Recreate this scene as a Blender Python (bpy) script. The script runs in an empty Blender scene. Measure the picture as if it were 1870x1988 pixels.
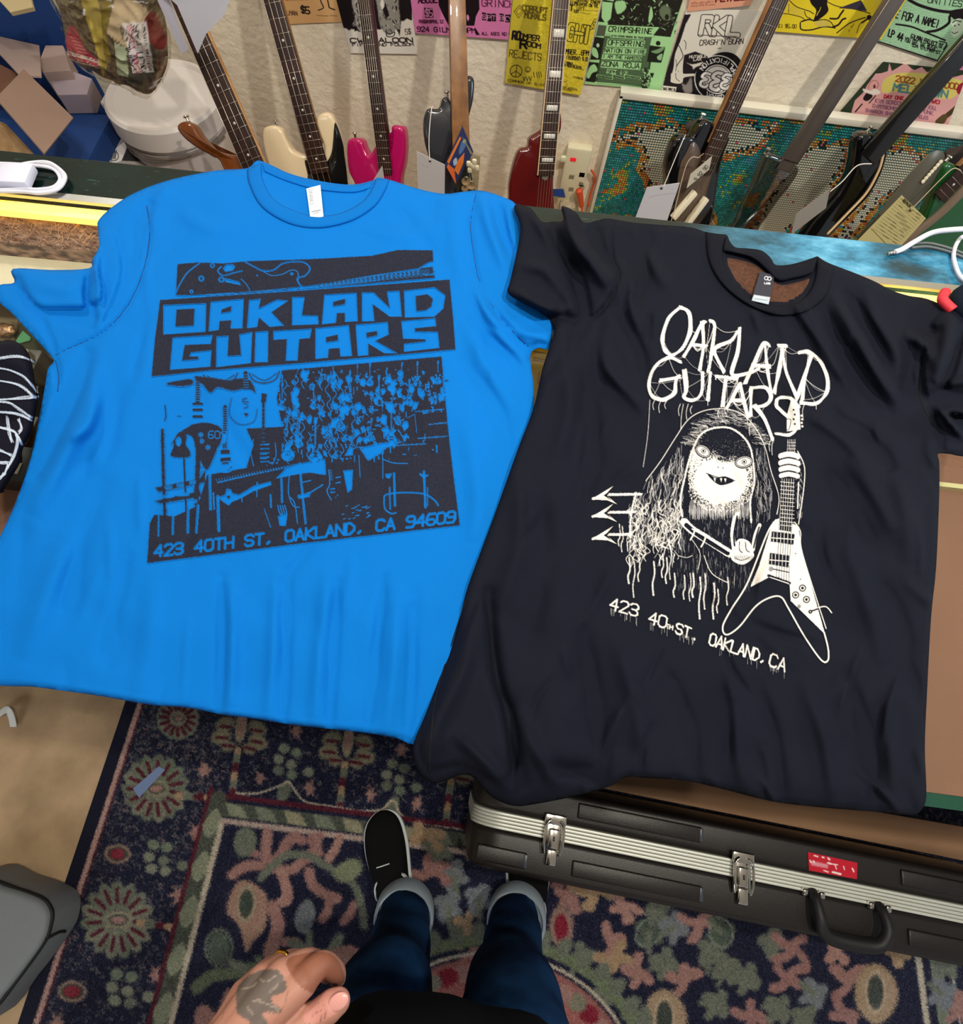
import bpy, bmesh, math, random
import numpy as np
from mathutils import Vector, Matrix, geometry as mgeo

random.seed(7); RNG = np.random.RandomState(11)
scene = bpy.context.scene
COL = scene.collection

# ------------------------------------------------------------------ camera
W_IMG, H_IMG = 1870.0, 1988.0
FPX = 1080.0                       # focal length in photograph pixels
CAM_H = 1.52
DEP = math.radians(68.75)          # below the horizon
ROLL = math.radians(6.8)
_F = Vector((0, math.cos(DEP), -math.sin(DEP)))
_u0 = Vector((0, math.sin(DEP), math.cos(DEP)))
_R = (math.cos(ROLL) * Vector((1, 0, 0)) + math.sin(ROLL) * _u0).normalized()
_U = (-math.sin(ROLL) * Vector((1, 0, 0)) + math.cos(ROLL) * _u0).normalized()
CAM = Vector((0, 0, CAM_H))
cd = bpy.data.cameras.new('camera')
cd.sensor_fit = 'HORIZONTAL'; cd.sensor_width = 36.0
cd.lens = 36.0 * FPX / W_IMG
cd.clip_start = 0.02; cd.clip_end = 60
cam = bpy.data.objects.new('camera', cd); COL.objects.link(cam)
m3 = Matrix((_R, _U, -_F)).transposed()
cam.matrix_world = Matrix.Translation(CAM) @ m3.to_4x4()
scene.camera = cam

# ------------------------------------------------------------------ exposure, world, lights
vs = scene.view_settings
vs.view_transform = 'Standard'; vs.look = 'None'; vs.exposure = 0.0; vs.gamma = 1.0
vs.use_curve_mapping = False
scene.cycles.max_bounces = 8

world = bpy.data.worlds.new('room_air'); scene.world = world
world.use_nodes = True
bg = world.node_tree.nodes['Background']
bg.inputs[0].default_value = (0.93, 0.96, 1.0, 1); bg.inputs[1].default_value = 0.34

def area_light(name, loc, target, sx, sy, power, color):
    l = bpy.data.lights.new(name, 'AREA'); l.shape = 'RECTANGLE'; l.size = sx; l.size_y = sy
    l.energy = power; l.color = color
    o = bpy.data.objects.new(name, l); COL.objects.link(o)
    o.location = loc
    d = Vector(target) - Vector(loc)
    o.rotation_euler = d.to_track_quat('-Z', 'Y').to_euler()
    return o
# a shop ceiling lamp over the counter, track lamps that rake the wall, daylight from the shop front
area_light('ceiling_lamp', (-1.15, 1.35, 2.3), (0.0, 0.3, 0.9), 0.18, 0.18, 13, (1.0, 0.96, 0.90))
area_light('track_lamp', (0.85, 0.25, 2.75), (0.5, 1.8, 0.4), 0.08, 0.08, 31, (1.0, 0.93, 0.80))
area_light('track_lamp', (0.15, 0.10, 2.75), (0.3, 1.8, 0.4), 0.08, 0.08, 19, (1.0, 0.93, 0.80))
area_light('shop_front_daylight', (-1.6, -2.2, 2.3), (0.2, 0.0, 0.6), 1.4, 1.0, 15, (0.90, 0.95, 1.0))
area_light('added_grazing_light', (2.5, 0.75, 1.75), (0.4, 0.2, 0.9), 0.5, 0.6, 15, (0.62, 0.80, 1.0))  # unseen grazing light from the right, added to bring out the shirt folds

# ------------------------------------------------------------------ projection helpers (used once, to measure real positions)
def ray(px, py):
    return (_F + _R * ((px - W_IMG / 2) / FPX) - _U * ((py - H_IMG / 2) / FPX))
def at_z(px, py, z):
    d = ray(px, py); return CAM + d * ((z - CAM_H) / d.z)
def at_y(px, py, y):
    d = ray(px, py); return CAM + d * (y / d.y)
def at_d(px, py, dist):            # at axial distance
    return CAM + ray(px, py) * dist
_Fn, _Rn, _Un = np.array(_F), np.array(_R), np.array(_U)
def rays_np(px, py):
    px = np.asarray(px, float); py = np.asarray(py, float)
    return (_Fn[None] + _Rn[None] * ((px - W_IMG / 2) / FPX)[:, None] - _Un[None] * ((py - H_IMG / 2) / FPX)[:, None])
def proj_np(P):
    Q = P - np.array([0, 0, CAM_H]); a = Q @ _Fn
    return W_IMG / 2 + FPX * (Q @ _Rn) / a, H_IMG / 2 - FPX * (Q @ _Un) / a
def proj(p):
    x, y = proj_np(np.array([list(p)])); return float(x[0]), float(y[0])

# ------------------------------------------------------------------ colour and materials
def s2l(c):
    c = np.asarray(c, float)
    return np.where(c <= 0.04045, c / 12.92, ((np.maximum(c, 0) + 0.055) / 1.055) ** 2.4)
def hx(h):
    h = h.lstrip('#'); return tuple(int(h[i:i + 2], 16) / 255 for i in (0, 2, 4))
def lin(h):
    c = hx(h) if isinstance(h, str) else h
    return tuple(float(v) for v in s2l(c)) + (1.0,)
_M = {}
def mat(name, color='#808080', rough=0.5, metal=0.0, bump=0.0, bscale=200, var=0.0, vscale=20, coat=0.0,
        trans=0.0, ior=1.45, emit=None, estr=0.0, attr=None, sheen=0.0, color2=None, spec=0.5, thresh=None, stretch=None):
    if name in _M: return _M[name]
    m = bpy.data.materials.new(name); m.use_nodes = True
    nt = m.node_tree; b = nt.nodes['Principled BSDF']
    b.inputs['Roughness'].default_value = rough; b.inputs['Metallic'].default_value = metal
    b.inputs['Coat Weight'].default_value = coat; b.inputs['Transmission Weight'].default_value = trans
    b.inputs['IOR'].default_value = ior; b.inputs['Specular IOR Level'].default_value = spec
    if sheen: b.inputs['Sheen Weight'].default_value = sheen; b.inputs['Sheen Roughness'].default_value = 0.5
    b.inputs['Base Color'].default_value = lin(color)
    tc = nt.nodes.new('ShaderNodeTexCoord'); src = tc.outputs['Object']
    if stretch:
        mp = nt.nodes.new('ShaderNodeMapping'); mp.inputs['Scale'].default_value = stretch
        nt.links.new(src, mp.inputs[0]); src = mp.outputs[0]
    cur = None
    if attr:
        a = nt.nodes.new('ShaderNodeAttribute'); a.attribute_name = attr; cur = a.outputs['Color']
        nt.links.new(cur, b.inputs['Base Color'])
    if var or color2:
        n = nt.nodes.new('ShaderNodeTexNoise'); n.inputs['Scale'].default_value = vscale; n.inputs['Detail'].default_value = 6
        nt.links.new(src, n.inputs['Vector'])
        r = nt.nodes.new('ShaderNodeValToRGB')
        lo, hi = thresh if thresh else (0.3, 0.7)
        r.color_ramp.elements[0].position = lo; r.color_ramp.elements[1].position = hi
        if color2:
            r.color_ramp.elements[0].color = lin(color); r.color_ramp.elements[1].color = lin(color2)
            nt.links.new(n.outputs[0], r.inputs[0]); nt.links.new(r.outputs[0], b.inputs['Base Color'])
        else:
            r.color_ramp.elements[0].color = (1 - var,) * 3 + (1,); r.color_ramp.elements[1].color = (1 + var,) * 3 + (1,)
            mx = nt.nodes.new('ShaderNodeMix'); mx.data_type = 'RGBA'; mx.blend_type = 'MULTIPLY'
            mx.inputs[0].default_value = 1.0
            if cur: nt.links.new(cur, mx.inputs[6])
            else: mx.inputs[6].default_value = lin(color)
            nt.links.new(n.outputs[0], r.inputs[0]); nt.links.new(r.outputs[0], mx.inputs[7])
            nt.links.new(mx.outputs[2], b.inputs['Base Color'])
    if bump:
        n2 = nt.nodes.new('ShaderNodeTexNoise'); n2.inputs['Scale'].default_value = bscale; n2.inputs['Detail'].default_value = 5
        nt.links.new(src, n2.inputs['Vector'])
        bp = nt.nodes.new('ShaderNodeBump'); bp.inputs['Strength'].default_value = 1.0; bp.inputs['Distance'].default_value = bump
        nt.links.new(n2.outputs[0], bp.inputs['Height']); nt.links.new(bp.outputs[0], b.inputs['Normal'])
    if emit:
        b.inputs['Emission Color'].default_value = lin(emit); b.inputs['Emission Strength'].default_value = estr
    _M[name] = m
    return m

# ------------------------------------------------------------------ object helpers
def tag(o, label=None, cat=None, group=None, kind=None):
    if label: o['label'] = label
    if cat: o['category'] = cat
    if group: o['group'] = group
    if kind: o['kind'] = kind
    return o
def empty(name, loc, label, cat, group=None):
    o = bpy.data.objects.new(name, None); COL.objects.link(o); o.location = loc
    o.empty_display_size = 0.05
    tag(o, label, cat, group); return o
def mesh_obj(name, verts, faces, m, parent=None, smooth=False):
    me = bpy.data.meshes.new(name); me.from_pydata([tuple(v) for v in verts], [], faces); me.update()
    if smooth: me.polygons.foreach_set('use_smooth', [True] * len(me.polygons))
    if m: me.materials.append(m)
    o = bpy.data.objects.new(name, me); COL.objects.link(o)
    if parent:
        o.parent = parent
        o.matrix_parent_inverse = Matrix.Translation(parent.location).inverted() if parent.type == 'EMPTY' else parent.matrix_basis.inverted()
    return o
def bm_obj(name, bm, m, parent=None, smooth=True):
    me = bpy.data.meshes.new(name); bm.normal_update(); bm.to_mesh(me); bm.free()
    if smooth: me.polygons.foreach_set('use_smooth', [True] * len(me.polygons))
    me.materials.append(m)
    o = bpy.data.objects.new(name, me); COL.objects.link(o)
    if parent:
        o.parent = parent
        o.matrix_parent_inverse = Matrix.Translation(parent.location).inverted() if parent.type == 'EMPTY' else parent.matrix_basis.inverted()
    return o
def autosmooth(o, ang=35):
    try:
        me = o.data
        bm = bmesh.new(); bm.from_mesh(me)
        for e in bm.edges:
            if len(e.link_faces) == 2 and e.calc_face_angle(0) > math.radians(ang): e.smooth = False
        bm.to_mesh(me); bm.free()
    except Exception: pass
    return o
def box_bm(sx, sy, sz, bevel=0.0, seg=2):
    bm = bmesh.new(); bmesh.ops.create_cube(bm, size=1.0)
    bmesh.ops.scale(bm, vec=(sx, sy, sz), verts=bm.verts)
    if bevel: bmesh.ops.bevel(bm, geom=bm.edges[:], offset=bevel, segments=seg, affect='EDGES', profile=0.5)
    return bm
def box(name, c, s, m, parent=None, bevel=0.0, rot=None, seg=2):
    bm = box_bm(*s, bevel=bevel, seg=seg)
    M = (rot.to_4x4() if rot is not None else Matrix.Identity(4))
    bmesh.ops.transform(bm, matrix=Matrix.Translation(Vector(c)) @ M, verts=bm.verts)
    return autosmooth(bm_obj(name, bm, m, parent, smooth=bool(bevel)))
def frame(A, W):                   # columns: W across, N out, A along
    A = Vector(A).normalized(); W = Vector(W); W = (W - A * W.dot(A)).normalized(); N = W.cross(A).normalized()
    return Matrix((W, -N, A)).transposed()
def smooth_path(pts, n=8, closed=False):
    P = [Vector(p) for p in pts]; out = []; L = len(P)
    rng = range(L) if closed else range(L - 1)
    for i in rng:
        if closed: p0, p1, p2, p3 = P[(i - 1) % L], P[i], P[(i + 1) % L], P[(i + 2) % L]
        else: p0, p1, p2, p3 = P[max(i - 1, 0)], P[i], P[i + 1], P[min(i + 2, L - 1)]
        for k in range(n):
            t = k / n
            out.append(0.5 * ((2 * p1) + (p2 - p0) * t + (2 * p0 - 5 * p1 + 4 * p2 - p3) * t * t + (3 * p1 - p0 - 3 * p2 + p3) * t ** 3))
    if not closed: out.append(P[-1])
    return out
def tube(name, pts, r, m, parent=None, n=10, smoothn=8, closed=False, flat=1.0, up=None):
    path = smooth_path(pts, smoothn, closed) if smoothn else [Vector(p) for p in pts]
    L = len(path); rs = r if callable(r) else (lambda t: r)
    verts, faces = [], []
    prev = None
    for i, p in enumerate(path):
        if closed: t = path[(i + 1) % L] - path[i - 1]
        else: t = path[min(i + 1, L - 1)] - path[max(i - 1, 0)]
        if t.length < 1e-9: t = Vector((0, 0, 1))
        t.normalize()
        if up is not None:
            a = Vector(up); a = (a - t * a.dot(t)).normalized()
        elif prev is None:
            a = Vector((0, 0, 1)) if abs(t.z) < 0.9 else Vector((1, 0, 0)); a = (a - t * a.dot(t)).normalized()
        else:
            a = (prev - t * prev.dot(t)).normalized()
        prev = a; b = t.cross(a)
        rr = rs(i / max(L - 1, 1))
        for k in range(n):
            th = 2 * math.pi * k / n
            verts.append(p + a * (math.cos(th) * rr * flat) + b * (math.sin(th) * rr))
    for i in range(L if closed else L - 1):
        for k in range(n):
            j = (i + 1) % L
            faces.append((i * n + k, i * n + (k + 1) % n, j * n + (k + 1) % n, j * n + k))
    if not closed:
        faces.append(tuple(range(n))[::-1]); faces.append(tuple((L - 1) * n + k for k in range(n)))
    return mesh_obj(name, verts, faces, m, parent, smooth=True)
def lathe(name, profile, m, parent=None, n=40, M=Matrix.Identity(4)):
    verts, faces = [], []
    for (r, z) in profile:
        for k in range(n):
            th = 2 * math.pi * k / n; verts.append(M @ Vector((r * math.cos(th), r * math.sin(th), z)))
    for i in range(len(profile) - 1):
        for k in range(n):
            faces.append((i * n + k, i * n + (k + 1) % n, (i + 1) * n + (k + 1) % n, (i + 1) * n + k))
    if profile[0][0] > 1e-6: faces.append(tuple(range(n))[::-1])
    if profile[-1][0] > 1e-6: faces.append(tuple((len(profile) - 1) * n + k for k in range(n)))
    o = mesh_obj(name, verts, faces, m, parent, smooth=True); return autosmooth(o, 40)
def prism(name, pts2, M, th, m, parent=None, bevel=0.0, seg=3, holes=None):
    """outline pts2 (x,z in local plane) extruded along local y by th, centred; M maps local->world"""
    bm = bmesh.new()
    vs_ = [bm.verts.new((p[0], -th / 2, p[1])) for p in pts2]
    f = bm.faces.new(vs_)
    r = bmesh.ops.extrude_face_region(bm, geom=[f])
    bmesh.ops.translate(bm, vec=(0, th, 0), verts=[v for v in r['geom'] if isinstance(v, bmesh.types.BMVert)])
    bmesh.ops.recalc_face_normals(bm, faces=bm.faces)
    if bevel:
        es = [e for e in bm.edges if abs(e.verts[0].co.y - e.verts[1].co.y) < 1e-7]
        bmesh.ops.bevel(bm, geom=es, offset=bevel, segments=seg, affect='EDGES', profile=0.5)
    bmesh.ops.triangulate(bm, faces=[f for f in bm.faces if len(f.verts) > 4])
    bmesh.ops.transform(bm, matrix=M, verts=bm.verts)
    return autosmooth(bm_obj(name, bm, m, parent), 50)

# ------------------------------------------------------------------ numpy drawing board: works in photograph pixels
class Board:
    def __init__(s, x0, y0, x1, y1, bgc, sc=1.0):
        s.x0, s.y0, s.x1, s.y1, s.sc = x0, y0, x1, y1, sc
        s.w = int((x1 - x0) * sc) + 1; s.h = int((y1 - y0) * sc) + 1
        s.im = np.empty((s.h, s.w, 3)); s.im[:] = hx(bgc) if isinstance(bgc, str) else bgc
    def _c(s, c): return np.array(hx(c) if isinstance(c, str) else c)
    def _win(s, xa, ya, xb, yb):
        i0 = max(int((ya - s.y0) * s.sc) - 1, 0); i1 = min(int((yb - s.y0) * s.sc) + 2, s.h)
        j0 = max(int((xa - s.x0) * s.sc) - 1, 0); j1 = min(int((xb - s.x0) * s.sc) + 2, s.w)
        if i1 <= i0 or j1 <= j0: return None
        Y, X = np.mgrid[i0:i1, j0:j1]
        return slice(i0, i1), slice(j0, j1), X / s.sc + s.x0, Y / s.sc + s.y0
    def _mix(s, sl, cov, c):
        cov = np.clip(cov, 0, 1)[..., None]; s.im[sl] = s.im[sl] * (1 - cov) + s._c(c) * cov
    def line(s, pts, w, c, a=1.0, closed=False, jit=0.0):
        if closed: pts = list(pts) + [pts[0]]
        for (ax, ay), (bx, by) in zip(pts[:-1], pts[1:]):
            r = w / 2 + 1 + jit
            q = s._win(min(ax, bx) - r, min(ay, by) - r, max(ax, bx) + r, max(ay, by) + r)
            if q is None: continue
            si, sj, X, Y = q; dx, dy = bx - ax, by - ay; L = dx * dx + dy * dy + 1e-9
            t = np.clip(((X - ax) * dx + (Y - ay) * dy) / L, 0, 1)
            d = np.hypot(X - ax - t * dx, Y - ay - t * dy)
            if jit: d = d + RNG.normal(0, jit, d.shape)
            s._mix((si, sj), ((w / 2 - d) * s.sc + 0.5) * a if a == 1 else np.clip((w / 2 - d) * s.sc + 0.5, 0, 1) * a, c)
    def curve(s, pts, w, c, n=6, closed=False, a=1.0, jit=0.0):
        P = smooth_path([(p[0], p[1], 0) for p in pts], n, closed)
        s.line([(p.x, p.y) for p in P], w, c, a=a, closed=closed, jit=jit)
    def poly(s, pts, c, a=1.0, jit=0.0):
        xs = [p[0] for p in pts]; ys = [p[1] for p in pts]
        q = s._win(min(xs) - 1, min(ys) - 1, max(xs) + 1, max(ys) + 1)
        if q is None: return
        si, sj, X, Y = q
        if jit: X = X + RNG.normal(0, jit, X.shape); Y = Y + RNG.normal(0, jit, Y.shape)
        cov = np.zeros(X.shape); n = len(pts)
        for ox, oy in ((-.25, -.25), (.25, -.25), (-.25, .25), (.25, .25)):
            ins = np.zeros(X.shape, bool); Xo = X + ox / s.sc; Yo = Y + oy / s.sc
            for i in range(n):
                x1, y1 = pts[i]; x2, y2 = pts[(i + 1) % n]
                if y1 == y2: continue
                ins ^= ((y1 > Yo) != (y2 > Yo)) & (Xo < (x2 - x1) * (Yo - y1) / (y2 - y1) + x1)
            cov += ins * 0.25
        s._mix((si, sj), cov * a, c)
    def blob(s, pts, c, a=1.0, n=5, jit=0.0):
        P = smooth_path([(p[0], p[1], 0) for p in pts], n, True); s.poly([(p.x, p.y) for p in P], c, a, jit)
    def disc(s, x, y, r, c, ry=None, rot=0.0, a=1.0, ring=None, jit=0.0):
        ry = ry or r; R = max(r, ry) + 2 + (ring or 0)
        q = s._win(x - R, y - R, x + R, y + R)
        if q is None: return
        si, sj, X, Y = q; cx, sx = math.cos(rot), math.sin(rot)
        u = (X - x) * cx + (Y - y) * sx; v = -(X - x) * sx + (Y - y) * cx
        k = np.hypot(u / r, v / ry); d = (k - 1) * min(r, ry)
        if jit: d = d + RNG.normal(0, jit, d.shape)
        if ring: d = np.abs(d) - ring / 2
        s._mix((si, sj), np.clip(-d * s.sc + 0.5, 0, 1) * a, c)
    def noise(s, amp, cell=1):
        h = s.h // cell + 2; w = s.w // cell + 2
        n = RNG.normal(0, amp, (h, w)); n = np.kron(n, np.ones((cell, cell)))[:s.h, :s.w]
        s.im = np.clip(s.im + n[..., None], 0, 1)
    def text(s, t, p0, p1, hv, w, c, jit=0.0, wob=0.0, outline=None, a=1.0):
        """stroke text; p0->p1 the baseline, hv the vector from baseline to cap height"""
        n = len(t); ux = (p1[0] - p0[0]) / (n * 1.0); uy = (p1[1] - p0[1]) / (n * 1.0)
        for i, ch in enumerate(t.upper()):
            for st in GLYPH.get(ch, ()):
                pts = []
                for (gx, gy) in st:
                    gx = gx / 4 * 0.80 + 0.08; gy = gy / 6
                    jx, jy = (random.uniform(-wob, wob), random.uniform(-wob, wob)) if wob else (0, 0)
                    pts.append((p0[0] + (i + gx) * ux + gy * hv[0] + jx, p0[1] + (i + gx) * uy + gy * hv[1] + jy))
                if outline: s.line(pts, w + outline[1], outline[0], jit=jit)
                s.line(pts, w, c, jit=jit, a=a)
    def scrib(s, p0, p1, h, w, c, n=None):
        """an unreadable line of handwriting"""
        L = math.dist(p0, p1); n = n or max(int(L / 2.2), 2); P = []
        for k in range(n + 1):
            t = k / n; P.append((p0[0] + (p1[0] - p0[0]) * t + random.uniform(-.4, .4), p0[1] + (p1[1] - p0[1]) * t - h * (k % 2) * random.uniform(.4, 1)))
        k = 0
        while k < n:
            m = random.randint(3, 7); s.line(P[k:k + m], w, c, a=.85) if len(P[k:k + m]) > 1 else None; k += m
    def sample(s, px, py):
        fx = np.clip((px - s.x0) * s.sc, 0, s.w - 1.001); fy = np.clip((py - s.y0) * s.sc, 0, s.h - 1.001)
        ix = fx.astype(int); iy = fy.astype(int); tx = (fx - ix)[:, None]; ty = (fy - iy)[:, None]
        I = s.im
        return (I[iy, ix] * (1 - tx) * (1 - ty) + I[iy, ix + 1] * tx * (1 - ty) + I[iy + 1, ix] * (1 - tx) * ty + I[iy + 1, ix + 1] * tx * ty)

def _g(d):
    out = {}
    for k, v in d.items():
        out[k] = [[(int(q[0]), int(q[1])) for q in st.split()] for st in v.split('|')] if v else []
    return out
GLYPH = _g({
 'A': '00 26 40|12 32', 'B': '00 06 36 45 44 33 03|33 42 41 30 00', 'C': '45 36 16 05 01 10 30 41', 'D': '00 06 26 44 42 20 00',
 'E': '46 06 00 40|03 33', 'F': '46 06 00|03 33', 'G': '45 36 16 05 01 10 30 41 43 23', 'H': '00 06|40 46|03 43', 'I': '20 26',
 'J': '46 41 30 10 01', 'K': '00 06|46 03 40', 'L': '06 00 40', 'M': '00 06 23 46 40', 'N': '00 06 40 46', 'O': '10 01 05 16 36 45 41 30 10',
 'P': '00 06 36 45 44 33 03', 'Q': '10 01 05 16 36 45 41 30 10|22 40', 'R': '00 06 36 45 44 33 03|23 40', 'S': '45 36 16 05 04 13 33 42 41 30 10 01',
 'T': '06 46|26 20', 'U': '06 01 10 30 41 46', 'V': '06 20 46', 'W': '06 10 23 30 46', 'X': '00 46|06 40', 'Y': '06 23 46|23 20',
 'Z': '06 46 00 40', '0': '10 01 05 16 36 45 41 30 10', '1': '15 26 20|10 30', '2': '05 16 36 45 44 00 40', '3': '05 16 36 45 44 33 13|33 42 41 30 10 01',
 '4': '30 36 02 42', '5': '46 06 03 33 42 41 30 00', '6': '46 16 04 01 10 30 41 42 33 03', '7': '06 46 20', '8': '13 04 05 16 36 45 44 33 13 02 01 10 30 41 42 33',
 '9': '00 30 42 45 36 16 05 04 13 43', '$': '45 36 16 05 04 13 33 42 41 30 10 01|27 20', '!': '26 22|21 20', '.': '20 21', ',': '21 10', '-': '13 33',
 ' ': '', "'": '26 25', ':': '24 25|21 22', '/': '00 46', '?': '05 16 36 45 44 23 22|21 20', '(': '36 14 12 30', ')': '16 34 32 10', '#': '10 16|30 36|02 42|04 44'})

def set_col(me, cols):
    a = me.color_attributes.new('Col', 'FLOAT_COLOR', 'POINT')
    n = len(me.vertices); buf = np.ones((n, 4), dtype=np.float32); buf[:, :3] = s2l(np.clip(cols, 0, 1))
    a.data.foreach_set('color', buf.ravel())
def fast_mesh(name, V, Fq, m, parent=None, smooth=True):
    me = bpy.data.meshes.new(name)
    me.vertices.add(len(V)); me.vertices.foreach_set('co', np.asarray(V, np.float32).ravel())
    k = Fq.shape[1]; me.loops.add(Fq.size); me.loops.foreach_set('vertex_index', Fq.astype(np.int32).ravel())
    me.polygons.add(len(Fq)); me.polygons.foreach_set('loop_start', (np.arange(len(Fq)) * k).astype(np.int32))
    me.update(calc_edges=True); me.validate()
    me.polygons.foreach_set('use_smooth', np.full(len(me.polygons), smooth))
    if m: me.materials.append(m)
    o = bpy.data.objects.new(name, me); COL.objects.link(o)
    if parent:
        o.parent = parent
        o.matrix_parent_inverse = Matrix.Translation(parent.location).inverted() if parent.type == 'EMPTY' else parent.matrix_basis.inverted()
    return o
def grid_faces(nx, ny):
    i = np.arange(ny - 1)[:, None] * nx + np.arange(nx - 1)[None]
    return np.stack([i, i + nx, i + nx + 1, i + 1], -1).reshape(-1, 4)
def sheet(name, quad, board, m, parent=None, th=0.0006, res=1.0, wave=None, dims=None):
    """paper with real thickness: quad = 4 world corners (TL,TR,BR,BL); its print is sampled from the board"""
    Q = [np.array(list(q)) for q in quad]
    px = [proj(q) for q in quad]
    wpx = max(math.dist(px[0], px[1]), math.dist(px[3], px[2])); hpx = max(math.dist(px[0], px[3]), math.dist(px[1], px[2]))
    nx = max(int(wpx * res), 4); ny = max(int(hpx * res), 4)
    if dims: nx, ny = dims
    u, v = np.meshgrid(np.linspace(0, 1, nx), np.linspace(0, 1, ny))
    u = u.ravel()[:, None]; v = v.ravel()[:, None]
    P = Q[0] * (1 - u) * (1 - v) + Q[1] * u * (1 - v) + Q[2] * u * v + Q[3] * (1 - u) * v
    X, Y = proj_np(P); cols = board.sample(X, Y)
    N = np.cross(Q[1] - Q[0], Q[3] - Q[0]); N /= np.linalg.norm(N)
    if N @ (np.array(CAM) - Q[0]) < 0: N = -N
    if wave is not None: P = P + N * wave(u, v)
    F = grid_faces(nx, ny); n = nx * ny
    P2 = P - N * th; F2 = F[:, ::-1] + n
    ring = np.concatenate([np.arange(nx), np.arange(1, ny) * nx + nx - 1, (ny - 1) * nx + np.arange(nx - 2, -1, -1), np.arange(ny - 2, 0, -1) * nx])
    r2 = np.roll(ring, -1); Fs = np.stack([ring, r2, r2 + n, ring + n], -1)
    o = fast_mesh(name, np.concatenate([P, P2]), np.concatenate([F, F2, Fs]), m, parent, smooth=False)
    back = np.broadcast_to(np.median(cols, 0), cols.shape)
    set_col(o.data, np.concatenate([cols, cols]))
    return o
# ================================================================== THE ROOM
YW = 1.80                           # back wall
ZC = 0.955                          # top of the counter glass
m_paint = mat('wall_paint', '#efe4cf', rough=0.85, bump=0.004, bscale=45, var=0.05, vscale=3)
m_conc = mat('concrete_floor', '#9c8266', rough=0.8, bump=0.0015, bscale=60, color2='#cfb08a', vscale=9, thresh=(0.25, 0.75))
m_print = mat('printed_paper', attr='Col', rough=0.75, spec=0.25)
m_white_paper = mat('white_paper', '#dcdce4', rough=0.8)

def slab(name, c, s, m):
    o = box(name, c, s, m); o['kind'] = 'structure'; return o
# floor: concrete with worn, pitted skin
_b = bmesh.new(); bmesh.ops.create_grid(_b, x_segments=60, y_segments=60, size=3.0)
for v in _b.verts: v.co.z = 0.0
fl = bm_obj('floor', _b, m_conc); fl['kind'] = 'structure'
slab('wall_back', (0, YW + 0.05, 1.4), (6.0, 0.10, 2.8), m_paint)
slab('wall_left', (-3.05, 0, 1.4), (0.10, 6.0, 2.8), m_paint)
slab('ceiling', (0, 0, 2.88), (6.2, 6.0, 0.06), mat('ceiling_paint', '#d8d4cc', rough=0.9))

# ================================================================== THE DISPLAY COUNTER
def thin_glass(name, tint, rough=0.02, refl=0.10):
    if name in _M: return _M[name]
    m = bpy.data.materials.new(name); m.use_nodes = True; nt = m.node_tree; nt.nodes.clear()
    out = nt.nodes.new('ShaderNodeOutputMaterial'); mx = nt.nodes.new('ShaderNodeMixShader')
    tr = nt.nodes.new('ShaderNodeBsdfTransparent'); gl = nt.nodes.new('ShaderNodeBsdfGlossy')
    tr.inputs[0].default_value = lin(tint); gl.inputs['Roughness'].default_value = rough
    lw = nt.nodes.new('ShaderNodeLayerWeight'); lw.inputs['Blend'].default_value = 0.5
    pw = nt.nodes.new('ShaderNodeMath'); pw.operation = 'POWER'; pw.inputs[1].default_value = 4.0
    fr = nt.nodes.new('ShaderNodeMath'); fr.operation = 'MULTIPLY_ADD'; fr.inputs[1].default_value = 0.7; fr.inputs[2].default_value = refl * 0.4
    nt.links.new(lw.outputs['Facing'], pw.inputs[0]); nt.links.new(pw.outputs[0], fr.inputs[0])
    nt.links.new(fr.outputs[0], mx.inputs[0]); nt.links.new(tr.outputs[0], mx.inputs[1]); nt.links.new(gl.outputs[0], mx.inputs[2])
    nt.links.new(mx.outputs[0], out.inputs[0]); _M[name] = m; return m
m_alu = mat('brushed_aluminium', '#b9b9b4', rough=0.3, metal=1.0)
m_rail = None
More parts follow.
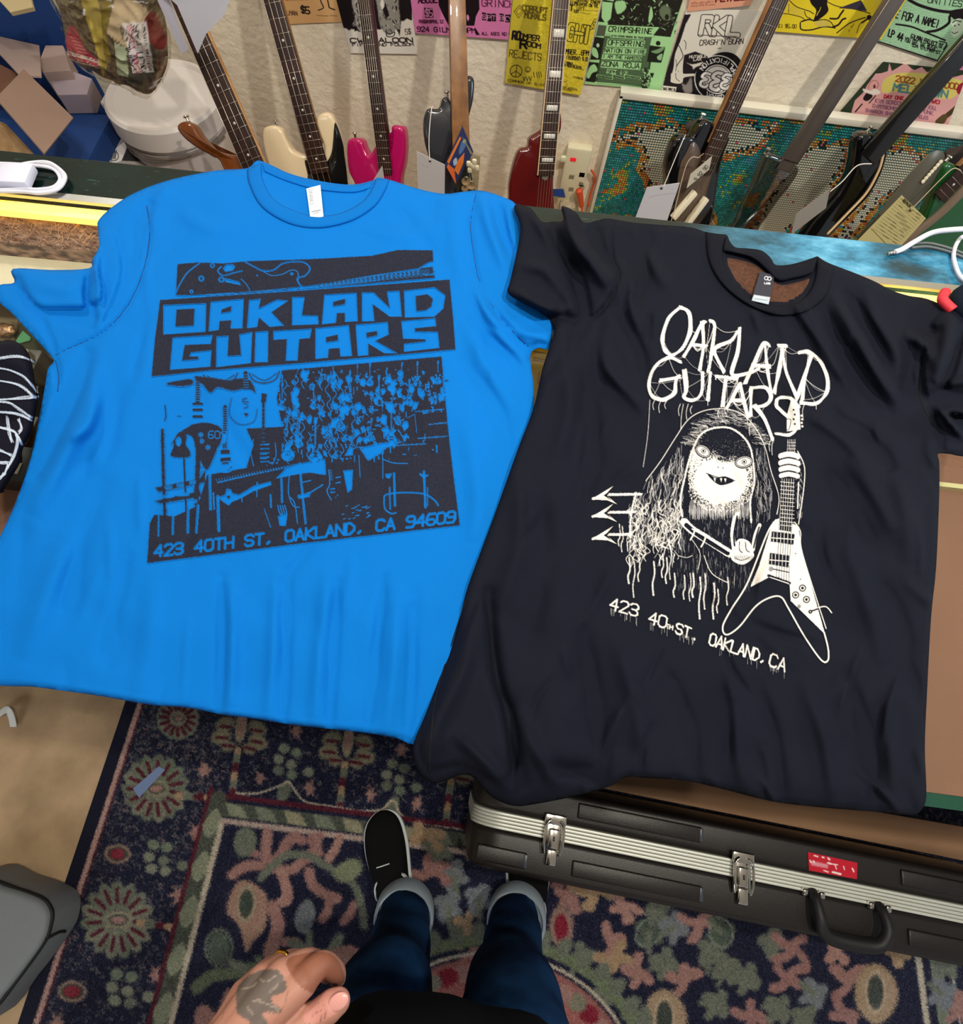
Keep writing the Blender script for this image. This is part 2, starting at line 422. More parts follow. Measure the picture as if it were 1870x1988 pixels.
def rail_material():
    m = bpy.data.materials.new('worn_green_laminate_painted_reflection'); m.use_nodes = True; nt = m.node_tree; b = nt.nodes['Principled BSDF']
    tc = nt.nodes.new('ShaderNodeTexCoord')
    n = nt.nodes.new('ShaderNodeTexNoise'); n.inputs['Scale'].default_value = 9; n.inputs['Detail'].default_value = 9; n.inputs['Roughness'].default_value = 0.65
    mpp = nt.nodes.new('ShaderNodeMapping'); mpp.inputs['Scale'].default_value = (1.0, 2.2, 1)
    nt.links.new(tc.outputs['Object'], mpp.inputs[0]); nt.links.new(mpp.outputs[0], n.inputs['Vector'])
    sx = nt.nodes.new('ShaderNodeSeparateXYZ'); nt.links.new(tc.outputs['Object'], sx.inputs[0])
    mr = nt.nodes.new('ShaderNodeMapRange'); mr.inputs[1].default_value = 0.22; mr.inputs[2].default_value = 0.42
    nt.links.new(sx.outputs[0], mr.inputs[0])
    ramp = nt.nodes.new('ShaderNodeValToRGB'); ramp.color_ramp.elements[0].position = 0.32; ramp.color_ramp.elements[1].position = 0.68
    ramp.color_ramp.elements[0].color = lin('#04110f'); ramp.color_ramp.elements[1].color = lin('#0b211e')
    ramp2 = nt.nodes.new('ShaderNodeValToRGB'); cr = ramp2.color_ramp  # mottled blue on the right paints in the reflection of the sky
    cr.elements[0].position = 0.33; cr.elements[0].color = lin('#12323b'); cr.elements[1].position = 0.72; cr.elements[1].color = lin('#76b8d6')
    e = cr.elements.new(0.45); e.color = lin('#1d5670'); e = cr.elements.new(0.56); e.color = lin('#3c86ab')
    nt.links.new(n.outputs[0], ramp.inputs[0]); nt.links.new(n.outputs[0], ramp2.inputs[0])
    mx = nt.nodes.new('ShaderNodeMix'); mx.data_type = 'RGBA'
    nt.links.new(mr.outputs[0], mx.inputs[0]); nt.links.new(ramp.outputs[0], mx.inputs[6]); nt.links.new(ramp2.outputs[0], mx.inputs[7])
    n2 = nt.nodes.new('ShaderNodeTexNoise'); n2.inputs['Scale'].default_value = 60; n2.inputs['Detail'].default_value = 8
    mp2 = nt.nodes.new('ShaderNodeMapping'); mp2.inputs['Scale'].default_value = (1, 6, 1); mp2.inputs['Rotation'].default_value = (0, 0, 0.7)
    nt.links.new(tc.outputs['Object'], mp2.inputs[0]); nt.links.new(mp2.outputs[0], n2.inputs['Vector'])
    r3 = nt.nodes.new('ShaderNodeValToRGB'); r3.color_ramp.elements[0].position = 0.66; r3.color_ramp.elements[1].position = 0.74
    r3.color_ramp.elements[0].color = (0, 0, 0, 1); r3.color_ramp.elements[1].color = (0.28, 0.28, 0.28, 1)
    nt.links.new(n2.outputs[0], r3.inputs[0])
    mx2 = nt.nodes.new('ShaderNodeMix'); mx2.data_type = 'RGBA'
    nt.links.new(r3.outputs[0], mx2.inputs[0]); nt.links.new(mx.outputs[2], mx2.inputs[6]); mx2.inputs[7].default_value = lin('#5f8f92')
    nt.links.new(mx2.outputs[2], b.inputs['Base Color'])
    b.inputs['Roughness'].default_value = 0.16; b.inputs['Coat Weight'].default_value = 0.0; b.inputs['Specular IOR Level'].default_value = 0.35
    return m
def line_y(p0, p1, z):              # a straight long edge through two photographed points: y as a function of x
    a, b = at_z(*p0, z), at_z(*p1, z); k = (b.y - a.y) / (b.x - a.x)
    return lambda x: a.y + k * (x - a.x)
y_back = line_y((0, 293), (1500, 450), ZC)
y_rail = line_y((10, 366), (1860, 556), ZC)
y_front = line_y((0, 1296), (1835, 1543), ZC)
XL, XR = -1.55, 1.45
def strip_box(name, x0, x1, f0, f1, z0, z1, m, parent=None, bevel=0.0):
    bm = bmesh.new(); vv = []
    for z in (z0, z1):
        for (x, f) in ((x0, f0), (x1, f0), (x1, f1), (x0, f1)): vv.append(bm.verts.new((x, f(x), z)))
    for q in ((3, 2, 1, 0), (4, 5, 6, 7), (0, 1, 5, 4), (1, 2, 6, 5), (2, 3, 7, 6), (3, 0, 4, 7)): bm.faces.new([vv[i] for i in q])
    bmesh.ops.recalc_face_normals(bm, faces=bm.faces)
    if bevel: bmesh.ops.bevel(bm, geom=bm.edges[:], offset=bevel, segments=2, affect='EDGES', profile=0.5)
    return bm_obj(name, bm, m, parent, smooth=False)
cnt = empty('display_counter', (0, 0.3, 0), 'glass-topped shop display counter with dark green back rail under the shirts', 'counter')
off = lambda f, d: (lambda x: f(x) + d)
strip_box('glass_top', XL, XR, y_front, off(y_rail, -0.004), ZC - 0.008, ZC, thin_glass('counter_glass', '#fbfdfb'), cnt)
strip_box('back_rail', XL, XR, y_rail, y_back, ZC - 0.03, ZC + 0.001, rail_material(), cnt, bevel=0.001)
strip_box('metal_edge_strip', XL, XR, off(y_rail, -0.012), off(y_rail, -0.001), ZC - 0.002, ZC + 0.003, m_alu, cnt)
m_edge = mat('green_glass_edge', '#123f30', rough=0.25, coat=0.2)
strip_box('glass_edge', XL, XR, off(y_front, -0.012), off(y_front, 0.0), ZC - 0.016, ZC + 0.0005, m_edge, cnt)
m_black_lam = mat('black_laminate', '#15140f', rough=0.5)
m_shelf = mat('brown_paper_lining', '#7a5140', rough=0.7, color2='#93674e', vscale=4, thresh=(0.3, 0.7))
strip_box('front_panel', XL, XR, off(y_front, 0.0), off(y_front, 0.015), 0.06, 0.80, m_black_lam, cnt)
strip_box('back_panel', XL, XR, off(y_rail, 0.02), off(y_rail, 0.035), 0.06, ZC - 0.03, m_black_lam, cnt)
strip_box('inner_shelf', XL + .02, XR - .02, off(y_front, 0.0), off(y_rail, 0.02), 0.80, 0.812, m_shelf, cnt)
strip_box('plinth', XL, XR, off(y_front, 0.06), off(y_rail, 0.0), 0.0, 0.06, m_black_lam, cnt)
for x in (XL, XR - 0.02):
    strip_box('end_panel', x, x + 0.02, off(y_front, 0.02), off(y_rail, 0.035), 0.06, ZC - 0.016, m_black_lam, cnt)
m_led = mat('warm_light_tube', '#fff2b0', emit='#ffcb44', estr=2.1, rough=0.4)
strip_box('light_tube', XL + .05, XR - .05, off(y_rail, -0.028), off(y_rail, -0.010), ZC - 0.020, ZC - 0.010, m_led, cnt)
# a metal cross bar seen through the glass
y_div = line_y((0, 740), (1845, 946), 0.822)
strip_box('inner_divider', XL + .05, XR - .05, y_div, off(y_div, 0.007), 0.812, 0.822, mat('cream_edging', '#d9cf9a', rough=0.5), cnt)
# things shown under the glass ------------------------------------------------
m_tinsel = mat('frayed_straw', '#4d3230', rough=0.5, color2='#c9a08a', vscale=130, thresh=(0.40, 0.68), stretch=(0.45, 1.6, 1), bump=0.002, bscale=120)
a, b_, c_, d_ = at_z(-150, 388, 0.925), at_z(235, 424, 0.925), at_z(225, 490, 0.925), at_z(-150, 455, 0.925)
def flat_block(name, quad, z1, m, parent=None, label=None, cat=None, th=None, group=None):
    bm = bmesh.new(); th = th or 0.01
    up = [bm.verts.new(p) for p in quad]; lo = [bm.verts.new(Vector(p) - Vector((0, 0, th))) for p in quad]
    bm.faces.new(up); bm.faces.new(lo[::-1])
    for i in range(4): bm.faces.new([up[(i + 1) % 4], up[i], lo[i], lo[(i + 1) % 4]])
    bmesh.ops.recalc_face_normals(bm, faces=bm.faces)
    bmesh.ops.bevel(bm, geom=bm.edges[:], offset=min(0.0015, th / 5), segments=2, affect='EDGES', profile=0.5)
    o = bm_obj(name, bm, m, parent, smooth=False)
    if label: tag(o, label, cat, group)
    return o
_sm = flat_block('straw_mat', [a, b_, c_, d_], 0, m_tinsel, None, 'brown shiny straw mat glowing under the counter glass behind the light tube', 'mat', th=0.03)
_r = random.Random(2); _SV = []; _SF = []
for _ in range(420):
    px_, py_ = _r.uniform(-60, 225), 0; py_ = 396 + (px_ + 60) * .11 + _r.uniform(0, 58); an = _r.gauss(.9, .7); l = _r.uniform(10, 42)
    p0_, p1_ = at_z(px_, py_, 0.927), at_z(px_ + l * math.cos(an), min(py_ + l * math.sin(an) * .6, 402 + (px_ + 60) * .11 + 62), 0.930); dd = (p1_ - p0_).cross(Vector((0, 0, 1))); 
    if dd.length < 1e-6: continue
    dd = dd.normalized() * .0004; up_ = Vector((0, 0, .0006)); n_ = len(_SV); _SV += [p0_ - dd, p0_ + dd, p0_ + up_, p1_ - dd, p1_ + dd, p1_ + up_]; _SF += [(n_, n_ + 3, n_ + 5, n_ + 2), (n_ + 1, n_ + 2, n_ + 5, n_ + 4), (n_, n_ + 1, n_ + 4, n_ + 3)]
_o = mesh_obj("straw_fibres", _SV, _SF, mat('pale_straw', '#d8ab90', rough=.4, color2='#7a4a44', vscale=60), _sm); _o['kind'] = 'stuff'
q = [at_z(-150, 458, 0.90), at_z(235, 490, 0.90), at_z(235, 580, 0.90), at_z(-150, 552, 0.90)]
flat_block('wooden_board', q, 0, mat('pale_plywood', '#ead9ba', rough=0.6, color2='#f4ead2', vscale=8, stretch=(1, 5, 1)), None, 'pale plywood board lying under the glass above the blue sleeve', 'board', th=0.018)
m_tray = mat('dark_tray', '#3a352c', rough=0.5); m_tray2 = mat('olive_tray', '#565a45', rough=0.5)
q = [at_z(-120, 560, 0.825), at_z(40, 590, 0.825), at_z(22, 690, 0.825), at_z(-140, 690, 0.825)]
flat_block('shallow_tray', q, 0, mat('taupe_tray', '#8a7a62', rough=0.5), None, 'taupe shallow tray holding crumpled foil at the left edge under the glass', 'tray', th=0.012)
q = [at_z(45, 610, 0.825), at_z(115, 640, 0.825), at_z(115, 700, 0.825), at_z(20, 690, 0.825)]
flat_block('shallow_tray', q, 0, m_tray2, None, 'olive shallow tray with a green guitar pick beside the blue sleeve', 'tray', th=0.012)
def pebble(name, p, r, m, label, cat, group=None, sq=(1, 0.7, 0.5)):
    bm = bmesh.new(); bmesh.ops.create_icosphere(bm, subdivisions=3, radius=r)
    for v in bm.verts:
        n = v.co.normalized(); k = 1 + 0.22 * math.sin(9 * n.x + 3 * n.y) * math.sin(7 * n.z + 2 + 5 * n.y); v.co = Vector((v.co.x * sq[0], v.co.y * sq[1], v.co.z * sq[2])) * k
    bmesh.ops.translate(bm, vec=p, verts=bm.verts)
    o = bm_obj(name, bm, m); return tag(o, label, cat, group)
m_foil = mat('copper_foil', '#d8a884', rough=0.3, metal=0.8, bump=0.003, bscale=150)
pebble('foil_nugget', at_z(8, 640, 0.835), 0.012, m_foil, 'crumpled copper coloured foil nugget in the taupe tray under the glass', 'foil', sq=(1.4, 0.8, 0.7))
bp = at_z(45, 655, 0.828)
prism('guitar_pick', [(-.008, .009), (.008, .009), (.010, .004), (.001, -.012), (-.010, .004)], Matrix.Translation(bp) @ Matrix.Rotation(math.pi / 2, 4, 'X') @ Matrix.Rotation(0.5, 4, 'Y'), 0.0015, mat('mint_plastic', '#7fd9a0', rough=0.3))
tag(bpy.data.objects['guitar_pick'], 'mint green guitar pick lying in the olive tray under the glass', 'guitar pick')
# small effect boxes between the scribbled cloth and the blue shirt
def pedal(px, py, w, d, colr, label, n_knob=2, z=0.812):
    c = at_z(px, py, z); e = empty('effect_pedal', c, label, 'pedal', 'effect pedals under the counter glass')
    box('housing', c + Vector((0, 0, 0.02)), (w, d, 0.04), mat('housing_' + colr, colr, rough=0.45), e, bevel=0.003)
    for i in range(n_knob):
        lathe('knob', [(0.0, .012), (.006, .012), (.007, 0)], mat('silver_knob', '#cfc6b2', rough=0.3, metal=0.7), e, n=16, M=Matrix.Translation(c + Vector((-w / 2 + w * (i + .5) / n_knob, d * .2, .04))))
    box('front_plate', c + Vector((0, -d * .15, 0.0405)), (w * .8, d * .3, 0.002), mat('lettered_plate', '#8f877a', rough=0.5), e)
pedal(60, 735, .07, .05, '#55504a', 'grey effect pedal under the glass just right of the scribbled cloth top', 3)
pedal(55, 800, .07, .045, '#2c2724', 'dark brown effect pedal between the scribbled cloth and the blue shirt', 3)
pedal(50, 858, .075, .045, '#3c2f2a', 'brown effect pedal under the glass, one below the dark brown one', 4)
pedal(38, 920, .085, .05, '#1e1a18', 'black effect pedal with pale lettered plate, nearest the counter front', 2)
# a pale leaflet seen between the two shirts
bd = Board(1010, 660, 1100, 900, '#eee3b4', 1)
bd.poly([(1020, 660), (1048, 660), (1038, 700), (1020, 690)], '#f2c93a')
for yy in (682, 694, 699): bd.line([(1036, yy), (1066, yy + 6)], 1.4, '#5c4a3a')
bd.scrib((1048, 722), (1044, 750), 5, 1.4, '#b06a50'); bd.scrib((1056, 780), (1040, 800), 4, 1.2, '#b06a50')
q = [at_z(1005, 640, 0.818), at_z(1110, 640, 0.818), at_z(1080, 900, 0.818), at_z(1000, 900, 0.818)]
o = sheet('leaflet', q, bd, m_print); tag(o, 'pale yellow leaflet under the glass in the gap between the two shirts', 'leaflet')

# ================================================================== FLYERS ON THE WALL
YP = YW - 0.004
def flyer(label, quad, bd, res=1.2, name='flyer', lift=0.0, cat='poster'):
    q = [at_y(x, y, YP - lift) for (x, y) in quad]
    o = sheet(name, q, bd, m_print, res=res, th=0.0008)
    tag(o, label, cat, 'punk show flyers on the wall'); return o
K = '#1c1418'
# orange, far left
b1 = Board(500, -80, 700, 60, '#dcae78', 2)
b1.text('GILMAN', (546, 28), (578, 30), (-1, -8), 1.4, '#5a3a2a', jit=.3)
b1.text('$5', (585, 25), (603, 27), (-2, -13), 2.6, K)
b1.curve([(619, -10), (624, 5), (628, 15), (618, 20)], 2.0, K); b1.curve([(634, -8), (638, 8), (640, 15), (650, 19)], 2.2, K)
b1.line([(615, 30), (637, 31)], 1.4, '#8a6848'); b1.line([(641, 30), (654, 31)], 1.4, '#8a6848')
b1.scrib((545, 2), (600, 0), 5, 1.0, '#5a3a2a')
flyer('orange flyer with a bare $5 and stick legs, leftmost on the wall', [(528, -60), (652, -62), (672, 42), (558, 47)], b1)
# white, saloon
b2 = Board(620, -80, 840, 120, '#e9e4da', 2)
b2.poly([(640, -70), (800, -70), (800, 40), (795, 38), (790, 36), (785, 40), (779, 41), (776, 70), (770, 55), (690, 60), (683, 56), (678, 59), (672, 55), (666, 54), (655, 20), (649, 0)], K, jit=.6)
b2.blob([(684, -20), (683, 5), (688, 25), (690, 45), (697, 60), (706, 63), (710, 40), (706, 10), (700, -20)], '#a9a5a0', jit=.8)
b2.blob([(690, -10), (692, 8), (698, 18), (702, 5), (700, -12)], '#dedad2')
b2.blob([(724, -30), (732, 10), (736, 40), (741, 56), (752, 68), (762, 66), (768, 58), (776, 56), (777, 35), (774, 10), (770, -30)], '#9b978f', jit=.8)
for _ in range(120):
    x = random.choice([random.uniform(686, 706), random.uniform(732, 774)]); y = random.uniform(-20, 60)
    b2.line([(x, y), (x + random.uniform(-3, 5), y + random.uniform(2, 8))], random.uniform(.6, 2.2), random.choice([K, K, '#e6e2da', '#5e5a56']))
b2.poly([(742, -10), (747, 12), (742, 20), (738, 8)], '#e9e4da'); b2.poly([(748, 4), (756, 30), (750, 36), (744, 22)], K)
b2.curve([(748, 60), (756, 66), (766, 62), (764, 70), (752, 71), (750, 64)], 1.6, K)
b2.text('CW SALOON', (680, 83), (803, 82), (-1, -8.5), 2.3, K)
b2.text('FIFTH AND FOLSOM', (684, 90), (804, 89), (-1, -5), 1.3, K)
b2.text('5$', (787, 67), (799, 66), (-1, -10), 1.2, K)
flyer('white flyer with dark gargoyle drawing and saloon address below', [(637, -62), (790, -62), (811, 105), (680, 103)], b2, lift=.002)
# pink
b3 = Board(780, -80, 1020, 90, '#dd7fb4', 2)
b3.text('ABUSE', (812, 6), (850, 5), (-1, -12), 2.6, '#3a1028')
b3.poly([(823, 15), (840, 16), (842, 34), (826, 35)], '#3a1028'); b3.text('$5', (826, 32), (841, 32), (-1, -14), 1.6, '#f0a0cc')
b3.text('FRIDAYAPRIL 12', (814, 45), (861, 45), (-.5, -6), 1.5, '#3a1028')
b3.text('924 GILMAN 8PM', (810, 61), (924, 64), (-.8, -9), 2.0, '#3a1028')
b3.poly([(850, -20), (852, 10), (860, 28), (869, 45), (874, 55), (884, 58), (905, 50), (921, 50), (924, 32), (931, 18), (930, -5), (926, -30), (850, -30)], '#1a0c14')
for yy in (12, 22, 34, 45): b3.poly([(897, yy - 2), (903, yy - 1), (903, yy + 2), (897, yy + 2)], '#ea8fc0')
b3.blob([(908, 28), (911, 34), (909, 41), (906, 34)], '#ea8fc0')
b3.poly([(923, 54), (932, 68), (924, 68)], '#1a0c14')
b3.text('GRINCH', (935, 12), (1000, 15), (0, -13), 1.7, '#3a1028')
for i, (x, y) in enumerate(((936, 24), (946, 26), (955, 26), (970, 26), (981, 28), (987, 28))):
    b3.poly([(x, y), (x + 8, y + 1), (x + 8, y + 16), (x, y + 15)], '#1a0c14'); b3.text('SPTBOY'[i], (x, y + 12), (x + 8, y + 13), (0, -8), 1.2, '#f0a0cc')
b3.text('ALL AGES NO NAZIS', (935, 68), (1010, 70), (0, -6), 1.2, '#3a1028', wob=.3)
flyer('bright pink flyer with black silhouettes and a 924 address line', [(789, -62), (1000, -62), (987, 77), (806, 64)], b3, lift=.004)
# yellow, rejects
b4 = Board(960, -80, 1200, 200, '#e3cf3a', 2); b4.noise(.03, 6)
b4.blob([(998, -10), (985, 60), (980, 160), (1000, 175), (1040, 180), (1050, 100), (1040, 20), (1015, 20), (1015, -5)], '#c4b13a', a=.6)
b4.line([(998, 22), (1009, 10), (1018, 21), (1007, 35)], 1.4, '#6b5a1e', closed=True); b4.line([(1002, 22), (1009, 15), (1014, 21), (1007, 29)], 1.2, '#6b5a1e', closed=True)
b4.text('CORRUPT', (1014, 20), (1064, 26), (0, -10), 2.4, '#6b5a1e', jit=.4); b4.text('MORALS', (1018, 34), (1060, 40), (1, -11), 2.6, '#6b5a1e', jit=.4)
b4.text('RO', (994, 76), (1010, 77), (2, -15), 4.2, K); b4.text('OMPER', (1008, 75), (1048, 80), (1, -10), 2.2, K)
b4.text('R', (1009, 93), (1024, 94), (1, -15), 4.6, K); b4.text('OOM', (1023, 89), (1050, 95), (1, -9), 2.4, K)
b4.text('REJECTS', (988, 110), (1052, 119), (1, -14), 1.5, '#3a2a1a', wob=.6)
b4.disc(1002, 138, 11.5, K, ring=1.4); b4.line([(1004, 127), (1001, 149)], 1.2, K); b4.line([(1002, 138), (992, 144)], 1.2, K); b4.line([(1002, 138), (1012, 146)], 1.2, K)
b4.disc(1025, 135, 5.2, K, ring=1.0); b4.curve([(1022, 136), (1025, 139), (1028, 136)], 1, K); b4.disc(1023, 133, .8, K); b4.disc(1027, 133, .8, K)
for x in (1016, 1022, 1028): b4.curve([(x, 149), (x + 2, 157), (x + 4, 149)], 1.2, '#3a2a1a')
for x in (1036, 1042, 1046, 1050): b4.line([(x, 140), (x + 1.5, 149 + (x % 5))], 1.3, '#3a2a1a')
b4.text('CORNER OF SIXTH ST BETWEEN', (986, 158), (1120, 176), (0, -4), 1.0, '#4a3a1a', wob=.5)
b4.text('MUSEUM', (1095, 8), (1120, 11), (1, -8), 1.2, K); b4.text('EXIT', (1092, 19), (1112, 21), (1, -11), 2.6, K)
b4.text('BEHIND TOWERS', (1120, 3), (1168, 8), (0, -6), 1.1, K, wob=.3); b4.text('AIRPORT ON THE', (1120, 11), (1162, 15), (0, -6), 1.1, K, wob=.3)
b4.text('LEFT', (1120, 19), (1135, 21), (0, -6), 1.1, K); b4.line([(1136, 20), (1164, 22)], .9, '#5a4a1a')
b4.text('EAT', (1115, 24), (1124, 26), (0, -5), 1.3, K); b4.line([(1126, 24), (1145, 28)], .9, '#5a4a1a')
b4.text('NIGHT', (1070, 71), (1145, 84), (5, -30), 5.6, '#e3cf3a', outline=(K, 3.0))
b4.text('E', (1148, 50), (1160, 58), (7, -12), 2.6, '#e3cf3a', outline=(K, 2.2))
b4.text('REMEMBER..8PM', (1078, 103), (1143, 108), (1, -9), 1.6, K, wob=.4); b4.text('DEC 23 (THURSDAY) $.00', (1080, 113), (1142, 119), (0, -7), 1.1, K, wob=.4)
b4.text('CORRUPT MORALS....', (1084, 121), (1120, 127), (0, -4), 1.0, K, wob=.4); b4.text('ROMPER ROOM REJECTS..', (1084, 126), (1134, 136), (0, -5), 1.1, K, wob=.4)
b4.text('TICKETS', (1114, 151), (1132, 155), (0, -3), .9, '#4a3a1a'); b4.text('AND OTHERS', (1078, 172), (1110, 178), (0, -4), 1, '#8a7020')
for _ in range(26):
    x, y = random.uniform(1076, 1100), random.uniform(145, 172); b4.line([(x, y), (x + 5, y + 1)], .9, '#8a7020')
flyer('yellow hand-lettered flyer with peace sign and Romper Room Rejects', [(1001, -60), (1180, -60), (1127, 185), (981, 161)], b4, lift=.006)
# green, crimpshrine
G = '#aee3a0'
b5 = Board(1110, -80, 1360, 200, G, 2)
b5.poly([(1178, -70), (1330, -70), (1326, 0), (1302, 72), (1262, 68), (1180, 48), (1192, 0)], '#26241e')
b5.poly([(1176, 0), (1192, 3), (1184, 44), (1160, 42), (1165, 0)], '#26241e'); b5.poly([(1169, 3), (1190, 5), (1186, 36), (1176, 46), (1168, 34)], G)
b5.poly([(1162, 48), (1178, 50), (1174, 70), (1157, 70)], '#57604c')
for _ in range(260):
    x, y = random.uniform(1190, 1318), random.uniform(-40, 66); b5.line([(x, y), (x + random.uniform(-5, 5), y + random.uniform(-4, 6))], random.uniform(.8, 3), random.choice([G, '#77906a', '#26241e', '#4a4c40', '#26241e']))
b5.blob([(1194, 5), (1212, 2), (1216, 14), (1208, 24), (1198, 26)], G, jit=.7); b5.blob([(1264, 12), (1268, 30), (1262, 44), (1259, 38)], G); b5.blob([(1290, 10), (1302, 18), (1300, 38), (1286, 36), (1280, 20)], '#6d7a60', jit=1)
b5.disc(1295, 33, 4, '#26241e', ry=5.5)
b5.poly([(1173, 70), (1272, 72), (1262, 134), (1246, 168), (1155, 158), (1166, 110)], '#3a4a34')
for i in range(34):
    y = 66 + i * 3.0; x0 = 1176 - (y - 66) * .17; b5.line([(x0, y), (x0 + 92, y + 7)], 1.0, '#7fa274')
def lab(b, pts, t, base, cap, w, ink='#26301e'):
    b.poly(pts, G); (p0, p1) = base; b.text(t, p0, p1, cap, w, ink)
lab(b5, [(1180, 48), (1281, 53), (1267, 70), (1177, 64)], 'CRIMPSHRINE', ((1181, 61), (1266, 66)), (1.5, -10), 1.7)
lab(b5, [(1186, 66), (1251, 71), (1250, 77), (1185, 73)], 'WITH OTHER BANDS ON TOUR', ((1187, 71), (1249, 75)), (0, -3), .8)
lab(b5, [(1180, 75), (1253, 79), (1250, 94), (1177, 90)], 'OFFSPRING', ((1180, 87), (1250, 91)), (1.5, -10), 1.6)
lab(b5, [(1174, 92), (1256, 95), (1253, 107), (1171, 104)], 'NATION ON FIRE', ((1173, 101), (1254, 105)), (1, -7.5), 1.3)
lab(b5, [(1170, 105), (1248, 109), (1246, 118), (1168, 115)], 'I AM THE HAMSTER', ((1170, 112), (1247, 117)), (1, -6), 1.1)
lab(b5, [(1169, 117), (1246, 122), (1243, 136), (1166, 131)], 'ZONA ROJA', ((1168, 128), (1242, 133)), (1.5, -9.5), 1.6)
lab(b5, [(1179, 134), (1198, 136), (1197, 145), (1177, 143)], '9PM', ((1179, 142), (1197, 144)), (1, -6), 1.1); lab(b5, [(1206, 137), (1219, 138), (1217, 147), (1204, 145)], '$5', ((1206, 144), (1217, 146)), (1, -6), 1.1)
for (x0, x1) in ((1160, 1188), (1191, 1211), (1214, 1242)): b5.line([(x0, 147), (x1, 152)], 5, G); b5.line([(x0 + 1, 147.5), (x1 - 1, 152)], 3.4, '#26301e'); b5.scrib((x0 + 2, 149), (x1 - 2, 153), 2.4, .6, G)
def photo(b, pts, n=40, fg='#20241c', bgc=G):
    b.poly(pts, fg); xs = [p[0] for p in pts]; ys = [p[1] for p in pts]
b5.poly([(1155, 71), (1173, 74), (1165, 116), (1146, 116)], '#20241c'); b5.blob([(1150, 93), (1158, 95), (1162, 108), (1160, 113), (1150, 106)], G); b5.disc(1161, 88, 3, '#c8e0bc', ry=4)
b5.poly([(1144, 120), (1163, 122), (1155, 160), (1137, 158)], '#20241c'); b5.blob([(1145, 130), (1155, 125), (1160, 137), (1150, 142), (1144, 152), (1139, 148)], G)
b5.poly([(1262, 88), (1292, 92), (1284, 122), (1256, 120)], '#20241c'); b5.poly([(1266, 72), (1297, 75), (1292, 92), (1262, 88)], G); b5.disc(1278, 84, 4.5, '#20241c'); b5.blob([(1264, 100), (1276, 96), (1290, 90), (1288, 97), (1276, 104)], '#7fa274'); b5.blob([(1276, 110), (1286, 104), (1284, 116), (1278, 116)], '#9cc690')
b5.blob([(1251, 134), (1256, 132), (1258, 145), (1264, 150), (1258, 170), (1246, 170), (1249, 150)], '#2a3024', jit=1.2); b5.poly([(1260, 141), (1270, 142), (1267, 152)], '#20241c')
for _ in range(30): b5.disc(random.uniform(1248, 1262), random.uniform(135, 168), 1.3, G)
flyer('pale green photocopied flyer listing Crimpshrine and Offspring', [(1184, -60), (1340, -60), (1285, 176), (1135, 163)], b5, lift=.001)
# white RKL flyer
Wp = '#e6e0d2'
b6 = Board(1260, -10, 1520, 210, Wp, 2)
b6.poly([(1324, 28), (1342, 28), (1331, 48), (1322, 80), (1314, 110), (1326, 108), (1350, 100), (1372, 108), (1378, 118), (1402, 103), (1430, 108), (1440, 120), (1420, 192), (1284, 178)], '#221a20', jit=.4)
b6.blob([(1345, 28), (1330, 55), (1321, 80), (1311, 105), (1308, 130), (1303, 150), (1304, 160), (1325, 160), (1326, 130), (1330, 100), (1340, 60), (1360, 30)], Wp)
b6.curve([(1318, 88), (1323, 98), (1326, 110), (1318, 122), (1313, 130)], 1.3, K); b6.curve([(1331, 96), (1332, 84), (1328, 78)], 1.0, K)
b6.curve([(1312, 116), (1314, 124), (1312, 138)], .9, K); b6.curve([(1317, 138), (1320, 146), (1327, 149)], 1.2, K)
b6.blob([(1304, 142), (1315, 138), (1326, 143), (1350, 143), (1352, 147), (1330, 150), (1322, 158), (1308, 160), (1303, 152)], Wp); b6.curve([(1312, 142), (1313, 152), (1320, 158)], .9, K)
b6.blob([(1324, 160), (1332, 165), (1342, 150), (1345, 175), (1336, 184), (1328, 178)], '#8e8784', jit=1)
b6.poly([(1288, 166), (1314, 169), (1312, 178), (1284, 176)], Wp); b6.text('SAT MAY 6', (1288, 174), (1311, 176), (0, -4), 1, K)
b6.text('RKL', (1358, 66), (1436, 68), (6, -33), 8.5, Wp, outline=(K, 3.0))
b6.text("CRASH'N'BURN", (1357, 88), (1443, 85), (2, -10), 1.4, K, wob=.5)
b6.line([(1355, 68), (1430, 71)], 1.2, K)
b6.line([(1407, 75), (1417, 74)], 1.2, K); b6.line([(1394, 94), (1400, 94)], 1.2, K)
b6.text('MUTABLE', (1338, 113), (1372, 111), (1, -5), 1.3, Wp, wob=.4); b6.text('LAX', (1346, 118), (1362, 117), (1, -5), 1.4, Wp)
b6.blob([(1332, 121), (1345, 125), (1366, 120), (1366, 125), (1352, 130), (1346, 135), (1344, 129)], Wp, jit=.5)
b6.line([(1404, 107), (1428, 111)], 1.8, Wp); b6.text('SSSS', (1408, 122), (1430, 124), (2, -10), 1.3, Wp, wob=.5)
b6.blob([(1374, 104), (1380, 108), (1383, 118), (1378, 118)], Wp); b6.line([(1398, 106), (1384, 118)], 2.4, Wp)
flyer('white flyer with outlined RKL lettering over a black drawing', [(1333, 18), (1478, 20), (1437, 196), (1283, 176)], b6, lift=.003)
# salmon flyer above it
b7 = Board(1310, -80, 1500, 40, '#dfa184', 2)
b7.text('PETALUMA', (1389, 4), (1466, -2), (1, -9), 3.0, '#6b1f1f'); b7.scrib((1342, 8), (1385, 5), 4, 1.1, '#8a4a3a'); b7.scrib((1342, 13), (1388, 10), 4, 1.1, '#8a4a3a')
flyer('salmon flyer with dark red lettering above the RKL flyer', [(1350, -60), (1500, -66), (1456, 11), (1334, 23)], b7, lift=.005)
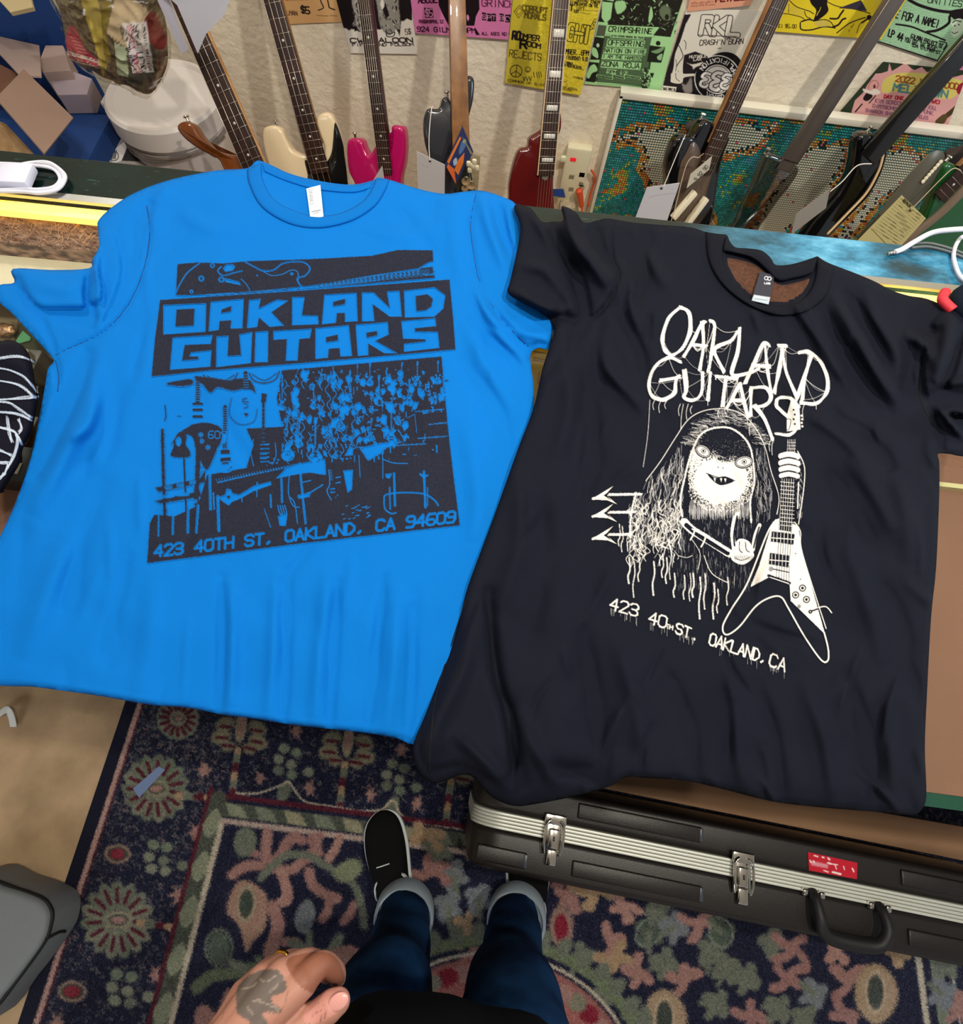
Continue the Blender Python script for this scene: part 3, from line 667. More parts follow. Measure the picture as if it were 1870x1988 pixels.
# round sticker
b8 = Board(1330, 90, 1460, 210, '#131114', 2)
cx, cy, R = 1393, 152, 46
b8.disc(cx, cy, R - 2, '#ece8e6', ring=2.0); b8.disc(cx, cy + 2, R * .62, '#ece8e6'); b8.disc(cx, cy + 2, R * .56, '#131114', ring=1.2)
for i, ch in enumerate('AMPLIFICATION'):
    th = math.radians(-8 - i * 11.5); r = R * .68
    bx, by = cx + math.cos(th) * r, cy + math.sin(th) * r
    t = (math.sin(th), -math.cos(th)); t = (t[0] * 3.6, t[1] * 3.6); h = (-(-math.cos(th)) * -8, -(-math.sin(th)) * -8)
    b8.text(ch, (bx - t[0] + math.cos(th) * 8, by - t[1] + math.sin(th) * 8), (bx + t[0] + math.cos(th) * 8, by + t[1] + math.sin(th) * 8), (-math.cos(th) * 8, -math.sin(th) * 8), 1.7, '#ece8e6')
for i, ch in enumerate('DETROIT'):
    th = math.radians(70 + i * 10); r = R * .66
    b8.text(ch, (cx + math.cos(th) * r - 3, cy + math.sin(th) * r + 3), (cx + math.cos(th) * r + 3, cy + math.sin(th) * r + 3), (0, 8), 1.6, '#ece8e6')
for (ex, ey, es) in ((1368, 157, .92), (1390, 160, 1.15), (1408, 160, .95)):
    pts = [(ex + 12 * es, ey - 14 * es), (ex + 2 * es, ey - 16 * es), (ex - 5 * es, ey - 9 * es), (ex + 5 * es, ey - 3 * es), (ex - 6 * es, ey + 1 * es), (ex - 8 * es, ey + 9 * es), (ex + 1 * es, ey + 13 * es), (ex + 8 * es, ey + 8 * es)]
    b8.curve(pts, 8.5 * es, '#131114'); b8.curve(pts, 5.6 * es, '#f2eeec')
cen = at_y(cx, cy, YP - .006); e1 = at_y(cx - R, cy, YP - .006); rr = (cen - e1).length
verts = []; faces = []; NR = 60; NA = 240
for i in range(NR + 1):
    for k in range(NA):
        t = 2 * math.pi * k / NA; verts.append((cen.x + rr * i / NR * math.cos(t), YP - .006, cen.z + rr * i / NR * math.sin(t) * 1.0))
for i in range(NR):
    for k in range(NA): faces.append((i * NA + k, (i + 1) * NA + k, (i + 1) * NA + (k + 1) % NA, i * NA + (k + 1) % NA))
nb = len(verts)
for k in range(NA): verts.append((verts[NR * NA + k][0], YP - .0055, verts[NR * NA + k][2]))
for k in range(NA): faces.append((NR * NA + k, NR * NA + (k + 1) % NA, nb + (k + 1) % NA, nb + k))
faces.append(tuple(nb + k for k in range(NA)))
st = fast_mesh('round_sticker', np.array(verts), np.array([f for f in faces if len(f) == 4]), m_print, smooth=False)
X, Y = proj_np(np.array(verts)); set_col(st.data, b8.sample(X, Y))
tag(st, 'round black and white sticker with AMPLIFICATION and looping white swirls', 'sticker')
# yellow comic flyer
Yl = '#ecd32e'
b9 = Board(1470, -80, 1800, 100, Yl, 2)
b9.blob([(1572, -20), (1574, 5), (1585, 20), (1580, 40), (1590, 38), (1608, 22), (1606, 5), (1610, -20)], K)
for pts, w in ((([(1508, 8), (1512, 25), (1530, 27), (1555, 33), (1562, 38)]), 1.4), ([(1530, -2), (1545, 12), (1560, 18), (1572, 22), (1580, 27)], 1.6), ([(1532, 8), (1531, 24)], 1.2),
               ([(1554, 44), (1556, 57), (1575, 58), (1600, 52), (1622, 54)], 2.4), ([(1556, 42), (1570, 38), (1580, 40)], 2.6), ([(1580, 41), (1600, 38), (1612, 42), (1618, 50)], 1.6),
               ([(1618, 52), (1628, 48), (1636, 38), (1642, 36)], 3.2), ([(1612, 36), (1626, 36), (1632, 28), (1638, 20)], 3.2), ([(1600, 0), (1625, 12), (1660, 18), (1690, 26)], 1.6),
               ([(1625, 64), (1650, 45), (1680, 34)], 2.0), ([(1674, 42), (1668, 50), (1664, 64)], 1.2), ([(1508, 20), (1508, 36), (1512, 44)], 3.0), ([(1562, 22), (1566, 32), (1574, 36)], 1.5)):
    b9.curve(pts, w, K)
b9.poly([(1628, 16), (1672, 0), (1684, 22), (1660, 18)], '#3a3444'); b9.disc(1688, 34, 5, K); b9.line([(1688, 34), (1674, 44)], 3, K)
b9.line([(1590, 22), (1586, 30)], 1.5, Yl); b9.line([(1594, 14), (1591, 22)], 1.2, Yl)
b9.blob([(1532, 10), (1556, 20), (1560, 30), (1535, 24)], '#d9bf50', a=.6); b9.blob([(1582, 42), (1605, 40), (1612, 50), (1590, 52)], '#cdb96a', a=.7)
b9.text('STUKKI $5.00', (1494, 53), (1547, 55), (0, -7), 1.2, '#4a3a10', wob=.4); b9.scrib((1648, 62), (1658, 48), 5, 1.2, '#4a3a10')
b9.text('SAN FRANCISCO', (1709, 68), (1747, 8), (-5, -3), 1.5, '#8a6a18'); b9.disc(1743, 12, 4, '#6a5418')
b9.poly([(1700, -20), (1770, -20), (1720, 76), (1697, 74)], '#e3c95a', a=.5)
b9.text('SAN FRANCISCO', (1709, 68), (1747, 8), (-5, -3), 1.5, '#7a5a18')
flyer('bright yellow comic flyer with black ink figures, right of the maple neck', [(1526, -60), (1800, -64), (1711, 77), (1489, 60)], b9, lift=.003)
# green comic flyer
b10 = Board(1670, -80, 1960, 160, '#a3cfa6', 2); b10.noise(.03, 3)
for i in range(30): b10.line([(1700, -20 + i * 5), (1900, 20 + i * 5)], .8, '#8fb892')
b10.curve([(1765, 0), (1790, 12), (1830, 22), (1880, 25)], 6, K); b10.curve([(1740, 47), (1770, 52), (1800, 64), (1835, 78)], 3.4, K); b10.curve([(1800, 62), (1822, 58), (1842, 45), (1846, 30), (1870, 28)], 5, K)
b10.blob([(1845, 30), (1848, 20), (1900, 18), (1900, 60), (1870, 50)], K); b10.blob([(1846, 44), (1850, 52), (1846, 62), (1852, 72), (1862, 68), (1870, 58), (1872, 40), (1860, 36)], '#cfe3c4')
b10.curve([(1848, 62), (1853, 65), (1860, 62)], 1.2, K); b10.disc(1854, 50, 1.4, K); b10.disc(1862, 48, 1.4, K); b10.curve([(1850, 44), (1856, 40), (1866, 42)], 1.8, K)
b10.text('E FOR A NAME!', (1738, 34), (1822, 54), (4, -14), 2.4, K, wob=.6)
b10.text('UNITIES', (1800, 5), (1868, 14), (3, -12), 1.8, '#2e3a2e', wob=.5)
b10.text('LP 44', (1724, 70), (1752, 80), (3, -13), 2.6, K, wob=.5); b10.text('YOU SEE THE MUSIC', (1756, 80), (1818, 100), (2, -8), 1.5, K, wob=.6); b10.text('GILMAN PROJECT ST', (1768, 74), (1830, 94), (2, -8), 1.7, K, wob=.6); b10.text('924 GILMAN ST', (1770, 90), (1826, 106), (1, -6), 1.3, K, wob=.5)
b10.line([(1697, 78), (1820, 118)], 3.2, K); b10.line([(1820, 118), (1840, 88)], 2, K); b10.curve([(1824, 80), (1838, 84), (1832, 96)], 2.0, K)
flyer('mint green comic flyer of speech balloons, top right of the wall', [(1738, -60), (1960, -30), (1822, 120), (1696, 78)], b10, lift=.001)
# pink rounded festival flyer
b11 = Board(1600, 90, 1960, 270, '#2f3b2a', 2)
P2 = '#e2a6a4'
b11.poly([(1724, 138), (1727, 122), (1732, 138), (1758, 122), (1770, 133), (1776, 136), (1790, 130), (1800, 140), (1830, 132), (1850, 150), (1870, 145), (1900, 160), (1900, 260), (1652, 222), (1660, 195), (1676, 180), (1684, 165), (1700, 143), (1712, 142)], P2)
b11.blob([(1712, 172), (1716, 156), (1735, 144), (1760, 141), (1800, 143), (1850, 152), (1868, 158), (1862, 178), (1850, 190), (1830, 192), (1790, 182), (1750, 178), (1716, 180)], '#e0d070')
b11.text('2022 MOSSWOOD', (1738, 158), (1862, 174), (2, -11), 2.4, '#9a4a1e', wob=.4); b11.text('MELTDOWN', (1733, 176), (1840, 190), (3, -14), 3.6, '#5a8a8e', wob=.3)
b11.text('DAY ONE', (1716, 190), (1754, 194), (1, -6), 2.2, '#b02a38'); b11.text('KIM GORDON', (1699, 199), (1753, 205), (1, -7), 1.9, '#94607a'); b11.text('DIRTBOMBS', (1694, 208), (1746, 215), (1, -6), 1.9, '#94607a'); b11.text('SHANNON SHAW', (1680, 217), (1738, 225), (1, -6), 1.7, '#94607a')
b11.text('TWO', (1800, 198), (1824, 202), (2, -6), 2.4, '#b02a38'); b11.text('BIKINI KILL', (1776, 206), (1818, 214), (2, -6), 1.8, '#94607a'); b11.text('PUNK', (1788, 218), (1812, 224), (1, -7), 1.8, '#94607a'); b11.text('HOLES', (1780, 229), (1802, 232), (1, -6), 1.6, '#94607a')
b11.blob([(1683, 180), (1690, 180), (1694, 188), (1684, 196), (1676, 192)], K); b11.curve([(1700, 186), (1688, 200)], 2, K); b11.line([(1674, 202), (1661, 217)], 2.4, K); b11.blob([(1676, 172), (1690, 176), (1700, 172), (1710, 180), (1696, 184), (1678, 178)], '#eee4d8')
b11.curve([(1686, 172), (1690, 160), (1700, 156), (1706, 164), (1702, 172)], 1.2, '#a8605a'); b11.disc(1698, 168, 2.4, '#6a2a2a', ry=4)
b11.blob([(1858, 170), (1870, 160), (1880, 170), (1872, 182), (1860, 182)], '#a01a38'); b11.line([(1868, 200), (1820, 240)], 9, '#4a3a20'); b11.blob([(1816, 236), (1832, 222), (1840, 226), (1832, 240)], '#5a4a2a')
quad = [(1715, 120), (1880, 138), (1840, 246), (1632, 216)]
flyer('pink and olive festival flyer with a yellow balloon, low at the right', quad, b11, lift=.002)
b12 = Board(1840, 90, 1960, 200, '#e884b0', 1)
flyer('hot pink paper corner poking out at the right edge of the wall', [(1880, 100), (1950, 110), (1920, 160), (1846, 150)], b12, lift=.0, res=.5)

# ================================================================== BEAD MOSAIC in a white frame
YB = YW - 0.028
m_frame = mat('white_painted_wood', '#e8e2d2', rough=0.5)
def bp_(px, py): p = at_y(px, py, YB); return (p.x, p.z)
TL, BLp = bp_(1203, 172), bp_(1146, 413); x_l = (TL[0] + BLp[0]) / 2; z_t = TL[1]
x_r = x_l + 1.15; z_b = 0.012
mos = empty('bead_mosaic', (x_l, YB, z_b), 'large bead mosaic of teal orange and cream in a white frame', 'mosaic')
for nm, c, s in (('frame_rail', ((x_l + x_r) / 2, YB, z_t - .009), (x_r - x_l, .030, .018)), ('frame_rail', ((x_l + x_r) / 2, YB, z_b + .006), (x_r - x_l, .030, .012)),
                 ('frame_stile', (x_l + .005, YB, (z_t + z_b) / 2), (.010, .030, z_t - z_b - .02)), ('frame_stile', (x_r - .005, YB, (z_t + z_b) / 2), (.010, .030, z_t - z_b - .02))):
    box(nm, c, s, m_frame, mos, bevel=.001)
bw = Board(1100, 170, 1900, 560, '#0e3a3e', 2)
whites = [[(1196, 265), (1215, 262), (1240, 250), (1265, 253), (1300, 243), (1318, 250), (1330, 262), (1328, 300), (1305, 345), (1296, 378), (1268, 378), (1262, 350), (1250, 330), (1258, 310), (1250, 290), (1236, 272), (1215, 270), (1200, 276)],
          [(1404, 262), (1412, 246), (1440, 240), (1470, 246), (1500, 250), (1480, 272), (1460, 288), (1425, 296), (1408, 300)],
          [(1560, 292), (1590, 285), (1640, 282), (1640, 310), (1600, 380), (1560, 420), (1500, 470), (1440, 480), (1480, 420), (1510, 360)],
          [(1722, 300), (1745, 290), (1790, 306), (1770, 340), (1740, 370), (1712, 380), (1680, 420), (1640, 470), (1600, 490), (1680, 400)],
          [(1335, 445), (1360, 410), (1372, 405), (1380, 430), (1370, 470), (1320, 470)]]
def inpoly(x, y, P):
    c = False
    for i in range(len(P)):
        x1, y1 = P[i]; x2, y2 = P[(i + 1) % len(P)]
        if (y1 > y) != (y2 > y) and x < (x2 - x1) * (y - y1) / (y2 - y1) + x1: c = not c
    return c
def edge_d(x, y):
    m = 1e9
    for P in whites:
        for i in range(len(P)):
            x1, y1 = P[i]; x2, y2 = P[(i + 1) % len(P)]; L = (x2 - x1) ** 2 + (y2 - y1) ** 2 + 1e-6
            t = min(max(((x - x1) * (x2 - x1) + (y - y1) * (y2 - y1)) / L, 0), 1); m = min(m, math.hypot(x - x1 - t * (x2 - x1), y - y1 - t * (y2 - y1)))
    return m
from mathutils import noise as mnoise
pitch = 0.0078; rnd = random.Random(5)
nbx = int((x_r - x_l - .02) / pitch); nbz = int((z_t - z_b - .03) / pitch)
teal = ['#229a90', '#1c8a8a', '#30a8a4', '#167a76']; blue = ['#3f9fb4', '#4c8fae', '#2f93a2']; org = ['#e08a2c', '#d9642c', '#e3a94a', '#d8742a']; lime = ['#9aae2e', '#b8b83a', '#7fae4a']
for iz in range(nbz):
    for ix in range(nbx):
        X = x_l + .012 + (ix + .5) * pitch; Z = z_b + .012 + (iz + .5) * pitch
        px, py = proj((X, YB - .008, Z))
        if py > 500 or px > 1885: continue
        W_ = any(inpoly(px, py, P) for P in whites); d = edge_d(px, py)
        n1 = mnoise.noise(Vector((X * 14, Z * 14, 0))); n2 = mnoise.noise(Vector((X * 30, Z * 30, 4)))
        if W_: c = '#e6dcc4' if not (d < 5 and rnd.random() < .35) else '#141c22'
        elif d < 9 and rnd.random() < .55: c = rnd.choice(['#141c22', '#e6dcc4', org[0], org[3]])
        elif d < 14 and n2 > -.15: c = rnd.choice(org + ['#e3b95a'])
        elif n1 + .4 * n2 > .33: c = rnd.choice(org + lime)
        elif n1 > .05: c = rnd.choice(lime + blue + teal + teal)
        elif n1 < -.22: c = rnd.choice(blue + teal)
        else: c = rnd.choice(teal)
        if rnd.random() < .012: c = '#e0506a'
        bw.disc(px, py, 2.2, c, ry=1.9)
q = [Vector((x_l + .009, YB - .008, z_t - .017)), Vector((x_r - .009, YB - .008, z_t - .017)), Vector((x_r - .009, YB - .008, z_b + .011)), Vector((x_l + .009, YB - .008, z_b + .011))]
sheet('bead_panel', q, bw, mat('fused_beads', attr='Col', rough=0.35), mos, th=.006, res=1.5)
# ================================================================== GUITARS standing against the wall behind the counter
m_chrome = mat('chrome', '#d8d4cc', rough=0.12, metal=1.0)
m_string = mat('steel_string', '#c9c4b8', rough=0.3, metal=0.8)
m_fret = mat('nickel_fret', '#a89f90', rough=0.35, metal=0.9)
m_rose = mat('dark_rosewood', '#24140f', rough=0.45, color2='#3a211a', vscale=40, stretch=(1, 1, .1))
m_maple = mat('worn_maple', '#96683c', rough=0.35, color2='#6d4626', vscale=14, stretch=(3, 3, .5), coat=.4)
m_pale = mat('pale_maple', '#c99b68', rough=0.4, color2='#a87444', vscale=12, stretch=(3, 3, .5))
m_mahog = mat('dark_mahogany', '#3a1414', rough=0.3, coat=.6)
m_inlay = mat('pearl_inlay', '#cfcac0', rough=0.25)
def gloss(name, c, **k): return mat(name, c, rough=k.pop('rough', 0.18), coat=k.pop('coat', 0.8), **k)

def guitar(label, body_m, neck_px, y_top, y_j, body_px, neck_m=m_pale, board_m=m_rose, yaw=0.0, neck_w=0.050, strings=4, dots=True, blocks=False,
           body_t=0.040, guard=None, guard_m=None, bind=None, lean=0.0, name='electric_guitar', fret=True, low=(0.10, 0.36), extras=None, board_side=1.0, join=0.0):
    (tx, ty), (jx, jy) = neck_px
    J = at_y(jx, jy, y_j); T = at_y(tx, ty, y_top)
    A = (T - J).normalized(); Lv = (T - J).length
    Wd = Vector((math.cos(yaw), math.sin(yaw), 0)); Fm = frame(A, Wd); N = Fm @ Vector((0, -1, 0)); Wv = Fm @ Vector((1, 0, 0))
    e = empty(name, (J.x, J.y - .02, 0.0), label, 'guitar', 'guitars standing along the wall')
    M = Matrix.Translation(J) @ Fm.to_4x4()
    def onplane(px, py, o=0.0):
        d = ray(px, py); P0 = J + N * o; t = (P0 - CAM).dot(N) / d.dot(N); return CAM + d * t
    def loc(px, py, o=0.0):
        v = onplane(px, py, o) - J; return (v.dot(Wv), v.dot(A))
    pts = [loc(x, y, .0) for (x, y) in body_px]
    # below the counter's edge: the lower bout, out of sight
    zl = min(pts[0][1], pts[-1][1]); hw, dep = low
    xr, xl = pts[-1][0], pts[0][0]; cxm = (xr + xl) / 2
    bot = -J.z / max(A.z, .5) + 0.05
    dep = min(dep, -(bot)) if bot < 0 else dep
    zb = max(bot, zl - dep)
    h = zl - zb
    pts += [(cxm + hw * .93, zl - h * .35), (cxm + hw, zl - h * .62), (cxm + hw * .8, zl - h * .88), (cxm + hw * .3, zb), (cxm - hw * .3, zb), (cxm - hw * .8, zl - h * .88), (cxm - hw, zl - h * .62), (cxm - hw * .93, zl - h * .35)]
    P = smooth_path([(p[0], p[1], 0) for p in pts], 4, True)
    area = sum(P[i].x * P[(i + 1) % len(P)].y - P[(i + 1) % len(P)].x * P[i].y for i in range(len(P)))
    if area < 0: P = P[::-1]
    prism('body', [(p.x, p.y) for p in P], M, body_t, body_m, e, bevel=min(body_t * .28, .010), seg=4)
    fr = -body_t / 2                                     # front face in local y
    # neck
    n0 = -0.03
    nk = [(-neck_w / 2 * 1.06, n0), (neck_w / 2 * 1.06, n0), (neck_w * .43, Lv + .10), (-neck_w * .43, Lv + .10)]
    prism('neck', nk, M @ Matrix.Translation((0, fr + .004, 0)), 0.020, neck_m, e, bevel=.006, seg=3)
    bl = -0.10 + join
    bd_ = [(-neck_w / 2 * 1.12, bl), (neck_w / 2 * 1.12, bl), (neck_w * .42, Lv + .10), (-neck_w * .42, Lv + .10)]
    yb = fr - .009
    prism('fretboard', bd_, M @ Matrix.Translation((0, yb, 0)), 0.006, board_m, e, bevel=.0012, seg=2)
    if bind:
        for s_ in (-1, 1):
            prism('binding', [(s_ * neck_w / 2 * 1.10, bl), (s_ * neck_w / 2 * 1.20, bl), (s_ * neck_w * .45, Lv + .1), (s_ * neck_w * .415, Lv + .1)][::s_], M @ Matrix.Translation((0, yb, 0)), 0.0062, bind, e)
    prism('headstock', [(-.03, Lv + .10), (.03, Lv + .10), (.045, Lv + .16), (.04, Lv + .27), (-.02, Lv + .27), (-.045, Lv + .16)], M @ Matrix.Translation((0, yb + .008, 0)), 0.014, neck_m, e, bevel=.003)
    wz = lambda z: neck_w * (1.10 + (z - bl) / (Lv + .1 - bl) * (.84 - 1.10))
    if fret:
        z = bl + .012; step = .0165
        while z < Lv + .09:
            w = wz(z)
            bm = box_bm(w, .0014, .0014, .0004, 1); bmesh.ops.transform(bm, matrix=M @ Matrix.Translation((0, yb - .0035, z)), verts=bm.verts)
            bm_obj('fret', bm, m_fret, e); z += step; step *= 1.042
        zs = []
        z = bl + .012; step = .0165; k = 0
        while z < Lv + .06:
            nz = z + step
            if k % 3 == 1:
                zm = (z + nz) / 2
                if blocks:
                    bm = box_bm(wz(zm) * .7, .0012, step * .55, .0004, 1); bmesh.ops.transform(bm, matrix=M @ Matrix.Translation((0, yb - .0032, zm)), verts=bm.verts); bm_obj('inlay', bm, m_inlay, e)
                elif dots:
                    bm = bmesh.new(); bmesh.ops.create_cone(bm, cap_ends=True, segments=14, radius1=.0032, radius2=.0032, depth=.001)
                    bmesh.ops.transform(bm, matrix=M @ Matrix.Translation((0, yb - .0034, zm)) @ Matrix.Rotation(math.pi / 2, 4, 'X'), verts=bm.verts); bm_obj('inlay', bm, m_inlay if board_m is not m_maple else m_rose, e)
            z = nz; step *= 1.042; k += 1
    zbr = zl - .12
    for i in range(strings):
        f = (i - (strings - 1) / 2) / max(strings - 1, 1)
        a0 = M @ Vector((f * neck_w * 1.02, yb - .010, zbr)); a1 = M @ Vector((f * neck_w * .74, yb - .0065, Lv + .10))
        tube('string', [a0, a1], (.0008 - .0003 * (i / max(strings - 1, 1))) if strings == 4 else .0004, m_string, e, n=6, smoothn=0)
    box('bridge', M @ Vector((0, fr - .006, zbr)), (.085, .012, .03), m_chrome, e, bevel=.002, rot=Fm)
    if guard:
        gp = [loc(x, y, -fr) for (x, y) in guard]
        P = smooth_path([(p[0], p[1], 0) for p in gp], 3, True)
        area = sum(P[i].x * P[(i + 1) % len(P)].y - P[(i + 1) % len(P)].x * P[i].y for i in range(len(P)))
        if area < 0: P = P[::-1]
        prism('pickguard', [(p.x, p.y) for p in P], M @ Matrix.Translation((0, fr - .0015, 0)), .003, guard_m, e, bevel=.0007, seg=1)
    # strap button on the upper horn
    hp = min(body_px, key=lambda p: p[1] if p[0] < jx else 1e9)
    b0 = onplane(hp[0], hp[1] - 0, 0)
    lathe('strap_button', [(.0, .014), (.007, .013), (.008, .010), (.004, .008), (.004, .0), (.006, -.002)], m_chrome, e, n=20, M=Matrix.Translation(b0) @ Fm.to_4x4())
    if extras: extras(e, M, onplane, fr, yb, Fm, N)
    return e, M, onplane, N, fr

# 1 bass with a natural horn, left of the cream one
g1 = guitar('brown natural bass with dark fretboard leaning by the white bucket', gloss('amber_brown_lacquer', '#8a4a1a', color2='#5e2d10', vscale=5, thresh=(.35, .7)),
            ((372, 20), (512, 346)), 1.50, 1.30,
            [(440, 330), (418, 305), (392, 290), (365, 270), (351, 252), (353, 241), (366, 236), (382, 244), (396, 266), (420, 290), (450, 300), (478, 302), (500, 316), (528, 322), (545, 340), (548, 360)],
            neck_w=.058, strings=4, yaw=-.05, name='bass_guitar')
# 2 cream
cream = gloss('cream_lacquer', '#e8d2ac')
g2 = guitar('cream bass with black pickguard and dark rosewood fretboard', cream, ((535, 0), (606, 256)), 1.68, 1.55,
            [(536, 352), (522, 312), (514, 278), (513, 254), (520, 245), (537, 243), (551, 252), (560, 272), (571, 290), (585, 298), (600, 300), (625, 300), (632, 285), (624, 262), (617, 240), (619, 226), (630, 218), (644, 220), (654, 238), (664, 268), (669, 300), (672, 350)],
            neck_w=.052, guard=[(592, 311), (606, 318), (622, 330), (640, 306), (646, 285), (650, 240), (656, 246), (664, 270), (669, 300), (671, 380), (600, 380), (598, 340)], guard_m=gloss('black_pickguard', '#0d0c0c'), name='bass_guitar', yaw=.05, neck_m=m_maple)
# 3 magenta
mag = gloss('magenta_lacquer', '#b8105e')
g3 = guitar('hot magenta guitar with thin dark neck behind the blue collar', mag, ((717, 0), (748, 255)), 1.68, 1.55,
            [(694, 358), (682, 332), (678, 300), (679, 273), (690, 267), (706, 271), (714, 290), (722, 300), (733, 282), (742, 272), (752, 290), (760, 290), (764, 262), (765, 244), (776, 243), (788, 250), (791, 285), (788, 320), (782, 350)],
            neck_w=.036, strings=6, low=(.06, .3), name='electric_guitar', yaw=-.25, neck_m=m_mahog)
# 4 black with worn maple neck
g4 = guitar('charcoal black guitar with worn plain maple neck and a hanging price tag', gloss('charcoal_lacquer', '#23242a'), ((884, 0), (890, 232)), 1.67, 1.53,
            [(842, 345), (832, 305), (824, 275), (821, 240), (825, 219), (832, 211), (846, 212), (853, 208), (858, 192), (868, 189), (876, 200), (896, 205), (899, 175), (902, 153), (911, 148), (919, 158), (917, 195), (909, 228), (906, 260), (912, 300), (916, 350)],
            neck_w=.044, strings=0, fret=False, board_m=m_maple, neck_m=m_maple, name='electric_guitar', yaw=.35)
# 5 dark red
g5 = guitar('dark cherry red guitar with block inlays and cream bound neck', gloss('cherry_lacquer', '#4a0c0c', color2='#6e1414', vscale=4), ((1084, 0), (1062, 255)), 1.67, 1.54,
            [(985, 400), (987, 360), (992, 332), (1001, 300), (1010, 287), (1023, 284), (1026, 268), (1040, 258), (1052, 250), (1070, 240), (1073, 216), (1081, 211), (1087, 222), (1087, 248), (1080, 266), (1076, 282), (1074, 310), (1072, 350), (1074, 400)],
            neck_w=.042, strings=6, blocks=True, bind=mat('cream_binding', '#d8b890', rough=.4), neck_m=m_mahog, yaw=.28,
            guard=[(1058, 300), (1066, 280), (1080, 266), (1078, 290), (1070, 330), (1060, 350), (1050, 340)], guard_m=mat('smoky_pickguard', '#7f7a6c', rough=.2, coat=.5))
# 6 glossy black with maple/rosewood neck
g6 = guitar('glossy black guitar with tan neck edge in front of the bead mosaic', gloss('piano_black', '#08070a', rough=.08), ((1500, 0), (1390, 250)), 1.67, 1.56,
            [(1292, 400), (1291, 355), (1290, 325), (1296, 295), (1308, 268), (1322, 259), (1338, 263), (1344, 254), (1362, 231), (1382, 237), (1395, 250), (1407, 253), (1411, 268), (1402, 292), (1392, 330), (1385, 380), (1375, 430)],
            neck_w=.046, strings=6, neck_m=m_maple, yaw=.45, body_t=.036,
            guard=[(1318, 330), (1330, 300), (1345, 275), (1358, 290), (1364, 320), (1380, 300), (1390, 300), (1378, 350), (1350, 430), (1310, 430)], guard_m=mat('brown_pickguard', '#57463a', rough=.25, coat=.5))
e6, M6, on6, N6, fr6 = g6
for (p, q) in (((1350, 372), (1306, 424)), ((1372, 384), (1330, 440))):
    a0 = on6(*p, .03); a1 = on6(*q, .03)
    box('pickup', (a0 + a1) / 2, ((a1 - a0).length, .016, .018), mat('cream_plastic', '#e3d8bb', rough=.35), e6, bevel=.003, rot=frame(M6.to_3x3() @ Vector((0, 0, 1)), a1 - a0) if False else Matrix((((a1 - a0).normalized()), (-N6), ((a1 - a0).normalized().cross(-N6)).normalized())).transposed())
# 7 clear acrylic with grey metal neck
m_clear = thin_glass('smoked_acrylic', '#c4c0bc', rough=.08, refl=.5)
g7 = guitar('clear smoked acrylic guitar with long grey metal neck', m_clear, ((1726, 0), (1530, 305)), 1.68, 1.58,
            [(1420, 440), (1438, 400), (1458, 360), (1478, 310), (1488, 297), (1504, 299), (1518, 305), (1540, 312), (1548, 330), (1530, 360), (1506, 390), (1486, 420), (1470, 445)],
            neck_w=.042, strings=0, fret=False, board_m=mat('grey_metal', '#6d645f', rough=.3, metal=.6), neck_m=mat('grey_metal'), yaw=.2, body_t=.03, join=.10)
# 8 black bound guitar
def ex8(e, M, on, fr, yb, Fm, N):
    pass
g8 = guitar('black guitar with cream edge binding and thick black neck', gloss('piano_black2', '#060608', rough=.1), ((1905, 40), (1700, 272)), 1.66, 1.55,
            [(1540, 470), (1580, 420), (1612, 385), (1640, 345), (1650, 310), (1655, 275), (1666, 258), (1684, 256), (1700, 262), (1716, 282), (1714, 305), (1702, 340), (1680, 378), (1646, 414), (1606, 455), (1590, 480)],
            neck_w=.050, strings=0, fret=False, board_m=gloss('black_neck_lacquer', '#0b0908', rough=.3), neck_m=gloss('black_neck_lacquer', '#0b0908'), yaw=.15, body_t=.045, join=.06, low=(.10, .3))
e8, M8, on8, N8, fr8 = g8
tube('edge_binding', [on8(x, y, .024) for (x, y) in ((1715, 300), (1706, 332), (1683, 374), (1648, 412), (1606, 455))], .0035, mat('cream_binding'), e8, n=8)
# 9 green with grey guard
g9 = guitar('metallic green guitar with grey pickguard and yellow repair tag, at the right edge', gloss('emerald_lacquer', '#1d5a2c', metal=.3), ((2060, 120), (1880, 305)), 1.64, 1.54,
            [(1740, 500), (1775, 440), (1796, 400), (1808, 360), (1822, 325), (1836, 313), (1852, 320), (1880, 335), (1925, 350), (1940, 380), (1900, 440), (1860, 500)],
            neck_w=.046, strings=0, neck_m=m_maple, yaw=.25, low=(.12, .3),
            guard=[(1664, 466), (1700, 420), (1740, 368), (1785, 315), (1812, 293), (1829, 294), (1832, 312), (1806, 360), (1782, 396), (1740, 450), (1714, 474)], guard_m=mat('brushed_grey_guard', '#5b5648', rough=.35, metal=.3))
e9, M9, on9, N9, fr9 = g9
for k in range(7):
    t = k / 6; p = on9(1792 + t * 34, 352 - t * 38, .026)
    lathe('pickup_pole', [(0, .004), (.0045, .003), (.005, 0)], mat('cream_plastic'), e9, n=14, M=Matrix.Translation(p) @ N9.to_track_quat('Z', 'Y').to_matrix().to_4x4())

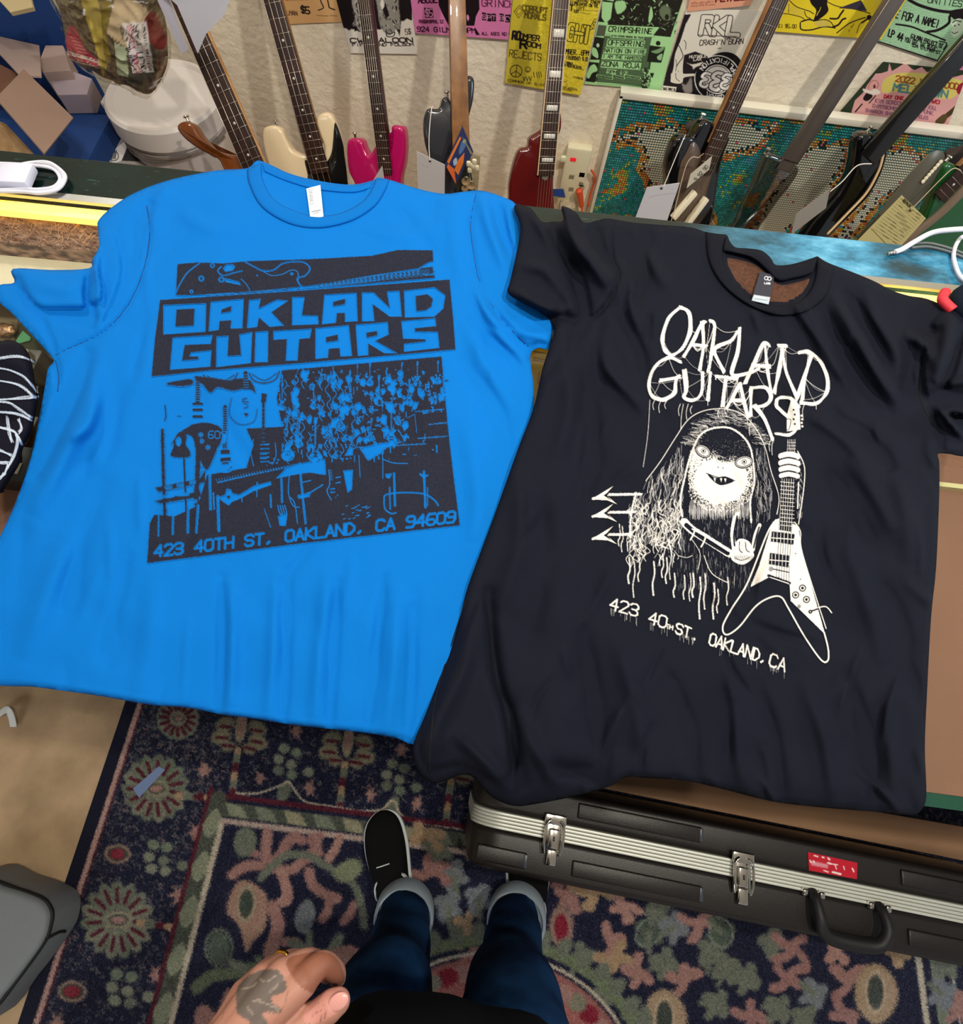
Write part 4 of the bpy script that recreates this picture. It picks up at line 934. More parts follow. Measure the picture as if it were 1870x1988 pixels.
# ---- tags and strings hanging from the guitars (things of their own)
m_tagw = mat('tag_card', attr='Col', rough=.75)
def plane_sheet(name, label, cat, px4, y4, bdn, group=None, lift=0.0, res=1.2):
    q = [at_y(p[0], p[1], y - lift) for p, y in zip(px4, y4)]
    o = sheet(name, q, bdn, m_tagw, res=res, th=.0008); tag(o, label, cat, group); return o
t4 = Board(790, 280, 880, 400, '#d9d6da', 2); t4.disc(835, 313, 2.4, '#33302f'); t4.line([(818, 319), (832, 326)], .8, '#b9b4b8')
plane_sheet('price_tag', 'blank white price tag hanging from the charcoal black guitar', 'tag', [(809, 294), (864, 320), (863, 400), (812, 380)], [1.38] * 4, t4, 'price tags')
tube('tag_string', [at_y(841, 205, 1.50), at_y(838, 212, 1.47), at_y(834, 250, 1.43), at_y(833, 285, 1.40), at_y(835, 312, 1.377)], .0012, mat('white_string', '#d5d1cc', rough=.8), None, n=6)
tag(bpy.data.objects['tag_string'], 'white string holding the blank tag on the charcoal guitar', 'string')
t6 = Board(1220, 340, 1330, 470, '#dfe0ec', 2); t6.disc(1284, 366, 2.4, '#33302f'); t6.line([(1260, 384), (1275, 379), (1312, 375)], 1.0, '#c0bcc6')
plane_sheet('price_tag', 'large white price tag hanging before the bead mosaic', 'tag', [(1256, 364), (1320, 355), (1290, 445), (1228, 438)], [1.38] * 4, t6, 'price tags')
o = tube('tag_string', [at_y(1331, 262, 1.50), at_y(1325, 275, 1.46), at_y(1306, 320, 1.42), at_y(1288, 364, 1.377)], .0012, mat('white_string'), None, n=6)
tag(o, 'white string from the glossy black guitar to the large tag', 'string')
t6b = Board(1325, 295, 1395, 375, '#dcd8c8', 2); t6b.text('9 92 90', (1352, 352), (1376, 324), (-5, -4), 1.2, '#45403a')
plane_sheet('price_tag', 'small slanted white tag with numbers on the glossy black guitar', 'tag', [(1341, 338), (1383, 303), (1377, 329), (1333, 366)], [1.42] * 4, t6b, 'price tags')
o = tube('tag_string', [at_y(1366, 298, 1.46), at_y(1356, 306, 1.46), at_y(1345, 305, 1.45), at_y(1334, 318, 1.44), at_y(1324, 350, 1.42), at_y(1312, 400, 1.39), at_y(1300, 440, 1.37)], .0012, mat('beige_string', '#b9a58e', rough=.8), None, n=6)
tag(o, 'beige string curling over the pickguard of the glossy black guitar', 'string')
t8 = Board(1530, 355, 1625, 460, '#a5a09a', 2)
plane_sheet('price_tag', 'grey shaded tag hanging below the cream bound black guitar', 'tag', [(1546, 415), (1612, 366), (1604, 404), (1536, 456)], [1.38] * 4, t8, 'price tags')
o = tube('tag_string', [at_y(1692, 318, 1.42), at_y(1664, 322, 1.41), at_y(1636, 352, 1.39), at_y(1612, 372, 1.378)], .0014, mat('white_string'), None, n=6)
tag(o, 'white string across the cream bound black guitar to its grey tag', 'string')
t9 = Board(1650, 370, 1810, 500, '#dccf92', 2)
for i in range(15):
    x, y = 1694 + i * 4.2 - 6, 446 - i * 4.6 + 8
    t9.line([(1696 + i * 4.4, 444 - i * 4.9), (1744 + i * 4.0, 474 - i * 4.0)], .7, '#8a8050')
    for _ in range(3):
        u = random.random(); xx, yy = 1696 + i * 4.4 + u * 40, 444 - i * 4.9 + u * 26; t9.line([(xx, yy), (xx + 7, yy + 5)], 1.1, '#5a5436')
t9.text('REPAIR', (1752, 391), (1766, 404), (4, -5), 1.4, '#2a261a'); t9.disc(1768, 408, 2.8, '#2a261a'); t9.line([(1692, 444), (1720, 473)], 1.6, '#7a7040')
plane_sheet('repair_tag', 'pale yellow ruled repair tag hanging on the green guitar', 'tag', [(1751, 379), (1798, 424), (1742, 486), (1664, 468)], [1.38] * 4, t9)
o = tube('tag_string', [at_y(1866, 332, 1.44), at_y(1852, 327, 1.44), at_y(1830, 345, 1.42), at_y(1776, 400, 1.385), at_y(1768, 408, 1.376)], .0013, mat('beige_string'), None, n=6)
tag(o, 'beige string holding the yellow repair tag to the green guitar', 'string')
tw = Board(720, 320, 760, 370, '#d5d2d6', 1)
plane_sheet('price_tag', 'small folded white tag on the magenta guitar behind the collar', 'tag', [(742, 322), (747, 352), (722, 362), (726, 348)], [1.38] * 4, tw, 'price tags')
# string pack hung from the maple neck guitar
bp4 = Board(850, 230, 930, 370, '#1f2a5a', 2); bp4.poly([(893, 265), (896, 268), (872, 318), (868, 314)], '#d8742a'); bp4.poly([(870, 318), (882, 328), (886, 357), (880, 352), (866, 328)], '#d8642a'); bp4.poly([(890, 310), (902, 296), (900, 316), (890, 340), (882, 330)], '#d8742a')
bp4.blob([(892, 288), (900, 270), (906, 276), (900, 292), (892, 300)], '#4a6a9a'); bp4.blob([(880, 312), (886, 306), (888, 316), (882, 322)], '#9fb0c8'); bp4.blob([(898, 276), (903, 270), (905, 277)], '#9aa05a'); bp4.poly([(896, 262), (918, 298), (914, 300)], '#8a7a5a')
ek = empty('string_pack', at_y(890, 330, 1.40), 'orange and blue string pack hanging from the charcoal guitar', 'string pack')
q = [at_y(898, 246, 1.42), at_y(919, 296, 1.40), at_y(885, 357, 1.38), at_y(865, 320, 1.38)]
sheet('printed_card', q, bp4, m_tagw, ek, th=.012, res=1.4)
# clear bag with cream tuners beside it
eb = empty('plastic_pouch', at_y(908, 345, 1.39), 'clear pouch with cream tuner buttons beside the string pack', 'pouch')
q = [at_y(905, 300, 1.40), at_y(932, 310, 1.40), at_y(926, 390, 1.38), at_y(888, 385, 1.38)]
mesh_obj('film', q + [p + Vector((0, .012, 0)) for p in q], [(0, 1, 2, 3), (7, 6, 5, 4), (0, 4, 5, 1), (1, 5, 6, 2), (2, 6, 7, 3), (3, 7, 4, 0)], thin_glass('clear_film', '#e6e4d8', rough=.12, refl=.3), eb)
for (x, y) in ((910, 318), (918, 322), (926, 326), (921, 314), (912, 330)):
    box('tuner_button', at_y(x, y, 1.385), (.012, .008, .014), mat('cream_plastic'), eb, bevel=.003)
for (x, y, r) in ((905, 350, .012), (915, 358, .012), (903, 364, .010)):
    lathe('tuner_gear', [(0, .006), (r, .005), (r, 0)], m_chrome, eb, n=20, M=Matrix.Translation(at_y(x, y, 1.39)) @ Matrix.Rotation(math.pi / 2, 4, 'X'))
# padded stand arms seen behind the necks
def foam(name, label, p, s, rotz, roty=0):
    e = empty('guitar_stand', (p.x, p.y, 0), label, 'stand', 'wall guitar stands')
    box('foam_pad', p, s, mat('black_foam', '#3b3330', rough=.9), e, bevel=.006, rot=Matrix.Rotation(rotz, 3, 'Y'))
    tube('post', [Vector((p.x, p.y + .02, 0.0)), Vector((p.x, p.y + .02, p.z))], .009, mat('black_steel', '#1a1918', rough=.4), e, n=10, smoothn=0)
    for s_ in (-1, 1): tube('foot', [Vector((p.x, p.y + .02, .03)), Vector((p.x + s_ * .14, p.y - .08, .006))], .008, mat('black_steel'), e, n=8, smoothn=0)
foam('a', 'black stand with square foam pad behind the tan neck', at_y(1352, 250, 1.60), (.05, .03, .04), -.5)
foam('b', 'black stand with brown foam pad beside the green guitar', at_y(1858, 305, 1.62), (.06, .03, .05), -.5)
o = tube('stand_tube', [at_y(1880, 360, 1.44), at_y(1825, 415, 1.42), at_y(1740, 486, 1.40), at_y(1700, 560, 1.38)], .011, mat('taupe_tube', '#7a6a5c', rough=.4), None, n=12)
tag(o, 'taupe metal stand tube slanting past the yellow tag', 'stand')

# ---- power strip fixed to the wall
ps = empty('power_strip', at_y(1105, 400, YW - .02), 'cream power strip on the wall with a glowing red switch', 'power strip')
def wq(px, py): p = at_y(px, py, YW - .03); return p
c0, c1 = wq(1079, 300), wq(1146, 392)
mc = mat('cream_housing', '#dcd4b4', rough=.4)
box('housing', ((c0.x + c1.x) / 2, YW - .017, (c0.z + c1.z) / 2 - .02), (.082, .034, c0.z - c1.z + .10), mc, ps, bevel=.008)
box('switch', wq(1113, 308), (.020, .012, .012), mat('red_switch', '#b01020', rough=.3, emit='#ff2030', estr=.5), ps, bevel=.002)
box('top_cap', wq(1112, 312) + Vector((0, .004, 0)), (.080, .012, .018), mat('pale_green_cap', '#dfe6c4', rough=.4), ps, bevel=.003)
for (x, y) in ((1110, 342), (1130, 338), (1129, 356), (1109, 366), (1130, 362)):
    box('socket', wq(x, y) + Vector((0, -.001, 0)), (.022, .006, .02), mat('socket_cream', '#c9bf9c', rough=.45), ps, bevel=.002)
    for dx in (-.004, .004): box('slot', wq(x, y) + Vector((dx, -.0045, .002)), (.0015, .001, .006), mat('slot_dark', '#221c16'), ps)
bt = Board(1060, 360, 1110, 395, '#23499a', 1)
sheet('blue_tape', [at_y(1073, 367, YW - .038), at_y(1094, 367, YW - .038), at_y(1098, 383, YW - .038), at_y(1074, 381, YW - .038)], bt, m_tagw, ps, res=.5)
mo = mat('orange_rubber', '#d8552a', rough=.5)
pl = empty('orange_plug', wq(1128, 365), 'orange plug and cable in the power strip', 'plug')
tube('plug_body', [wq(1125, 357) + Vector((0, -.03, 0)), wq(1128, 372) + Vector((0, -.03, 0)), wq(1130, 388) + Vector((0, -.03, 0))], lambda t: .012 - .004 * t, mo, pl, n=14)
tube('cable', [wq(1130, 386) + Vector((0, -.03, 0)), wq(1131, 400) + Vector((0, -.04, 0)), wq(1132, 440) + Vector((0, -.06, 0))], .004, mo, pl, n=8)
tube('cable_coil', [at_y(1148, 330, YW - .02), at_y(1156, 345, YW - .022), at_y(1150, 365, YW - .02), at_y(1142, 400, YW - .03)], .0035, mo, pl, n=8)
box('wall_adapter', wq(1101, 398) + Vector((0, -.02, 0)), (.055, .04, .05), mat('speckled_grey', '#c2b49a', rough=.6, color2='#97876c', vscale=90), ps, bevel=.006)

# ================================================================== LEFT CORNER: bucket, bag, boxes
yb_ = 1.56
lc = at_y(312, 196, yb_)
rb = .158
bk = empty('bucket', (lc.x, yb_, 0), 'round white plastic bucket with thick white lid behind the counter', 'bucket')
mwp = mat('white_plastic', '#ddd6d2', rough=.35)
zl_ = lc.z
TM = Matrix.Translation((lc.x, yb_ + .02, 0)) @ Matrix.Identity(4)
lathe('lid', [(0, zl_), (rb * .86, zl_), (rb * .90, zl_ + .008), (rb * .97, zl_ + .008), (rb * 1.02, zl_), (rb * 1.03, zl_ - .05), (rb * 1.0, zl_ - .055), (rb * .9, zl_ - .055)], mwp, bk, n=64, M=TM)
lathe('tub', [(0, .0), (rb * .80, .0), (rb * .82, .01), (rb * .95, zl_ - .06), (rb * .97, zl_ - .075), (rb * .93, zl_ - .058), (0, zl_ - .058)], mwp, bk, n=64, M=TM)
lathe('seal_ring', [(rb * .955, zl_ - .066), (rb * 1.0, zl_ - .069), (rb * 1.0, zl_ - .075), (rb * .95, zl_ - .078)], mat('grey_gasket', '#8a7f78', rough=.5), bk, n=64, M=TM)
tube('handle', [TM @ Vector((rb * .98 * math.cos(t), rb * .98 * math.sin(t), zl_ - .085 - .01 * math.sin(t * 2))) for t in [math.pi * (1.05 + .9 * i / 12) for i in range(13)]], .003, mat('wire_grey', '#a09a94', rough=.3, metal=.8), bk, n=8)
bm = box_bm(.03, .05, .02, .006); bmesh.ops.transform(bm, matrix=Matrix.Translation((lc.x - rb * 1.0, yb_ + .0, zl_ - .018)), verts=bm.verts); bm_obj('lid_tab', bm, mwp, bk)
# dark red case behind the bucket
rc = at_y(415, 215, 1.772)
o = box('red_case', rc + Vector((-.03, 0, -.12)), (.22, .034, .36), mat('wine_red_vinyl', '#7c1a38', rough=.5), bevel=.02, rot=Matrix.Rotation(-.35, 3, 'Y'))
tag(o, 'wine red soft case tucked behind the white bucket', 'case')
# blue bench
ym = 1.02
mb = mat('navy_blue_cloth', '#123a78', rough=.75, bump=.0008, bscale=300)
p0, p1 = at_y(-120, 330, 1.0), at_y(205, 330, 1.0)
xbr = at_z(196, 262, .36).x
o = box('blue_bin', (xbr - .45, 1.27, .18), (.90, .60, .36), mb, bevel=.012)
blue_top = .36
tag(o, 'large navy blue bin below the boxes at the far left', 'bin')
xq = at_y(112, 60, 1.74).x
tag(box('padded_panel', (xq - .5, 1.785, .5), (1.0, .02, 1.0), mb, bevel=.01), 'navy blue padded panel hung on the wall behind the boxes', 'panel')  # thin box standing for the padded blue panel on the wall
mcb = mat('cardboard', '#8f7566', rough=.85, var=.05, vscale=8); mcb2 = mat('pale_cardboard', '#a8928a', rough=.85)
def hull_box(name, px_top, z1, z0, m, parent=None, bev=.001):
    up = [at_z(x, y, z1) for (x, y) in px_top]; lo = [Vector((p.x, p.y, z0)) for p in up]
    bm = bmesh.new(); a = [bm.verts.new(p) for p in up]; b = [bm.verts.new(p) for p in lo]; n = len(a)
    bm.faces.new(a); bm.faces.new(b[::-1])
    for i in range(n): bm.faces.new([a[(i + 1) % n], a[i], b[i], b[(i + 1) % n]])
    bmesh.ops.recalc_face_normals(bm, faces=bm.faces)
    if bev: bmesh.ops.bevel(bm, geom=bm.edges[:], offset=bev, segments=1, affect='EDGES')
    return bm_obj(name, bm, m, parent, smooth=False)
cb = empty('cardboard_box', at_z(60, 200, blue_top), 'open brown cardboard box with raised flaps on the blue bin', 'box')
def flap(name, px4, z4, m, parent, th=.004):
    q = [at_z(x, y, z) for (x, y), z in zip(px4, z4)]
    n = (q[1] - q[0]).cross(q[3] - q[0]).normalized() * th
    return mesh_obj(name, q + [p + n for p in q], [(0, 1, 2, 3), (7, 6, 5, 4), (0, 4, 5, 1), (1, 5, 6, 2), (2, 6, 7, 3), (3, 7, 4, 0)], m, parent)
flap('front_flap', [(46, 134), (142, 228), (86, 298), (-8, 190)], [.52, .50, .56, .58], mcb, cb)
flap('back_flap', [(-40, 62), (76, 88), (80, 148), (38, 146)], [.42, .42, .50, .50], mcb2, cb)
flap('side_panel', [(-60, 210), (10, 240), (66, 300), (-60, 290)], [.50, .50, .46, .46], mat('tan_kraft', '#b09068', rough=.85, color2='#8c6c48', vscale=30), cb)
flap('side_flap', [(-30, 110), (40, 145), (18, 185), (-40, 175)], [.45, .46, .44, .44], mat('dark_kraft', '#6d4a3a', rough=.85), cb)
o = hull_box('white_carton', [(76, 118), (88, 88), (122, 88), (136, 136), (82, 140)], .44, .37, mcb2); tag(o, 'small pale carton standing behind the open cardboard box', 'carton')
o = hull_box('white_carton', [(82, 138), (136, 136), (178, 152), (168, 183), (112, 184)], .415, .362, mat('lilac_card', '#a99aa4', rough=.8)); tag(o, 'flat lilac-white carton lying in front of the small pale one', 'carton')
o = flap('crumpled_paper', [(-20, -20), (52, -30), (64, 14), (20, 24)], [.62, .62, .60, .60], mat('straw_paper', '#b8a67e', rough=.8), None, th=.01); tag(o, 'straw coloured crumpled paper at the top left corner', 'paper')
# amp-top meter box with lettered plate beside the bucket
bb = Board(180, 240, 300, 330, '#9c948e', 2); bb.poly([(222, 290), (248, 270), (240, 310), (216, 320)], '#d9d4d2'); bb.disc(221, 303, 9, '#1c1a1c', ring=1.6)
for i in range(4): bb.line([(214 + i * 3, 308), (217 + i * 3, 292)], 2.0, '#1c1a1c')
bb.poly([(236, 312), (248, 284), (275, 314)], '#201e20')
q = [at_z(215, 252, .30), at_z(262, 262, .30), at_z(285, 330, .30), at_z(190, 318, .30)]
o = sheet('lettered_box', q, bb, m_tagw, th=.03, res=1.0); tag(o, 'grey box with a round black emblem wedged below the bucket lid', 'box')
# zip bag full of string packets on the lid
bg_ = empty('zip_bag', at_y(225, 100, 1.40), 'clear plastic bag stuffed with string packets and cloths on the bucket lid', 'bag')
m_film = thin_glass('bag_film', '#fbf9f4', rough=.10, refl=.2)
def pillow(name, px, y, bulge, m, parent, n=14, back=True):
    P = smooth_path([(p[0], p[1], 0) for p in px], n // 2, True); c = Vector((sum(p.x for p in P) / len(P), sum(p.y for p in P) / len(P), 0))
    V, F = [], []; R = 6; L = len(P)
    for s_ in (1, -1):
        for r in range(R + 1):
            k = r / R
            for p in P:
                q = c + (p - c) * k; yy = y - s_ * bulge * math.sqrt(max(0, 1 - k ** 2.5))
                w = at_y(q.x, q.y, yy if s_ > 0 else yy); w2 = at_y(q.x, q.y, y)
                V.append(Vector((w2.x, yy, w2.z)))
    for s_ in range(2):
        o_ = s_ * (R + 1) * L
        for r in range(R):
            for k in range(L):
                a_ = (o_ + r * L + k, o_ + r * L + (k + 1) % L, o_ + (r + 1) * L + (k + 1) % L, o_ + (r + 1) * L + k)
                F.append(a_ if s_ else a_[::-1])
    o = mesh_obj(name, V, F, m, parent, smooth=True); return o
pillow('film', [(100, -30), (112, 40), (130, 95), (150, 130), (200, 155), (250, 175), (288, 190), (310, 170), (328, 130), (330, 80), (310, 20), (290, -30)], 1.40, .040, m_film, bg_)
fm_ = [o for o in bg_.children if o.name.startswith('film')][0]
bmx = bmesh.new(); bmx.from_mesh(fm_.data); bmesh.ops.subdivide_edges(bmx, edges=bmx.edges[:], cuts=3, use_grid_fill=True); bmx.to_mesh(fm_.data); bmx.free()
for v in fm_.data.vertices: c = v.co * 16; v.co += Vector((.2, 1, .3)) * (.014 * (mnoise.noise(c) + .9 * abs(mnoise.noise(c * 2.1))))
fm_.data.polygons.foreach_set('use_smooth', [True] * len(fm_.data.polygons))
bx = Board(100, -40, 340, 220, '#6d5f48', 2); bx.noise(.05, 8)
bx.poly([(133, 50), (145, 52), (165, 95), (192, 118), (124, 92)], '#c43a50')
for i in range(5): bx.line([(136 + i * 4, 72 + i * 7), (154 + i * 4, 76 + i * 7)], 1.4, '#e8b8b8')
bx.poly([(124, 96), (192, 116), (198, 134), (136, 118)], '#e8dcd8'); bx.text('STRINGS', (132, 104), (190, 119), (0, -5), 1.2, '#b03a48'); bx.text('PROFESSIONAL', (134, 114), (194, 130), (0, -6), 2.2, '#b03a48')
bx.poly([(155, -10), (190, -10), (200, 50), (215, 110), (200, 150), (190, 100), (168, 40)], '#b9a54e'); bx.line([(175, 40), (200, 140)], 5, '#d8c25a'); bx.poly([(195, 0), (218, 0), (206, 70), (214, 118), (204, 120), (198, 60)], '#8a7a34')
bx.poly([(226, -20), (262, -2), (290, 25), (278, 50), (246, 92), (206, 66)], '#c9b496'); bx.poly([(222, 84), (246, 92), (250, 150), (228, 146)], '#b9c4a4'); bx.disc(257, 152, 10, '#4a6a30')
bx.blob([(286, 30), (300, 24), (322, 70), (318, 95), (296, 90), (280, 50)], '#6a1f1c'); bx.blob([(285, 90), (300, 95), (302, 160), (285, 170), (262, 165), (250, 140)], '#4a463c', jit=1)
bx.poly([(236, 46), (284, 42), (299, 140), (262, 142)], '#e9e2e4')
bx.poly([(238, 50), (250, 46), (272, 138), (258, 142)], '#f0eaec'); bx.text('DUNLOP', (262, 138), (242, 50), (-9, 2), 1.6, '#1a1518')
bx.text('DELUXE', (272, 140), (254, 46), (-7, 2), 1.7, '#c02a60'); bx.text('GUITAR', (284, 140), (266, 46), (-8, 2), 1.8, '#1a1518'); bx.text('STRING WINDER', (294, 138), (279, 46), (-4, 1), .9, '#1a1518')
bx.line([(325, 112), (300, 162)], 7, '#cdb49a'); bx.line([(320, 100), (305, 120), (312, 135)], 1.6, '#a03a50')
bx.blob([(205, 150), (250, 165), (286, 186), (280, 192), (240, 180), (200, 165)], '#8f8468')
q = [at_y(112, -30, 1.12), at_y(326, -30, 1.12), at_y(322, 178, 1.10), at_y(140, 150, 1.10)]
P_ = [(112, -30), (118, 30), (128, 88), (140, 118), (190, 142), (240, 165), (286, 186), (308, 168), (324, 128), (326, 80), (312, 10), (300, -30)]
pk = pillow('packets', P_, 1.40, .030, m_tagw, bg_, n=14)
# finer skin so the print reads
bmx = bmesh.new(); bmx.from_mesh(pk.data); bmesh.ops.subdivide_edges(bmx, edges=bmx.edges[:], cuts=5, use_grid_fill=True); bmx.to_mesh(pk.data); bmx.free()
def crumple(o, amp, sc):
    for v in o.data.vertices:
        c = v.co * sc; v.co += Vector((0, 1, .3)) * (amp * (mnoise.noise(c) + .8 * abs(mnoise.noise(c * 2.3 + Vector((3, 1, 7))))))
crumple(pk, .016, 14)
co = np.empty(len(pk.data.vertices) * 3); pk.data.vertices.foreach_get('co', co); X, Y = proj_np(co.reshape(-1, 3)); set_col(pk.data, bx.sample(X, Y)); pk.data.polygons.foreach_set('use_smooth', [True] * len(pk.data.polygons))
# folded price sheets hanging from the first neck
for i, (pts, cc, lab) in enumerate((([(300, -30), (455, -30), (437, 28), (400, 66), (384, 104), (344, 10)], '#d9d8e2', 'white folded price sheet hanging over the brown bass neck'), ([(292, -30), (318, -30), (366, 96), (352, 104)], '#cfcad8', 'narrow white paper strip hanging left of the folded sheet'))):
    bm = bmesh.new(); pv = [bm.verts.new(at_y(x, y, 1.30 + i * .01 + .0004 * (x - 380))) for (x, y) in pts]
    f = bm.faces.new(pv); r = bmesh.ops.extrude_face_region(bm, geom=[f]); bmesh.ops.translate(bm, vec=(0, .0012, 0), verts=[v for v in r['geom'] if isinstance(v, bmesh.types.BMVert)])
    bmesh.ops.recalc_face_normals(bm, faces=bm.faces)
    o = bm_obj('price_sheet', bm, mat('sheet_paper_%d' % i, cc, rough=.8), None, smooth=False); tag(o, lab, 'paper')

# ================================================================== CABLES on the counter rail
m_wc = mat('white_cable', '#d8d8e4', rough=.45)
cc = empty('cable_bundle', at_z(60, 345, ZC), 'coiled white cable bound by a wide white clip on the rail', 'cable')
zc = ZC + .004
for k, (r, dz) in enumerate(((0, .0), (4, .004), (-7, .002), (10, .005), (-14, .006))):
    pts = [(-60, 322 + r * .4), (10, 322 + r * .3), (60, 318 - r * .2), (96, 320 - r * .4), (118 + r * .5, 335), (122 + r * .4, 350), (108 + r * .3, 366 + r * .2), (75, 372 + r * .3), (40, 370 + r * .2), (-60, 372)]
    tube('cord', [at_z(x, y, zc + dz) for (x, y) in pts], .0022, m_wc, cc, n=8)
box('clip', at_z(31, 342, ZC + .013), (.042, .036, .013), mat('white_clip', '#d4d6ea', rough=.35), cc, bevel=.003, rot=Matrix.Rotation(.1, 3, 'Z'))
mk = mat('grey_cable', '#5f6468', rough=.5)
o = tube('usb_cable', [at_z(x, y, z) for (x, y, z) in ((1738, 489, ZC + .006), (1752, 484, ZC + .007), (1775, 470, ZC + .012), (1810, 452, ZC + .022), (1850, 446, ZC + .03), (1900, 444, ZC + .03))], lambda t: .0035, m_wc, None, n=10); tag(o, 'thick white cable with connector lying over the painted blue reflection on the rail', 'cable')
tube('plug_tip', [at_z(1725, 493, ZC + .005), at_z(1740, 489, ZC + .006)], .0022, m_chrome, o, n=10, smoothn=0)
o = tube('charging_cable', [at_z(x, y, ZC + .006) for (x, y) in ((1930, 440), (1880, 455), (1862, 466), (1852, 490), (1855, 515), (1868, 540), (1900, 560))], .0026, m_wc, None, n=10); tag(o, 'white cord looping down at the right edge of the rail', 'cable')
for i, dy in enumerate((0, 7)):
    o = tube('grey_cord', [at_z(x, y + dy, ZC + .004) for (x, y) in ((1770, 474), (1800, 472), (1830, 478), (1860, 488), (1900, 505))], .0018, mk, None, n=8); tag(o, ('upper' if i == 0 else 'lower') + ' thin grey cord trailing along the rail at the right edge', 'cable', 'grey cords')
# ================================================================== THE SHIRTS
def poly_dist(P, X, Y):
    """distance to a polyline (numpy) and the parameter along it"""
    d = np.full(X.shape, 1e9); tt = np.zeros(X.shape); n = len(P)
    for i in range(n - 1):
        ax, ay = P[i]; bx, by = P[i + 1]; dx, dy = bx - ax, by - ay
        t = np.clip(((X - ax) * dx + (Y - ay) * dy) / (dx * dx + dy * dy + 1e-9), 0, 1)
        dd = np.hypot(X - ax - t * dx, Y - ay - t * dy); m = dd < d; d = np.where(m, dd, d); tt = np.where(m, (i + t) / (n - 1), tt)
    return d, tt
def poly_in(P, X, Y):
    c = np.zeros(X.shape, bool); n = len(P)
    for i in range(n):
        x1, y1 = P[i]; x2, y2 = P[(i + 1) % n]
        if y1 == y2: continue
        c ^= ((y1 > Y) != (y2 > Y)) & (X < (x2 - x1) * (Y - y1) / (y2 - y1) + x1)
    return c
def sp(P, n=5, closed=False):
    return [(p.x, p.y) for p in smooth_path([(a, b, 0) for a, b in P], n, closed)]
def sstep(a, b, x): t = np.clip((x - a) / (b - a), 0, 1); return t * t * (3 - 2 * t)
def wav(X, Y, sx, sy, ph): return np.sin(X * sx + 1.7 * np.sin(Y * sy + ph) + ph) * np.cos(Y * sy * 1.3 + 1.1 * np.sin(X * sx * .8 + 2 * ph))

